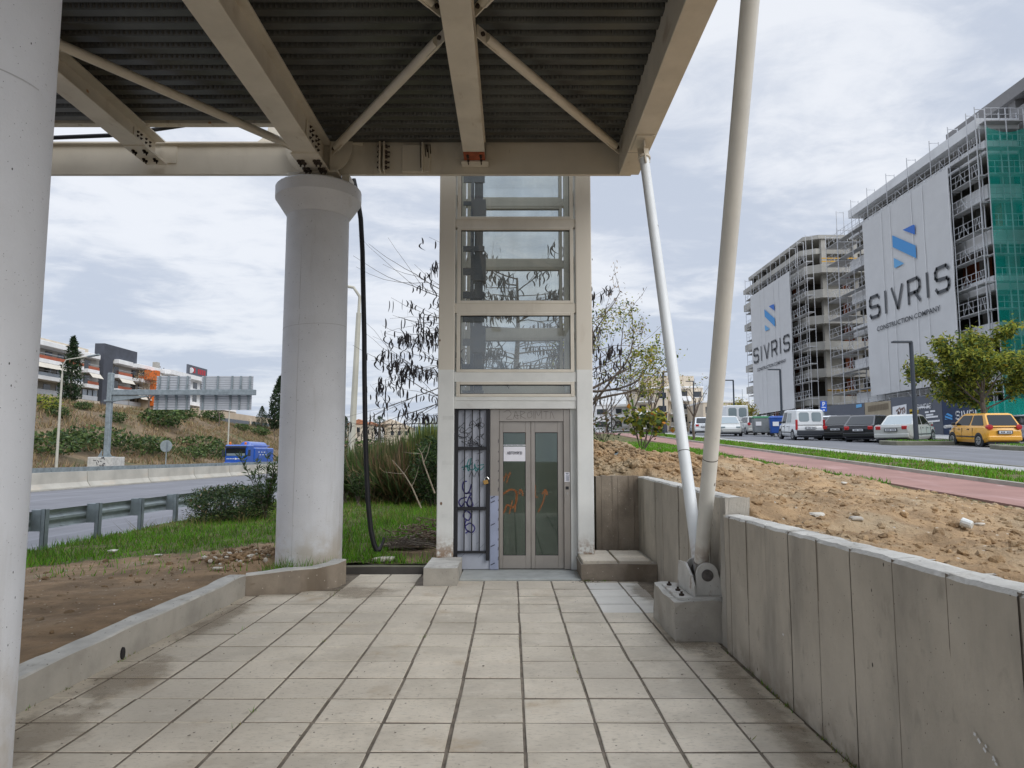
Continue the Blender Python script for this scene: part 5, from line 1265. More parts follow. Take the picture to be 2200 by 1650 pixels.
for (p0, p1, y0, y1, ribs, lab) in ((336, 408, 808, 838, (.1, .36, .66, .93), 'upper left sign back on the gantry with horizontal stiffeners'), (332, 409, 849, 880, (.1, .36, .64, .93), 'lower left sign back hanging under the gantry arm'), (433, 543, 808, 840, (.06, .32, .6, .77, .95), 'upper right sign back on the gantry against the sky'), (431, 541, 848, 881, (.06, .32, .6, .77, .95), 'lower right sign back hanging under the gantry arm end')):
    panel(gx(p0), gx(p1), onY(400, y1, GY + .6).z, onY(400, y0, GY + .6).z, ribs, lab)
# lamp masts of the motorway
def mast(x, y, z0, h, arm, label, r=.11, lean=0.):
    t = thing('motorway_lamp', label, 'street lamp', (x, y, z0), 'tall lamp masts of the motorway')
    b = MB(); b.path([(x, y, z0), (x + lean * .5, y, z0 + h * .5), (x + lean * .86, y, z0 + h * .86)], [r, r * .82, r * .66], 8); b.build('pole', M['pole_conc'], t, smooth=True)
    b = MB(); s = 1 if arm > 0 else -1; top = Vector((x + lean * .86, y, z0 + h * .86)); b.path([top, top + Vector((lean * .1, 0, h * .08)), top + Vector((s * .25, 0, h * .125)), top + Vector((arm * .55, 0, h * .142)), top + Vector((arm, 0, h * .155))], r * .42, 8); b.build('arm', M['pole_conc'], t, smooth=True)
    e = top + Vector((arm, 0, h * .155)); b = MB(); b.bar(e - Vector((s * .2, 0, .03)), e + Vector((s * .75, 0, .14)), .28, .12); b.build('lamp_head', M['galv_dark'], t, bevel=.03)
mast(-36.6, 57.2, 0, 9.4, 2.2, 'pale motorway lamp with a curved arm left of the gantry')
mast(-36.6, 91.5, 0, 8.2, 1.8, 'slender lamp mast standing below the right gantry sign', .12)
mast(-6.95, 30.5, -.1, 9.1, -2.2, 'leaning concrete lamp mast seen between column and cable', .16, .28)
mast(-36.6, 150., 0, 9.4, 2.2, 'far motorway lamp beyond the conifers right of the column', .12)
t = thing('round_road_sign', 'round traffic sign seen from behind below the gantry', 'road sign', (-36.0, 74, 0))
b = MB(); b.tube((-36.0, 74, -.2), (-36.0, 74, 2.7), .05, n=8); b.build('pole', M['galv'], t)
b = MB(); b.lathe([(.62, 73.9), (.62, 73.94)], -36.0, 2.45, 24, axis='y'); b.build('disc', M['galv'], t)
b = MB(); b.box(-35.97, -35.8, 73.86, 73.899, 1.9, 2.95); b.build('bracket', M['galv_dark'], t)
# blue truck
t = thing('tanker_truck', 'bright blue suction truck with orange beacons on the far carriageway', 'truck', (-30.3, 79, -.1)); tx, ty, tz = -30.3, 78, -.1
def tb(name, x0, x1, y0, y1, z0, z1, m, par=None, bevel=0): 
    b = MB(); b.box(tx + x0, tx + x1, ty + y0, ty + y1, tz + z0, tz + z1); return b.build(name, m, par or t, bevel=bevel)
cabn = tb('cab', -1.22, 1.22, 0, 2.1, .5, 2.75, M['p_blue'], None, .12)
tb('windscreen', -1.08, 1.08, -.03, -.012, 1.55, 2.35, M['car_glass'], cabn); tb('sun_visor', -1.15, 1.15, -.28, .2, 2.42, 2.62, M['plastic'], cabn, .03)
tb('dashboard_line', -1.0, 1.0, -.045, -.031, 1.56, 1.8, M['car_glass_pale'], cabn)
tb('bumper', -1.24, 1.24, -.15, .3, .3, .85, M['p_blue'], cabn, .05); tb('number_plate', -.3, .3, -.17, -.151, .5, .62, M['plate'], cabn)
b = MB()
for k in range(11):
    if k != 5: b.box(tx - 1.0 + k * .18, tx - 1.0 + k * .18 + .13, ty - .03, ty - .015, tz + 1.17, tz + 1.25)
b.box(tx - .08, tx + .08, ty - .03, ty - .015, tz + 1.12, tz + 1.30); b.build('front_lettering', M['signw'], cabn)
b = MB()
for k in range(6): b.box(tx + 1.262, tx + 1.27, ty + 3.4 + k * .45, ty + 3.75 + k * .45, tz + 1.9 - (k % 2) * .3, tz + 2.0 - (k % 2) * .3)
b.build('side_lettering', M['signw'], t)
for sx in (-1, 1):
    b = MB(); b.lathe([(.13, tz + 2.74), (.13, tz + 2.98), (.07, tz + 3.06)], tx + sx * .85, ty + .5, 10); b.build('beacon', M['beacon'], cabn)
    tb('mirror', sx * 1.45 - .12, sx * 1.45 + .12, .05, .12, 1.5, 2.2, M['plastic'], cabn); tb('headlight', sx * .9 - .17, sx * .9 + .17, -.17, -.151, .6, .78, M['car_glass_pale'], cabn)
tb('body', -1.26, 1.26, 2.3, 8.6, .75, 2.45, M['p_blue'], None, .1)
b = MB(); b.lathe([(.3, ty + 2.5), (.72, ty + 2.8), (.72, ty + 8.0), (.3, ty + 8.3)], tx, tz + 2.45, 16, axis='y'); b.build('tank', M['p_blue'], t, smooth=True)
b = MB(); b.tube((tx - .9, ty + 2.2, tz + 2.7), (tx - .9, ty + 8, tz + 2.7), .06); b.tube((tx + .9, ty + 2.2, tz + 2.7), (tx + .9, ty + 8, tz + 2.7), .06); b.build('roof_rail', M['p_blue'], t)
for y in (1.0, 5.4, 6.9):
    for sx in (-1, 1):
        b = MB(); b.lathe([(.5, tx + sx * 1.0 - .15), (.5, tx + sx * 1.0 + .15)], ty + y, tz + .5, 18, axis='x'); b.build('wheel', M['tyre'], t)
# white car glimpsed on the carriageway
# =================== HILLSIDE VEGETATION ===================
def g_hill():
    y = U(50, 225); x = -37.2 - random.random() ** 1.1 * 36
    z = zhill(x, y)
    if fbm(x * .12, y * .12, 3) < -.25: return None
    return (x, y, z)
P = scatter(8500, g_hill); P = np.repeat(P, 5, 0) + rng.normal(size=(len(P) * 5, 3)) * np.array([.35, .35, .03])
tag(npmesh('dry_scrub', blades(P, .85, .11, .55), 3, [M['straw'], M['leaf_brown'], M['leaf_broom']], mi=rng.choice(3, len(P), p=[.56, .30, .14])), kind='stuff')
def hb(px, py, y):     # point of the hillside seen at a photo position
    a = ray(px, py); yy = 45.
    while yy < 260:
        k = yy / a[1]; x = a[0] * k
        if x < -36.6 and H + a[2] * k < zhill(x, yy): return x, yy, zhill(x, yy)
        yy += .4
    return a[0] * y / a[1], y, zhill(a[0] * y / a[1], y)
hs_ = [(95, 975, 2.6, 'big green bush at the foot of the hill beside the left column'), (150, 968, 2.4, 'green bush behind the pale lamp mast'), (205, 960, 2.5, 'green bush just left of the gantry pedestal'), (300, 975, 2.3, 'green bush just right of the gantry pedestal'), (325, 968, 1.8, 'small olive bush near the round sign'),
       (430, 968, 2.2, 'green bush midway between round sign and truck'), (400, 985, 1.7, 'low bush behind the barrier right of the round sign'), (455, 985, 1.9, 'low green bush at the foot of the thin lamp mast'), (90, 880, 2.6, 'yellowish green shrub high on the slope at far left'), (120, 895, 2.0, 'olive shrub below the balconied flats at left'), (245, 905, 1.9, 'shrub in the middle of the dry slope left of the gantry'), (350, 915, 3.6, 'dark green shrub clump under the left gantry signs'),
       (390, 900, 2.8, 'tall dark shrub at the top of the slope behind the signs'), (455, 905, 2.6, 'round pale green shrub near the low beige building'), (560, 935, 2.0, 'shrub above the blue truck'), (520, 925, 1.8, 'brownish shrub on the slope right of the thin lamp mast'), (178, 880, 1.6, 'small leaning shrub in front of the grey pillar')]
for k, (px, py, s, lab) in enumerate(hs_):
    x, y, z = hb(px, py, 110); kk = s * (y / 75) ** .5 * (.9 if py > 945 else .68)
    bushmass('hillside_shrub', lab, x, y, z - .2, kk * (1.7 if py > 945 else 1.1), kk * 1.2, kk * (1. if py > 945 else .95), 800, .30 * kk / 1.4, [M['leaf_dark'], M['leaf_mid'], M['leaf_olive'] if k == 8 else M['leaf_broom']], [.4, .3, .3] if k != 8 else [.1, .3, .6], 60 + k, 'shrub', .5, 4, 'shrubs on the dry hillside')
def cypress(px, pyb, pyt, y, w, label, seed, name='cypress_tree', bend=0., open_=0.):
    p = onY(px, pyb, y); q = onY(px, pyt, y); h = q.z - p.z; t = thing(name, label, 'tree', (p.x, y, p.z), 'dark conifers'); r = np.random.default_rng(seed); n = 2600
    u = r.uniform(0, 1, n) ** 1.15; a = r.uniform(0, 6.283, n); rad = w * np.interp(u, [0, .12, .35, .7, .93, 1], [.55, .95, 1, .62, .2, .04]) * np.sqrt(r.uniform(.25, 1.1, n)) * (1 + .25 * np.sin(a * 3 + u * 19) + open_ * np.sin(u * 40))
    P = np.stack([p.x + rad * np.cos(a) + bend * u ** 3, y + rad * np.sin(a), p.z + u * h * .97], 1)
    npmesh('crown', leaves(P, h * .05, .8, .4), 4, M['leaf_cyp'], t)
    b = MB(); b.path([(p.x, y, p.z - .5), (p.x, y, p.z + h * .5), (p.x + bend * .5, y, p.z + h * .9)], [w * .14, w * .09, w * .03], 6); b.build('trunk', M['bark'], t)
cypress(150, 862, 722, 112, 1.45, 'tall dark cypress in front of the left balconied flats', 41)
cypress(590, 922, 806, 185, 1.55, 'tall cypress with a bent tip beside the white column', 42, bend=1.2)
cypress(562, 922, 872, 180, 1.5, 'short cypress left of the bent one near the beige building', 43)
cypress(741, 960, 894, 120, 1.3, 'dark cypress just right of the white column', 44)
cypress(815, 948, 893, 75, 1.6, 'open branched conifer behind the broom bushes', 45, 'conifer', 0, .45)
cypress(545, 925, 905, 178, 1.0, 'smallest dark conifer by the beige building', 46, 'conifer')
bushmass('roadside_bush', 'dark round bush behind the leaning lamp mast', -9.5, 44, -.2, 2.2, 2, 2.6, 900, .34, [M['leaf_dark'], M['leaf_mid']], [.8, .2], 91)
bushmass('roadside_bush', 'brownish bush on the bend right of the white column', -22.5, 95, -.2, 3.4, 3, 3.6, 900, .5, [M['leaf_brown'], M['leaf_broom']], [.6, .4], 92)
bushmass('roadside_bush', 'dark thicket closing the view beyond the broom bushes', -5., 36, -.2, 3.0, 2.6, 2.3, 1400, .34, [M['leaf_dark'], M['leaf_broom']], [.6, .4], 93)
bushmass('roadside_bush', 'grey green thicket behind the lift on the rising ground', .8, 30, 1.4, 2.6, 2.2, 2.0, 1200, .3, [M['leaf_dark'], M['leaf_broom'], M['leaf_brown']], [.4, .4, .2], 94)
# distant village houses
def house(px, py, y, w, h, m, label, rm='roof_red'):
    p = onY(px, py, y); t = thing('village_house', label, 'house', (p.x, y, p.z), 'houses in the far distance')
    b = MB(); b.box(p.x - w / 2, p.x + w / 2, y, y + w, p.z - 8, p.z + h); b.build('wall', m, t)
    b = MB(); b.prism([(p.x - w * .56, y - .4, p.z + h), (p.x + w * .56, y - .4, p.z + h), (p.x, y - .4, p.z + h * 1.5)], (0, w + 1, 0)); b.build('roof', M[rm], t)
    for k in range(3): b = MB(); b.box(p.x - w * .35 + k * w * .28, p.x - w * .22 + k * w * .28, y - .06, y - .01, p.z + h * .3, p.z + h * .7); b.build('window', M['win'], t)
house(770, 935, 330, 11, 5, M['offwhite'], 'orange toned distant house beside the leaning mast'); house(795, 938, 350, 10, 5, M['white'], 'pale distant house with a red roof left of the conifer'); house(838, 938, 360, 13, 6, M['beige'], 'beige distant house above the broom bushes', 'offwhite'); house(858, 942, 340, 12, 5, M['offwhite'], 'cream distant house half hidden by the broom bushes', 'offwhite')

# =================== FLATS ON THE HILL ===================
FX = -80.
def fy(px): return onX(px, 850, FX).y
def fz(px, py): return onX(px, py, FX).z
t = thing('apartment_building', 'white balconied apartment block with a charcoal frame on the hill', 'building', (FX, 135, 10))
b = MB(); b.box(FX - 14, FX, 112, 160, 6, 20.4); b.build('wall', M['greyw'], t)
b = MB(); b.box(FX - 12, FX - 1, 118, 134, 20.4, 21.6); b.box(FX - 9, FX - 6, 122.5, 125.5, 21.6, 23.0); b.build('roof_block', M['offwhite'], t)
b = MB(); b.box(FX - 9.4, FX - 5.6, 122, 126, 23.0, 24.4); b.build('roof_tank', M['charcoal'], t)
b = MB(); b.box(FX - 1, FX + .9, 136.0, 139.2, 8, 23.1); b.box(FX - 1, FX + .89, 139.2, 148, 20.3, 23.1); b.build('charcoal_frame', M['charcoal'], t)
b = MB(); b.box(FX + .1, FX + .6, 112, 162, 8, 11.75); b.build('terrace_wall', M['offwhite'], t)
b = MB()
for (y0, y1) in ((113, 129), (131, 136), (139, 148)): b.box(FX + .61, FX + .66, y0, y1, 9.6, 10.8)
b.build('basement_window', M['charcoal'], t)
lv = [(20.46, 19.6), (17.45, 16.75), (14.65, 13.95)]
segs = [(112, 128.6), (130.2, 135.0), (139.6, 146), (146.3, 158.5)]
for si, (y0, y1) in enumerate(segs):
    ov = (2.4, 1.5, 1.9, 2.3)[si]
    for li, (zt, zb_) in enumerate(lv):
        b = MB(); b.prism([(FX, y0, zb_), (FX + ov, y0, zb_), (FX + ov, y1 - 1.2, zb_), (FX + ov * .5, y1, zb_), (FX, y1, zb_)], (0, 0, zt - zb_)); b.build('balcony', M['white'], t, bevel=.05)
        if li:
            b = MB(); b.box(FX + ov - .06, FX + ov - .02, y0 + .1, y1 - 1.3, zt, zt + .55); b.build('railing', M['terracotta'] if li == 1 or si in (1, 2) else M['win_pale'], t)
            b = MB(); b.box(FX + ov - .08, FX + ov, y0, y1 - 1.2, zt + .86, zt + .92); b.build('handrail', M['signback'], t)
        # doors and windows behind the balcony
        n = max(1, int((y1 - y0) / 4))
        for k in range(n): ya = lerp(y0 + .8, y1 - 2.5, (k + .2) / n); b = MB(); b.box(FX + .01, FX + .07, ya, ya + 1.8, zb_ - 2.25, zb_ - .35); b.build('window', M['win'], t)
    for li in (1, 2):
        if (si, li) not in ((0, 1), (1, 1), (2, 1), (3, 2)): continue
        zt = lv[li][1]; b = MB(); y2 = lerp(y0, y1, .8); b.prism([(FX + ov, y0 + .3, zt - .05), (FX + ov, y2, zt - .05), (FX + ov + .7, y2, zt - .9), (FX + ov + .7, y0 + .3, zt - .9)], (.03, 0, .03)); b.build('awning', M['awning'], t)
    b = MB(); b.box(FX + .62, FX + .66, y0, y1, 11.76, 12.6); b.build('terrace_railing', M['signback'], t)
b = MB()
for y in (130.6, 132.2, 133.8): b.box(FX + .4, FX + .5, y, y + 1.2, 12., 13.7)
b.build('bay_window', M['win_pale'], t)
t = thing('orange_portal', 'bright orange portal frame on the end of the white flats', 'building', (FX + 3, 158, 10))
b = MB(); b.box(FX + 2.4, FX + 3.6, 148.4, 151, 17.4, 19.3); b.box(FX + 2.4, FX + 3.6, 151, 152.6, 12, 19.6); b.build('frame', M['orange'], t)
b = MB(); b.box(FX, FX + 2.39, 150.9, 153.5, 9, 18.6); b.build('wall', M['beige'], t)
# second block
t = thing('apartment_building', 'lower white block with rounded balconies and a dark roof sign', 'building', (-80, 185, 9))
F2 = -80.; b = MB(); b.box(F2 - 12, F2, 160, 205, 4, 20.6); b.build('wall', M['white'], t)
b = MB(); b.box(F2 - 9, F2 - 3, 162, 172, 20.6, 21.6); b.box(F2 - 5, F2 - 4, 166, 167.5, 21.6, 23.4); b.build('roof_block', M['greyw'], t)
for (z0, z1) in ((20.0, 21.0), (16.8, 17.7), (13.6, 14.5)):
    b = MB(); b.prism([(F2, 160, z0), (F2 + 1.8, 161, z0), (F2 + 1.8, 200, z0), (F2, 205, z0)], (0, 0, z1 - z0)); b.build('balcony', M['white'], t)
for z in (17.75, 14.55, 11.35):
    for y in np.arange(164, 202, 4.2): b = MB(); b.box(F2 + .01, F2 + .08, y, y + 2.2, z, z + 1.9); b.build('window', M['win'], t)
b = MB(); b.box(F2 + 1.2, F2 + 1.5, 170, 181, 21.0, 23.4); rsn = b.build('roof_sign', M['hoard'], t)
b = MB()
for k in range(7):
    if k in (2,): continue
    y = 172.2 + k * 1.15; b.box(F2 + 1.51, F2 + 1.56, y, y + .75, 21.6, 22.9)
b.build('sign_letters', M['hyd'], rsn)
b = MB(); b.lathe([(.6, 0), (.7, .05)], 0, 0, 14, axis='y'); o = b.build('satellite_dish', M['signw'], t); o.location = (F2 + 1.75, 171.2, 22.0)
# low commercial building
t = thing('commercial_building', 'long low beige building with dark windows above the truck', 'building', (-78, 215, 9))
b = MB(); b.box(-92, -76.2, 172, 244, 5, 12.9); b.build('wall', M['beige'], t)
b = MB(); b.box(-76.19, -76.0, 178, 236, 9.0, 11.2); b.build('shop_window', M['win'], t)
for y in (205, 214, 222, 230):
    b = MB(); b.box(-76.18, -75.8, y, y + .9, 6, 12); b.build('pillar', M['offwhite'], t)
b = MB(); b.box(-79, -77.5, 224, 227, 12.9, 14.2); b.build('roof_unit', M['charcoal'], t)
# bare tree in front of the flats
def bare_tree(name, label, x, y, z, h, seed, leafm=None, nl=0, lsz=.3, group=None, spread=.45, sp=.42):
    t = thing(name, label, 'tree', (x, y, z), group); rs = random.Random(seed); b = MB(); tips = []
    b.path([(x, y, z - .3), (x + .03 * h * rs.uniform(-1, 1), y, z + h * .2), (x, y, z + h * .36)], [h * .022, h * .018, h * .015], 6, caps=False)
    for k in range(5): a = k * 1.27 + seed; grow(b, (x, y, z + h * rs.uniform(.26, .36)), (.55 * math.cos(a), .55 * math.sin(a), 1), h * .3, h * .011, 3, tips, rs, sp, .12, 2 if h < 5 else 3, 3, .1, 4, .55)
    b.build('trunk', M['bark'], t)
    if nl: P, D = tippts(tips, nl, h * .02); npmesh('crown', leaves(P, lsz, -.1, .6), 4, leafm, t, rng.integers(0, len(leafm), nl))
    return t
x, y, z = hb(318, 893, 100); bare_tree('bare_tree', 'autumn tree with thin brown twigs in front of the flats', x, y, z, 8.5, 5, [M['leaf_brown'], M['straw']], 500, .28)
x, y, z = hb(470, 915, 130); bare_tree('bare_tree', 'thin bare tree before the low beige building', x, y, z, 6, 6, [M['leaf_brown'], M['leaf_olive']], 160, .3)
x, y, z = hb(590, 950, 120); bare_tree('bare_tree', 'grey leafless bush tree behind the blue truck', x, y, z, 4, 7)
# =================== VEHICLES ===================
def quadpt(q, u, v):
    a, b_, c, d = [Vector(p) for p in q]; return (a.lerp(b_, u)).lerp(d.lerp(c, u), v)
def slab_on(name, q, u0, u1, v0, v1, m, par, off=.008, rnd=0.):
    b = MB(); a, b_, c, d = [Vector(p) for p in q]; n = (b_ - a).cross(d - a).normalized()
    P = [(u0 + rnd * (u1 - u0), v0), (u1 - rnd * (u1 - u0), v0), (u1, v0 + rnd * (v1 - v0)), (u1, v1 - rnd * (v1 - v0)), (u1 - rnd * (u1 - u0), v1), (u0 + rnd * (u1 - u0), v1), (u0, v1 - rnd * (v1 - v0)), (u0, v0 + rnd * (v1 - v0))] if rnd else [(u0, v0), (u1, v0), (u1, v1), (u0, v1)]
    b.prism([quadpt(q, u, v) + n * .001 for u, v in P], n * off); return b.build(name, m, par)
def car(name, label, m, L=3.6, W=1.6, Hh=1.5, belt=.88, hood=.86, nose=.62, cab=(-1.74, -1.35, .75, 1.35), tail=None, cat='car', wheel=.29, glassm=None, lights='round', van=False, wb=(-1.1, 1.2), group='cars along the street', bump=None, rearm=None):
    """x forward, y to the left, origin on the ground in the middle"""
    t = thing(name, label, cat, (0, 0, 0), group); h = L / 2; w = W / 2
    st = [(-h, .42, belt - .22, .86), (-h + .06, .28, belt - .06, .95), (-h + .35, .2, belt, 1.), (-.2, .19, belt, 1.), (h * .42, .2, belt - .01, 1.), (h - .55, .2, hood - .04, .97), (h - .12, .26, nose + .04, .86), (h, .36, nose - .12, .72)]
    if tail: st[0] = (-h, .40, tail - .12, .86); st[1] = (-h + .07, .28, tail, .95); st[2] = (-h + .55, .2, tail + .02, 1.)
    b = MB(); V = []
    for (x, zl, zb_, k) in st:
        y = w * k; pr = [(y * .9, zl), (y, zl + .14), (y, (zl + zb_) / 2 + .05), (y * .965, zb_ - .06), (y * .88, zb_)]
        V += [(x, a, z) for a, z in pr] + [(x, -a, z) for a, z in reversed(pr)]
    n = 10; f = []
    for i in range(len(st) - 1):
        for k in range(n): f.append((i * n + k, (i + 1) * n + k, (i + 1) * n + (k + 1) % n, i * n + (k + 1) % n))
    f.append(tuple(range(n - 1, -1, -1)) ); f.append(tuple(range((len(st) - 1) * n, len(st) * n)))
    b.add(V, [tuple(reversed(q)) for q in f])
    xr, xrt, xft, xf = cab; wb_ = w * .90; wt = w * (.90 if van else .74); zt = Hh; zb_ = belt - .03
    xm = (xrt + xft) / 2
    B = [(xr, wb_, zb_), (xf, wb_, zb_), (xf, -wb_, zb_), (xr, -wb_, zb_)]; T = [(xrt, wt, zt - .05), (xft, wt, zt - .06), (xft, -wt, zt - .06), (xrt, -wt, zt - .05)]
    R1 = [(xrt + .06, wt * .8, zt), (xft - .1, wt * .8, zt), (xft - .1, -wt * .8, zt), (xrt + .06, -wt * .8, zt)]
    b.add(B + T + R1, [(1, 0, 4, 5), (2, 1, 5, 6), (3, 2, 6, 7), (0, 3, 7, 4), (5, 4, 8, 9), (6, 5, 9, 10), (7, 6, 10, 11), (4, 7, 11, 8), (9, 8, 11, 10)])
    body = b.build('body', m, t, smooth=True); 
    bv = body.modifiers.new('edge', 'BEVEL'); bv.width = .055; bv.segments = 3; bv.limit_method = 'ANGLE'; bv.angle_limit = R(25)
    gm = glassm or M['car_glass']
    left = (B[1], B[0], T[0], T[1]); right = (B[3], B[2], T[2], T[3]); rear = (B[0], B[3], T[3], T[0]); front = (B[2], B[1], T[1], T[2])
    if van:
        slab_on('side_window', left, .07, .30, .12, .86, gm, t, .01, .08); slab_on('side_window', left, .36, .62, .16, .82, M['car_glass_pale'], t, .01, .06)
        slab_on('side_window', right, .7, .93, .12, .86, gm, t, .01, .08)
        slab_on('rear_window', rear, .08, .46, .22, .86, M['car_glass_pale'], t, .012, .14); slab_on('rear_window', rear, .56, .92, .22, .86, M['car_glass_pale'], t, .012, .14)
    else:
        slab_on('side_window', left, .08, .50, .10, .92, gm, t, .01, .06); slab_on('side_window', left, .55, .90, .10, .92, gm, t, .01, .06)
        slab_on('side_window', right, .10, .45, .10, .92, gm, t, .01, .06); slab_on('side_window', right, .50, .92, .10, .92, gm, t, .01, .06)
        slab_on('rear_window', rear, .06, .94, .10, .94, rearm or glassm or M['car_glass'], t, .012, .05)
    slab_on('windscreen', front, .05, .95, .06, .94, gm, t, .012, .04)
    for wx in wb:
        for s in (1, -1):
            b = MB(); b.lathe([(wheel * 1.16, s * (w - .05)), (wheel * 1.16, s * (w + .006))], wx, wheel + .02, 20, axis='y'); b.build('wheel_arch', M['plastic'], t)
            b = MB(); b.lathe([(wheel * .9, s * (w - .2)), (wheel, s * (w - .18)), (wheel, s * (w - .01)), (wheel * .92, s * (w + .012))], wx, wheel, 20, axis='y'); wh = b.build('wheel', M['tyre'], t, smooth=True)
            b = MB(); b.lathe([(wheel * .66, s * (w + .005)), (wheel * .64, s * (w + .02)), (wheel * .2, s * (w + .012))], wx, wheel, 16, axis='y'); 
            for k in range(6): a = k * math.pi / 3; b.lathe([(wheel * .11, s * (w + .0205)), (wheel * .11, s * (w + .0215))], wx + wheel * .42 * math.cos(a), wheel + wheel * .42 * math.sin(a), 8, 1, axis='y')
            b.build('rim', [M['rim'], M['plastic']], wh)
    tz = (tail or belt)
    for s in (1, -1):
        if van: b = MB(); b.box(-h - .012, -h + .14, s * (w * .93) - .05, s * (w * .93) + .06, .62, 1.22); b.build('tail_light', M['red_light'], t, bevel=.02)
        elif lights == 'round': b = MB(); b.lathe([(.02, -h - .04), (.115, -h - .025), (.125, -h + .14)], s * w * .78, tz - .04, 16, axis='x'); b.build('tail_light', M['red_light'], t, smooth=True)
        else: b = MB(); b.box(-h - .015, -h + .16, s * w * .69 - .13, s * w * .69 + .13, tz - .26, tz - .06); b.build('tail_light', M['red_light'], t, bevel=.03)
        b = MB(); b.box(cab[3] - .42, cab[3] - .3, s * (w + .02) - .07, s * (w + .02) + .09, belt + .02, belt + .16); b.build('mirror', M['plastic'] if m is not M['p_silver'] else m, t, bevel=.02)
        b = MB(); b.box(-L * .25, L * .22, s * (w + .002) - .012, s * (w + .002) + .012, .43, .48); b.build('side_strip', M['plastic'], t)
        b = MB(); b.box(h - .2, h - .03, s * w * .62 - .15, s * w * .62 + .15, nose - .06, nose + .07); b.build('headlight', M['car_glass_pale'], t, bevel=.03)
        for sx_ in (-.62, .28, .98 if not van else 1.0): b = MB(); b.box(sx_ - .007, sx_ + .007, s * (w - .004) - .009, s * (w - .004) + .009, .36, belt - .09); b.build('door_seam', M['plastic'], t)
        for hx in (-.25, .55): b = MB(); b.box(hx - .07, hx + .07, s * (w * .985) - .012, s * (w * .985) + .022, belt - .17, belt - .13); b.build('door_handle', M['plastic'], t)
    b = MB(); b.box(-h - .05, -h + .12, -w * .92, w * .92, .3, .52 if not van else .6); b.build('rear_bumper', bump or m, t, bevel=.05, seg=2)
    b = MB(); b.box(-h - .062, -h - .02, -.3, .3, tz - .34 if not bump else .66, tz - .18 if not bump else .80); b.build('plate_recess', M['plastic'], t)
    b = MB(); b.box(-h - .07, -h - .0625, -.26, .26, tz - .315 if not bump else .675, tz - .205 if not bump else .785); pl = b.build('number_plate', M['plate'], t)
    b = MB()
    for k in range(7):
        if k != 3: b.box(-h - .0735, -h - .0705, -.21 + k * .06, -.21 + k * .06 + .038, tz - .29 if not bump else .70, tz - .23 if not bump else .76)
    b.build('plate_characters', M['ink'], pl)
    b = MB(); b.box(-h + .15, h - .3, -w * .8, w * .8, .16, .24); b.build('underbody', M['plastic'], t)
    return t
def put(t, x, y, heading, dz=0):
    t.location = (x, y, zp(y) - .055 + dz); t.rotation_euler = (0, R(-2.8) * math.cos(R(heading)), R(90 - heading)); return t
sm = dict(L=3.5, W=1.52, Hh=1.5, belt=.93, hood=.92, nose=.66, cab=(-1.74, -1.30, .50, 1.30), wb=(-1.12, 1.14))
put(car('parked_car', 'yellow small hatchback parked on the street with round tail lights', M['p_yellow'], **sm), 21.62, 32.6, 6)
put(car('parked_car', 'silver saloon car parked nose in beside the dark lamp post', M['p_silver'], L=4.6, W=1.76, Hh=1.48, belt=.92, hood=.9, nose=.64, cab=(-1.5, -.72, .7, 1.45), tail=.96, rearm=M['car_glass_pale'], lights='box', wheel=.31, wb=(-1.38, 1.34), glassm=M['car_glass']), 20.7, 37.2, 46)  # rear window: sky reflection put into the pale glass colour
hb_ = dict(L=4.2, W=1.76, Hh=1.47, belt=.92, hood=.9, nose=.64, cab=(-2.0, -1.32, .45, 1.3), lights='box', wheel=.31, wb=(-1.3, 1.3))
put(car('parked_car', 'black hatchback with red tail lights parked left of the silver saloon', M['p_black'], **hb_), 20.15, 39.6, 46)
put(car('parked_car', 'second black hatchback half hidden between another one and the white van', M['p_black'], **hb_), 20.3, 42.6, 46)
put(car('parked_car', 'white car showing only its flank behind the black hatchbacks', M['p_white'], **hb_), 21.1, 46.0, 46)
put(car('delivery_van', 'white panel van with two rear windows and dark bumper', M['p_white'], L=4.0, W=1.68, Hh=1.82, belt=.95, hood=.95, nose=.72, cab=(-1.98, -1.86, .55, 1.35), van=True, cat='van', wheel=.3, wb=(-1.3, 1.25), bump=M['plastic']), 17.75, 43.7, 5)
put(car('parked_car', 'small silver car far down the street left of the blue bin', M['p_silver'], **sm), 19.9, 59, 4)
put(car('parked_car', 'pale blue grey car seen beside the right strut down the street', M['p_silver'], L=4.3, W=1.75, Hh=1.5, belt=.95, hood=.92, nose=.66, cab=(-2.0, -1.5, .6, 1.3), wb=(-1.3, 1.3), lights='box', glassm=M['car_glass_pale']), 16.4, 54, 190)
put(car('parked_car', 'white hatchback between the two struts down the street', M['p_white'], **hb_), 16.6, 62, 8)
put(car('parked_car', 'grey car cut off by the right edge behind the yellow one', M['p_grey'], **hb_), 26.9, 36.4, 60)
put(car('minibus', 'white and blue minibus parked beyond the pale car near the struts', M['p_white'], L=6, W=2.1, Hh=2.6, belt=1.3, hood=1.3, nose=.9, cab=(-2.98, -2.9, 2.2, 2.9), van=True, cat='bus', wheel=.36, wb=(-1.9, 2.0)), 20.3, 66, 4)
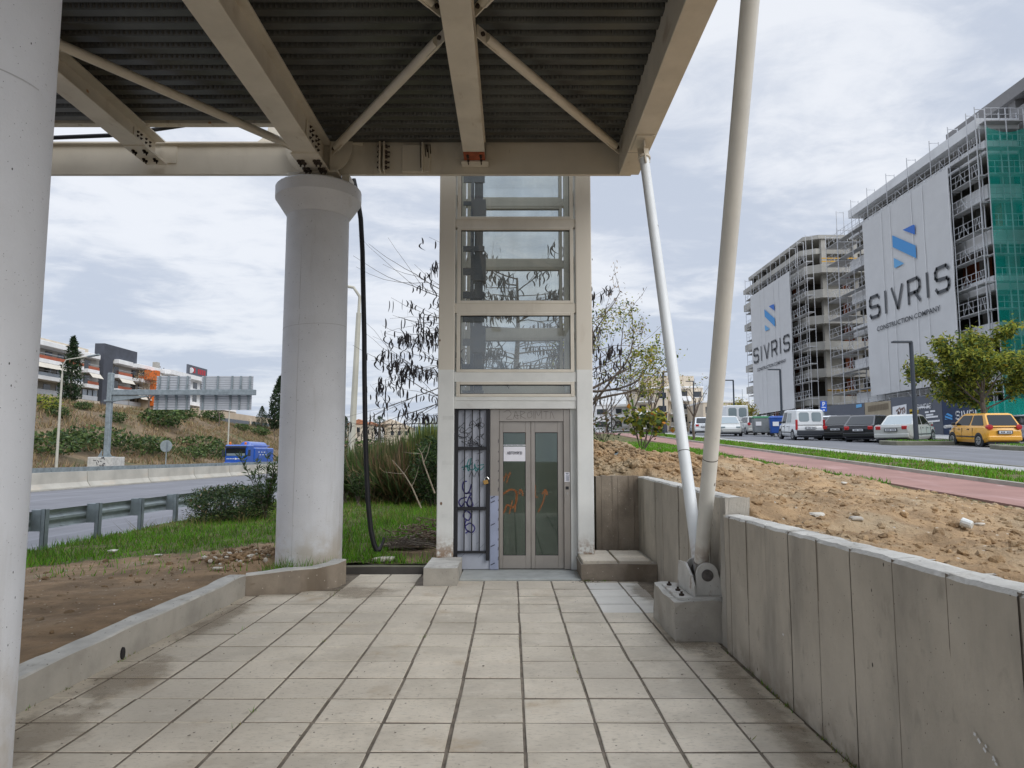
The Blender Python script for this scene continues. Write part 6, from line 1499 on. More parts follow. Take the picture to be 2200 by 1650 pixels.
# motorcycle silhouette, tiny
# bins
def bin_(x, y, mb_, ml, label, rz):
    t = thing('waste_bin', label, 'bin', (0, 0, 0), 'street waste bins')
    b = MB(); b.prism([(-.6, -.45, .2), (.6, -.45, .2), (.68, -.52, 1.25), (-.68, -.52, 1.25)], (0, .95, 0)); b.build('tub', mb_, t, bevel=.04)
    b = MB(); b.prism([(-.72, -.56, 1.25), (.72, -.56, 1.25), (.66, -.4, 1.42), (-.66, -.4, 1.42)], (0, 1.0, 0)); b.build('lid', ml, t, bevel=.05)
    b = MB(); b.box(-.5, -.1, -.535, -.505, .7, 1.0); b.build('label_sheet', M['signw'], t)
    for sx in (-1, 1):
        for sy in (-1, 1): b = MB(); b.lathe([(.1, -.05), (.1, .05)], 0, 0, 10, axis='y'); o = b.build('castor', M['tyre'], t); o.location = (sx * .5, sy * .38, .1)
    t.location = (x, y, zp(y)); t.rotation_euler = (0, 0, rz)
bin_(19.0, 50.3, M['bin_blue'], M['bin_blue'], 'blue recycling bin on the street left of the white van', -.25)
bin_(18.7, 53.0, M['bin_grey'], M['bin_green'], 'grey metal bin with a green lid beside the blue one', -.2)
# street lamps
def street_lamp(x, y, h, d, label, r=.09):
    z = zp(y); t = thing('street_lamp', label, 'street lamp', (x, y, z), 'dark flat headed street lamps')
    b = MB(); b.path([(x, y, z - .2), (x, y, z + h)], [r, r * .8], 8); b.build('pole', M['pole_dark'], t)
    b = MB(); b.box(min(x, x + d * .9), max(x, x + d * .9), y - .14, y + .14, z + h - .02, z + h + .06); b.build('lamp_head', M['pole_dark'], t)
    b = MB(); b.box(x - r * 1.6, x + r * 1.6, y - r * 1.6, y + r * 1.6, z, z + .03); b.build('base_plate', M['pole_dark'], t)
street_lamp(19.55, 34.3, 4.95, -1, 'dark street lamp on the kerb island beside the silver saloon', .12)
street_lamp(20.6, 54, 5, -1, 'dark street lamp rising behind the white van', .1)
street_lamp(21.0, 66.8, 5, -1, 'dark street lamp in front of the scaffold end right of the struts')
street_lamp(21.9, 85, 6.2, -1, 'dark street lamp hidden by the thick strut except its head')
street_lamp(12.15, 56.6, 5, 1, 'dark street lamp just left of the thin strut')
street_lamp(13.35, 95, 5, 1, 'small dark street lamp far off left of the yellow leaved shrub')
# parking sign
x, y = onY(1770, 900, 46).x, 46; z = zp(y); t = thing('parking_sign', 'blue parking sign with a white P on a grey post', 'traffic sign', (x, y, z))
b = MB(); b.tube((x, y, z), (x, y, z + 2.45), .03, n=8); b.build('post', M['galv'], t)
p1 = onY(1763, 884, 46); p0 = onY(1776, 862, 46); b = MB(); b.box(x - .21, x + .21, y - .06, y - .035, p1.z, p0.z); sp_ = b.build('sign_panel', M['signblue'], t, bevel=.01)
zc = lerp(p1.z, p0.z, .72); b = MB(); b.box(x - .07, x - .025, y - .064, y - .061, zc - .15, zc + .13); b.ribbon([(x - .03, y - .063, zc + .11), (x + .05, y - .063, zc + .11), (x + .085, y - .063, zc + .05), (x + .05, y - .063, zc - .01), (x - .03, y - .063, zc - .01)], .045, (0, 1, 0)); b.box(x - .14, x + .14, y - .064, y - .061, zc - .24, zc - .2); b.box(x - .05, x + .05, y - .064, y - .061, p1.z + .05, p1.z + .12); b.build('letter', M['signw'], sp_)
# hydrant
p = onY(2000, 930, 41); x, y = p.x, 41; z = zp(y) + .06; t = thing('fire_hydrant', 'tall red hydrant standing in front of the grey hoarding', 'hydrant', (x, y, z))
b = MB(); b.lathe([(.11, z), (.09, z + .05), (.08, z + .75), (.12, z + .78), (.12, z + .86), (.06, z + .98)], x, y, 12); b.build('barrel', M['hyd'], t, smooth=True)
b = MB(); b.lathe([(.06, x - .2), (.06, x + .2)], y, z + .6, 10, axis='x'); b.build('outlet', M['hyd'], t)
b = MB(); p = onY(2030, 917, 39); q = onY(2075, 913, 39.5); b.tube(p, q, .09, n=12); b.tube((p.x + .4, p.y, zp(39)), (p.x + .4, p.y, p.z), .04); tag(b.build('barrier_pole', M['signw'], smooth=True), 'white horizontal barrier pole behind the yellow car', 'barrier')
# green tree by the yellow car
def leafy(name, label, x, y, z, h, rx, n, seed, mats, pr, lsz, zb):
    t = thing(name, label, 'tree', (x, y, z)); rs = random.Random(seed); b = MB(); tips = []
    b.path([(x, y, z - .2), (x + .05, y, z + h * .2), (x, y, z + h * .4)], [.16, .13, .10], 8, caps=False)
    for k in range(9): a = k * .698 * 2; grow(b, (x, y, z + h * (.26 + .02 * k)), (math.cos(a) * (1.2 - .08 * k), math.sin(a) * (1.2 - .08 * k), .55 + .12 * k), h * .33, .05, 2, tips, rs, .5, .06, 4, 3, .12, 5, .55)
    b.build('trunk', M['bark'], t)
    P, D = tippts(tips, n, .17, .0); P[:, 2] -= np.abs(rng.normal(0, .1, n)); k = (P[:, 2] > z + zb); P = P[k]
    npmesh('crown', leaves(P, lsz, -.25, .38, .25), 4, mats, t, rng.choice(len(mats), len(P), p=pr))
p = onY(2113, 905, 37.5)
leafy('street_tree', 'leafy olive green street tree rising behind the yellow car', p.x, 37.5, zp(37.5), 6.4, 3, 22000, 77, [M['leaf_olive'], M['leaf_mid'], M['leaf_yel']], [.55, .38, .07], .26, .95)
p = onY(1590, 890, 75)
leafy('street_tree', 'small yellowish street tree beyond the minibus', onY(1592, 890, 80).x, 80, zp(80), 3.8, 2, 1500, 78, [M['leaf_olive'], M['leaf_yel']], [.5, .5], .3, .6)
bare_tree('bare_street_tree', 'slim bare street tree seen between the two struts', onY(1492, 930, 40).x, 40, zp(40), 3.9, 21, [M['leaf_brown'], M['leaf_olive']], 90, .13, 'bare street trees')
bare_tree('bare_street_tree', 'bare street tree with few brown leaves left of the thin strut', onY(1404, 930, 47).x, 47, zp(47), 5.0, 22, [M['leaf_brown'], M['leaf_yel']], 160, .17, 'bare street trees')
bare_tree('bare_street_tree', 'bare street tree rising behind the yellow leaved shrub', onY(1362, 930, 52).x, 52, zp(52), 5.6, 23, [M['leaf_brown'], M['leaf_olive']], 160, .17, 'bare street trees')
bare_tree('bare_street_tree', 'thin leafless street tree far off beside the right lift post', onY(1302, 930, 70).x, 70, zp(70), 5.5, 24, None, 0, .2, 'bare street trees')
bushmass('kerb_bush', 'small green bush between the bins and the white van', 19.6, 51.8, zp(51), .8, .8, 1.3, 320, .2, [M['leaf_mid'], M['leaf_dark']], [.5, .5], 95)

# =================== BUILDINGS UNDER CONSTRUCTION ===================
SX = 36.0; BX = 37.3      # scaffold plane and slab edge
def stroke_letters(txt, M0, ux, uz, h, w, gap, sw):
    """squared technical capitals drawn as strokes"""
    G = {'S': [[(1, .86), (.86, 1), (.14, 1), (0, .86), (0, .62), (.12, .52), (.88, .48), (1, .38), (1, .14), (.86, 0), (.14, 0), (0, .14)]], 'I': [[(.5, 0), (.5, 1)]], 'V': [[(0, 1), (.5, 0), (1, 1)]], 'R': [[(0, 0), (0, 1), (.84, 1), (1, .86), (1, .56), (.84, .42), (.05, .42)], [(.55, .42), (1, 0)]]}
    mb = MB(); x = 0; nrm = Vector(ux).cross(Vector(uz)); widths = {'I': .25}
    tot = sum(w * widths.get(c, 1) for c in txt) + gap * (len(txt) - 1); x = -tot / 2
    for c in txt:
        cw = w * widths.get(c, 1)
        for s in G[c]:
            pts = [Vector(M0) + Vector(ux) * (x + cw * u) + Vector(uz) * (h * v) for u, v in s]
            for a, d in zip(pts, pts[1:]):
                e = (d - a).normalized() * sw * .32; mb.ribbon([a - e, d + e], sw, nrm)
        x += cw + gap
    return mb
def logo(M0, ux, uz, s, par, dn):
    """three slanted blue shapes"""
    n = Vector(dn); ux = Vector(ux); uz = Vector(uz); pt = lambda u, v: Vector(M0) + ux * u * s + uz * v * s + n
    for poly, m in (([(.45, .80), (.93, 1.0), (1.0, .985), (1.0, .72)], 'logo1'), ([(0, .73), (0, .46), (1.0, .28), (1.0, .60)][0:1] + [(0, .47), (1.0, .24), (1.0, .53)], 'logo2'), ([(0, .27), (0, .0), (.08, .0), (.45, .16)], 'logo3')):
        b = MB(); b.add([pt(u, v) for u, v in poly], [tuple(range(len(poly)))]); b.build('logo', M[m], par)
def banner(label, y0, y1, z0, z1, logo_spec, logo_px, name_spec, sub_spec):
    """hangs on the scaffold facing the street; y0 is the far (left) end"""
    t = thing('banner', label, 'banner', (SX, (y0 + y1) / 2, z0), 'white banners on the scaffolds')
    b = MB(); n = 26; mrows = 16
    V = [[(SX - .12 - .07 * fbm(i * .5, k * .7, 4) , lerp(y0, y1, i / n), lerp(z0, z1, k / mrows) + (.0 if 0 < k else .03 * fbm(i, 2))) for k in range(mrows + 1)] for i in range(n + 1)]
    b.v = [p for r in V for p in r]; b.f = [[i * (mrows + 1) + k, (i + 1) * (mrows + 1) + k, (i + 1) * (mrows + 1) + k + 1, i * (mrows + 1) + k + 1] for i in range(n) for k in range(mrows)]; b.m = [0] * len(b.f)
    sh = b.build('sheet', M['banner'], t, smooth=True)
    b = MB()
    for u in (.26, .37, .62, .74, .995): y = lerp(y0, y1, u); b.quad((SX - .20, y - .04, z0), (SX - .20, y + .04, z0), (SX - .20, y + .04, z1), (SX - .20, y - .04, z1))
    b.build('seam', M['seam_w'], t)
    ux = (0, -1, 0); uz = (0, 0, 1); D = lerp
    pt = lambda u, v: (SX - .22, D(y0, y1, u), D(z0, z1, v)); Wd = y0 - y1; Ht = z1 - z0
    logo(pt(*logo_spec[:2]), ux, (0, 0, 1), logo_spec[2] * Wd, t, (0, 0, 0)) if False else None
    lx, lz, lw, lh = logo_spec
    for poly, m in zip(logo_px, ('logo1', 'logo2', 'logo3')):
        b = MB(); b.add([onX(px, py, SX - .22) for px, py in poly], [tuple(range(len(poly)))]); b.build('logo', M[m], t)
    cx, z_, wd, ht, sw = name_spec
    mb = stroke_letters('SIVRIS', pt(cx, z_), ux, uz, ht * Ht, wd * Wd * .142, wd * Wd * .079, sw); mb.build('lettering', M['logo_k'], t)
    cx, z_, wd, sz = sub_spec
    text_on('CONSTRUCTION COMPANY', sz, pt(cx, z_), ux, uz, M['logo_k'], 'lettering', t, width=wd * Wd, bold=.02)
    return t
banner('large white mesh banner with blue emblem and company lettering on the near block', 70.5, 56.15, 7.38, 25.1, (.36, .60, .235, .30), ([(1939, 494), (1962, 482.5), (1965, 484), (1965.5, 504)], [(1916.5, 505.5), (1967, 527.5), (1968.5, 555), (1918, 531)], [(1920, 554), (1942, 566), (1924, 575.5), (1921, 575)]), (.505, .435, .86, .115, .30), (.50, .36, .72, .62))
banner('smaller white mesh banner with the same lettering on the farther block', 104.7, 89.6, 7.4, 25.2, (.36, .60, .235, .29), ([(1651.5, 658), (1661, 653.5), (1663, 654), (1664, 667.5)], [(1642, 664.5), (1664.3, 684), (1665, 702), (1643, 680)], [(1643, 698), (1654, 707), (1645, 711), (1643.7, 710.5)]), (.505, .43, .86, .11, .30), (.50, .36, .72, .62))
def scaffold(label, ys, z0, z1, levels, xo=SX, xi=SX + .8, group='facade scaffolds', cover=None):
    t = thing('scaffold', label, 'scaffold', (xo, ys[0], z0), group)
    for y in ys:
        b = MB(); b.tube((xo, y, z0), (xo, y, z1), .036, n=6); b.tube((xi, y, z0), (xi, y, z1 - .1), .036, n=6)
        for z in levels + [z1 - .15]: b.tube((xo, y, z - .05), (xi, y, z - .05), .028, n=6)
        b.build('upright_frame', M['scaf'], t)
    ya, yb = min(ys), max(ys)
    for z in levels:
        b = MB(); b.box(xo + .04, xi, ya, yb, z, z + .06); b.build('deck_board', M['plank'], t)
        b = MB(); 
        for dz in (.5, 1.0): b.tube((xo, ya, z + dz), (xo, yb, z + dz), .021, n=5)
        sy = sorted(ys)
        for a, c in zip(sy, sy[1:]):
            mid = (a + c) / 2
            for (u, v) in (((a + mid) / 2, mid), ((c + mid) / 2, mid)): b.tube((xo, u, z + .06), (xo, v, z + 1.0), .017, n=4); b.tube((xo, u, z + .06), (xo, u, z + 1.0), .017, n=4)
        b.build('guard_rail', M['scaf'], t)
    return t
lvA = [6.2, 8.3, 10.4, 12.5, 14.6, 16.7, 18.8, 20.9, 23.0, 25.1]
scaffold('steel scaffold along the near block beside the large banner', [52.7, 53.75, 56.1, 58.7, 62.2, 65.8, 69.5, 72.9, 76.3], 2.8, 28.5, lvA)
scaffold('steel scaffold along the farther block beside the smaller banner', [84.6, 87.2, 89.7, 93, 96.5, 100, 103.5, 107.2], 4.4, 28.4, lvA)
# near block
flA = [7.3, 10.9, 14.5, 18.1, 21.75, 25.3]
t = thing('building_shell', 'near concrete shell behind the large banner with white slab edges', 'building', (44, 64, 3))
for z in flA:
    b = MB(); b.box(BX, 52, 53.4, 75.6, z - .28, z); b.build('floor_slab', M['bconc'], t)
    b = MB(); b.box(BX - .35, BX + .0, 53.2, 75.6, z - .35, z + .75); b.box(BX, 39.55, 53.2, 53.39, z - .35, z + .75); b.build('parapet', M['slab_white'], t)
b = MB(); b.box(36.3, 52, 53.0, 74.2, 26.9, 27.75); b.build('roof_slab', M['slab_white'], t)
b = MB(); b.box(39.6, 52, 40, 62, 29.6, 30.6); b.box(39.9, 40.6, 53.6, 54.4, 28.2, 29.6); b.build('penthouse_roof', M['taupe'], t)
b = MB(); b.box(41, 51, 56, 70, 27.75, 29.6); b.build('penthouse_wall', M['taupe'], t)
for y in (55.5, 60, 64.5, 69, 73.5):
    b = MB(); b.box(BX + .5, BX + 1.0, y, y + .5, 2.5, 27); b.build('column', M['bconc_shade'], t)
b = MB(); b.box(BX + 5.2, BX + 5.4, 53.5, 75, 2.5, 27); b.build('back_wall', M['bconc_shade'], t)
for (y0, y1, k) in ((54, 55.4, 0), (57, 59.5, 1), (56.2, 59.6, 3), (60.5, 64, 0), (66, 68.6, 0), (54, 55.2, 4)):
    z = [3.6] + flA; b = MB(); b.box(BX + 1.5, BX + 1.7, y0, y1, z[k], z[k + 1] - .3); b.build('brick_infill', M['brick'], t)
b = MB(); b.box(38.5, 39.6, 53.9, 53.95, 2.4, 26.5); b.build('end_wall', M['taupe'], t)
b = MB(); b.box(39.62, 53, 36, 53.3, 1.5, 28.6); b.build('rendered_wing', M['taupe'], t)
# green net at the corner
t = thing('debris_net', 'translucent green debris net covering the scaffold at the block corner', 'net', (38, 52.6, 3), None)
b = MB(); n = 14; mr = 24
V = [[(lerp(36.4, 39.65, i / n), 52.12 + .10 * fbm(i * .6, k * .5, 3), lerp(2.9, 26.65, k / mr) - (.45 * math.sin(math.pi * i / n) if k == mr else 0)) for k in range(mr + 1)] for i in range(n + 1)]
b.v = [p for r in V for p in r]; b.f = [[i * (mr + 1) + k, (i + 1) * (mr + 1) + k, (i + 1) * (mr + 1) + k + 1, i * (mr + 1) + k + 1] for i in range(n) for k in range(mr)]; b.m = [0] * len(b.f)
b.build('net_sheet', M['net'], t, smooth=True)
sc = thing('scaffold', 'scaffold bay behind the green net at the corner of the near block', 'scaffold', (38, 52.8, 3), 'facade scaffolds')
for x in (36.5, 38.1, 39.5):
    b = MB(); b.tube((x, 52.3, 3), (x, 52.3, 28.2), .045, n=6); b.tube((x, 53.05, 3), (x, 53.05, 28.2), .045, n=6); b.build('upright_frame', M['scaf'], sc)
for z in lvA + [27.2]:
    b = MB(); b.box(36.5, 39.5, 52.32, 53.0, z, z + .07); b.build('deck_board', M['plank'], sc)
    b = MB(); b.tube((36.5, 52.28, z + 1), (39.5, 52.28, z + 1), .03, n=5); b.tube((36.5, 52.28, z + .5), (39.5, 52.28, z + .5), .03, n=5)
    for x in (37., 37.6, 38.5, 39.1): b.tube((x, 52.28, z), (x, 52.28, z + 1), .022, n=4)
    b.build('guard_rail', M['scaf'], sc)
# farther block
flB = [8.06, 11.5, 14.9, 18.2, 21.5, 24.7, 27.5]
t = thing('building_shell', 'farther concrete shell with open dark floors and orange brick infill', 'building', (44, 95, 4)); YB_ = 87.0
for i, z in enumerate(flB):
    y0 = YB_ if i < 6 else YB_ + 1.5
    b = MB(); b.prism([(BX, y0 + 1.2, z - .3), (BX + 1.6, y0, z - .3), (52, y0, z - .3), (52, 112, z - .3), (BX, 112, z - .3)], (0, 0, .3)); b.build('floor_slab', M['bconc'], t)
    b = MB(); b.prism([(BX - .02, y0 + 1.15, z - .35), (BX + 1.58, y0 - .05, z - .35), (52, y0 - .05, z - .35), (52, y0 + .1, z - .35), (BX + 1.66, y0 + .1, z - .35), (BX + .12, y0 + 1.25, z - .35), (BX + .12, 112, z - .35), (BX - .02, 112, z - .35)], (0, 0, 1.05 if i < 6 else .7)); b.build('parapet', M['bconc'], t)
b = MB(); b.prism([(BX + .2, 89, 29.0), (BX + 1.8, 88, 29.0), (52, 88, 29.0), (52, 110, 29.0), (BX + .2, 110, 29.0)], (0, 0, .5)); b.build('roof_slab', M['bconc'], t)
for x in (BX + 2.2, BX + 6.2, BX + 10):
    b = MB(); b.box(x, x + .6, YB_ + 1.2, YB_ + 1.8, 3, 29); b.build('column', M['bconc'], t)
for y in (91, 95.5, 100, 104.5, 109):
    b = MB(); b.box(BX + .6, BX + 1.1, y, y + .5, 3, 29); b.build('column', M['bconc_shade'], t)
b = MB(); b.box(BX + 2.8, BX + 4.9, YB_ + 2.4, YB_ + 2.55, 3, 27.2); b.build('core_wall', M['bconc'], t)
b = MB(); b.box(BX + 1, 52, YB_ + 6.5, YB_ + 6.7, 3, 27.2); b.box(BX + 4, BX + 4.2, YB_ + 6.7, 111, 3, 27.2); b.build('back_wall', M['bconc_shade'], t)
z = [4.8] + flB
for i in range(0, 6):
    b = MB(); b.box(BX + 5.2, BX + 6.15, YB_ + 2.2, YB_ + 2.4, z[i], z[i + 1] - .35)
    if i in (2, 3, 4): b.box(BX + 6.8, BX + 10, YB_ + 4.2, YB_ + 4.4, z[i], z[i] + 1.3 + .4 * (i % 2))
    b.build('brick_infill', M['brick'], t)
    b = MB(); b.box(BX + 1.2, BX + 1.4, 92, 95.3, z[i], z[i + 1] - .3); b.box(BX + 1.2, BX + 1.4, 101, 104, z[i], z[i + 1] - .3); b.build('brick_infill', M['brick'], t)
for i in (0, 5):
    b = MB()
    for dz in (1.35, .95 if i else 1.3): b.box(BX + 1.6, 47, YB_ - .12, YB_ - .06, flB[i] + dz, flB[i] + dz + .14)
    b.build('safety_rail', M['yellow_rail'], t)
# scaffold stair between the blocks
scaffold('scaffold tower in the gap between the two construction blocks', [76.6, 79.4], 4, 26.6, lvA, SX + .1, SX + 2.6)
# hoarding along the site
t = thing('site_hoarding', 'printed grey navy and tan hoarding at the foot of the construction site', 'hoarding', (32, 55, 3))
HXX = 31.6
def hpan(px0, px1, m, name='hoarding_panel', zt=2.75):
    ya = onX(px0, 900, HXX).y; yb = onX(px1, 900, HXX).y; b = MB()
    za = zp(ya); zb_ = zp(yb); b.prism([(HXX, ya, za), (HXX, yb, zb_), (HXX, yb, zb_ + zt), (HXX, ya, za + zt)], (.08, 0, 0)); return b.build(name, M[m], t)
h0 = hpan(1762, 1858, 'hoard'); h1 = hpan(1859, 1915, 'hoard3'); h2 = hpan(1916, 2025, 'hoard', zt=3.0); h3 = hpan(2026, 2125, 'hoard2', zt=3.3)
def hp(px, py, d=.02): p = onX(px, py, HXX); return (HXX - d, p.y, p.z)
pic = MB(); pic.add([hp(1918, 893), hp(1918, 874), hp(1948, 868), hp(1948, 890)], [(0, 1, 2, 3)]); pp = pic.build('poster', M['signw'], h2)
b = MB()
for (a, c) in ((1926, 884), (1931, 880), (1936, 881), (1940, 879), (1929, 889)): b.ribbon([hp(a, c, .03), hp(a + 3, c - 4, .03), hp(a + 5, c + 3, .03), hp(a + 4, c + 8, .03)], .16, (1, 0, 0))
b.build('poster_print', mat('poster_ink', (.2, .13, .11), .7, var=.3, vs=3), h2)
b = MB()
for (p0, y, p1) in ((1988, 886, 1996), (1999, 884, 2010), (1990, 892, 2006), (1973, 898, 1985), (1990, 897, 2016), (1985, 907, 2020), (1972, 876, 1998)): b.ribbon([hp(p0, y, .03), hp(p1, y - (p1 - p0) * .1, .03)], .13, (1, 0, 0))
b.build('printed_lines', M['signw'], h2)
b = MB()
for (p0, y, p1) in ((1955, 884, 1974), (1956, 889, 1972), (1958, 894, 1974)): b.ribbon([hp(p0, y, .03), hp(p1, y - 2, .03)], .32, (1, 0, 0))
b.build('printed_lines', M['signyel'], h2)
def small_logo(px, py, w, h, par):
    for poly, m in (([(.1, .75), (1, .3), (1, .62), (.35, .98)], 'logo2'), ([(.0, .6), (0, .3), (1, -.1), (1, .2)], 'logo2'), ([(0, .12), (0, -.02), (.4, -.02)], 'logo3')):
        b = MB(); b.add([hp(px + u * w, py - v * h, .03) for u, v in poly], [tuple(range(len(poly)))]); b.build('logo', M[m], par)
def hoard_word(px, py, h, w, par):
    c = Vector(hp(px, py, .035)); mb = stroke_letters('SIVRIS', c, (0, -1, 0), (0, 0, 1), h, h * .82, h * .35, h * .2); mb.build('lettering', M['signw'], par)
small_logo(1961, 882, 7, 12, h2); hoard_word(1986, 878, .34, .3, h2); small_logo(2031, 901, 16, 14, h3); hoard_word(2083, 898.5, .52, .4, h3)
b = MB(); b.ribbon([hp(2034, 861, .03), hp(2036, 859, .03)], .16, (1, 0, 0)); b.build('printed_lines', M['signw'], h3)
b = MB()
for (p0, y, p1) in ((1782, 898, 1792), (1776, 910, 1790), (1778, 918, 1794), (1780, 926, 1792)): b.ribbon([hp(p0, y, .03), hp(p1, y, .03)], .2, (1, 0, 0))
for (p0, y, p1) in ((1840, 873, 1852),): b.ribbon([hp(p0, y, .03), hp(p1, y - 2, .03)], .3, (1, 0, 0))
b.build('printed_lines', M['logo3'], h0)
b = MB()
for k in range(14): b.ribbon([hp(1865 + k * 3.2, 879 - k * .5, .03), hp(1867.2 + k * 3.2, 878.7 - k * .5, .03)], .5, (1, 0, 0))
b.build('printed_lines', mat('tan_print', (.2, .16, .11), .8, var=0), h1)
b = MB(); b.box(31.2, 31.5, 36, 47.5, 1.8, 5.0); tag(b.build('fence_net', M['net']), 'green mesh site fence at the right edge behind the yellow car', 'fence')

# =================== FLATS DOWN THE STREET ===================
def flats(label, px0, px1, pyt, y, depth, n, m, bal, seed, setback=None, zfloor=3.0, shop=False):
    a = onY(px0, 920, y).x; c = onY(px1, 920, y).x; zt = onY(px0, pyt, y).z; zb_ = zp(y) - 1; t = thing('apartment_building', label, 'building', ((a + c) / 2, y, zb_), 'apartment blocks down the street'); rs = random.Random(seed)
    b = MB(); b.box(a, c, y, y + depth, zb_, zt); b.build('wall', M[m], t)
    b = MB(); b.box(a - .15, c + .15, y - .15, y + depth, zt, zt + .35); b.build('roof_edge', M['white'], t)
    z = zt - zfloor
    while z > zb_ + .5:
        for (u0, u1, kind) in bal:
            x0 = lerp(a, c, u0); x1 = lerp(a, c, u1)
            if kind == 'b':
                b = MB(); b.box(x0, x1, y - 1.5, y - .001, z - .18, z); b.build('balcony', M['white'], t)
                b = MB(); b.box(x0, x1, y - 1.5, y - 1.42, z + .001, z + .9); b.build('railing', M['white'] if rs.random() < .6 else M['greyw'], t)
                b = MB(); b.box(x0, x1, y - 1.3, y - .001, z + 2.6, z + 2.72); b.build('awning', M['awning'], t)
                b = MB(); n_ = max(1, int((x1 - x0) / 2.4))
                for k in range(n_): xx = lerp(x0, x1, (k + .2) / n_); b.box(xx, xx + 1.4, y - .05, y - .002, z, z + 2.2)
                b.build('balcony_door', M['win'], t)
                if rs.random() < .6: b = MB(); xx = lerp(x0, x1, rs.random() * .6); b.box(xx, xx + .9, y - 1.0, y - .7, z + .05, z + .75); b.build('stored_box', M['greyw'] if rs.random() < .5 else M['terracotta'], t)
            else:
                b = MB(); b.box(x0, x1, y - .05, y - .002, z + .8, z + 2.1); b.build('window', M['win'], t)
                b = MB(); b.box(x0 - .1, x1 + .1, y - .12, y - .051, z + .68, z + .78); b.build('sill', M['white'], t)
        z -= zfloor
    if setback: b = MB(); b.box(lerp(a, c, setback[0]), lerp(a, c, setback[1]), y + 1.5, y + depth, zt + .36, zt + .36 + setback[2]); b.build('setback_floor', M[m], t)
    b = MB()
    for k in range(4): xx = rs.uniform(a, c); b.tube((xx, y + 2, zt), (xx, y + 2, zt + rs.uniform(1.5, 3.5)), .05, n=4); b.box(xx - .5, xx + .5, y + 1.98, y + 2.02, zt + 1.3, zt + 1.36)
    b.build('roof_antenna', M['galv_dark'], t); return t
flats('cream balconied flats behind the thin strut with a set back top floor', 1437, 1512, 833, 165, 12, 4, 'offwhite', [(.02, .62, 'b'), (.75, .96, 'w')], 1, (.0, .8, 2.6))
flats('beige balconied flats behind the yellow leaved shrub', 1366, 1436, 835, 160, 12, 4, 'offwhite', [(.02, .55, 'b'), (.7, .95, 'w')], 2, (.4, 1., 2.4))
flats('low white flats beside the right lift post', 1281, 1363, 871, 170, 12, 3, 'white', [(.02, .3, 'w'), (.42, .92, 'b')], 3)
flats('plain cream block with few windows left of the scaffold', 1512, 1612, 865, 150, 14, 3, 'offwhite', [(.42, .5, 'w'), (.05, .15, 'w')], 4)
t = thing('street_kiosk', 'small dark blue kiosk down the path left of the thin strut', 'kiosk', (0, 0, 0)); p = onY(1418, 915, 66); b = MB(); b.box(p.x - .6, p.x + .7, 66, 67.3, zp(66), zp(66) + 1.9); o = b.build('cabin', M['charcoal'], t); b = MB(); b.box(p.x - .7, p.x + .8, 65.9, 67.4, zp(66) + 1.9, zp(66) + 2.0); b.build('roof', M['hoard'], t)
# =================== SKY, SUN, CAMERA ===================
w = bpy.data.worlds.new('World'); S.world = w; w.use_nodes = True; nt = w.node_tree; nt.nodes.clear()
def N(typ, **kw):
    o = nt.nodes.new(typ)
    for k, v in kw.items(): setattr(o, k, v)
    return o
def LN(a, b): nt.links.new(a, b)
out = N('ShaderNodeOutputWorld'); bg = N('ShaderNodeBackground'); bg.inputs['Strength'].default_value = .1; LN(bg.outputs[0], out.inputs[0])
sky = N('ShaderNodeTexSky', sky_type='NISHITA'); sky.sun_disc = False; sky.sun_elevation = R(32); sky.sun_rotation = R(138); sky.air_density = 1.; sky.dust_density = 2.; sky.ozone_density = 1.
tc = N('ShaderNodeTexCoord'); sep = N('ShaderNodeSeparateXYZ'); LN(tc.outputs['Generated'], sep.inputs[0])
def MT(op, a, b=0., c=0., clamp=False):
    o = N('ShaderNodeMath', operation=op, use_clamp=clamp)
    for i, v in enumerate((a, b, c)):
        if isinstance(v, bpy.types.NodeSocket): LN(v, o.inputs[i])
        else: o.inputs[i].default_value = v
    return o.outputs[0]
def MR(v, a, b, c=0., d=1.):
    o = N('ShaderNodeMapRange'); o.interpolation_type = 'SMOOTHSTEP'; LN(v, o.inputs[0])
    for i, q in enumerate((a, b, c, d)): o.inputs[i + 1].default_value = q
    return o.outputs[0]
def MX(f, a, b):
    o = N('ShaderNodeMix', data_type='RGBA')
    for i, v in ((0, f), (6, a), (7, b)):
        if isinstance(v, bpy.types.NodeSocket): LN(v, o.inputs[i])
        else: o.inputs[i].default_value = v if not isinstance(v, tuple) else (*v, 1)
    return o.outputs[2]
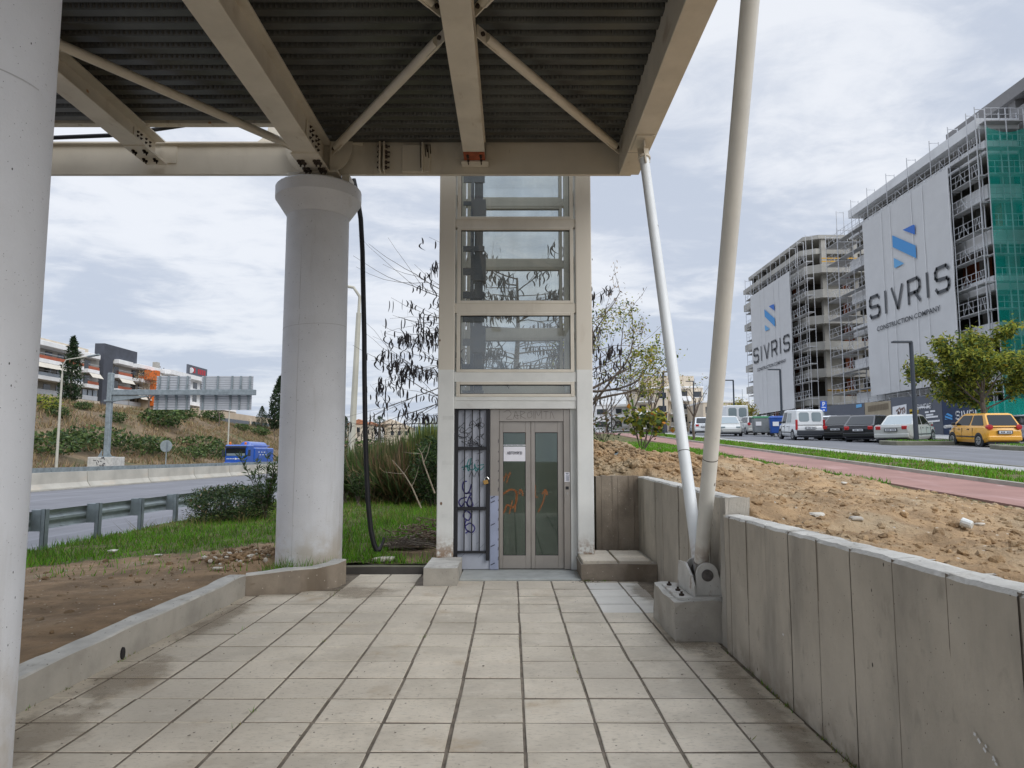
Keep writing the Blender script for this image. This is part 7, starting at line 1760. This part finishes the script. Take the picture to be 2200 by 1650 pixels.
# cloud sheet: the view direction met with a flat layer overhead, so clouds flatten towards the horizon
zc = MT('MAXIMUM', sep.outputs[2], .03); zq = MT('ADD', zc, .10)
cx = MT('DIVIDE', sep.outputs[0], zq); cy = MT('DIVIDE', sep.outputs[1], zq); cmb = N('ShaderNodeCombineXYZ'); LN(cx, cmb.inputs[0]); LN(cy, cmb.inputs[1])
def CN(scale, detail, rough, dist, off, st=(1, 1, 1)):
    mp = N('ShaderNodeMapping'); mp.inputs['Location'].default_value = off; mp.inputs['Scale'].default_value = st; LN(cmb.outputs[0], mp.inputs[0])
    o = N('ShaderNodeTexNoise'); o.inputs['Scale'].default_value = scale; o.inputs['Detail'].default_value = detail; o.inputs['Roughness'].default_value = rough; o.inputs['Distortion'].default_value = dist; LN(mp.outputs[0], o.inputs['Vector']); return o.outputs[0]
big = MR(CN(.62, 4, .5, .3, (3.1, 1.7, 0), (.95, 1., 1)), .32, .68); mid = MR(CN(2.0, 7, .58, .5, (1.3, 5.2, 0), (.9, 1.1, 1)), .30, .70); fine = MR(CN(5.2, 8, .62, .5, (7.3, .2, 0), (.85, 1.1, 1)), .34, .68)
fac = MT('ADD', MT('ADD', MT('MULTIPLY', big, .46), MT('MULTIPLY', mid, .38)), MT('MULTIPLY', fine, .16))
fac2 = MR(fac, .24, .76)
cl = MX(fac2, (5.6, 6.2, 7.35), (8.5, 8.8, 9.4))
# greyer towards the horizon, brighter overhead as an overcast sky is
el = MR(sep.outputs[2], .0, .30)
cl = MX(el, MX(fac2, (5.2, 5.85, 7.1), (7.3, 7.75, 8.5)), cl)
up = MR(sep.outputs[2], .56, .95, 1., 3.2)
sc_ = N('ShaderNodeVectorMath', operation='SCALE'); LN(cl, sc_.inputs[0]); LN(up, sc_.inputs['Scale'])
LN(MX(.93, sky.outputs[0], sc_.outputs[0]), bg.inputs['Color'])
sd = bpy.data.lights.new('sun', 'SUN'); sd.energy = 1.5; sd.angle = R(40); sd.color = (1., .97, .92); so = bpy.data.objects.new('sun', sd); COL.objects.link(so)
az, elv = R(138), R(32)          # azimuth clockwise from +Y
dvec = Vector((math.sin(az) * math.cos(elv), math.cos(az) * math.cos(elv), math.sin(elv))); so.rotation_euler = dvec.to_track_quat('Z', 'Y').to_euler(); so.location = (-10, -20, 40)
cd = bpy.data.cameras.new('camera'); cam = bpy.data.objects.new('camera', cd); COL.objects.link(cam); cam.location = (0, 0, H); cam.rotation_euler = (R(90) + math.atan(.1), 0, 0)
cd.sensor_width = 36; cd.sensor_fit = 'HORIZONTAL'; cd.lens = 36 * F / 2200; cd.clip_start = .05; cd.clip_end = 9000; S.camera = cam
S.view_settings.view_transform = 'Standard'; S.view_settings.look = 'None'; S.view_settings.exposure = .08; S.view_settings.gamma = 1
S.cycles.max_bounces = 7; S.cycles.diffuse_bounces = 4; S.cycles.glossy_bounces = 3; S.cycles.transmission_bounces = 4; S.cycles.transparent_max_bounces = 14
S.cycles.use_denoising = True; S.cycles.caustics_reflective = False; S.cycles.caustics_refractive = False; S.cycles.sample_clamp_indirect = 6
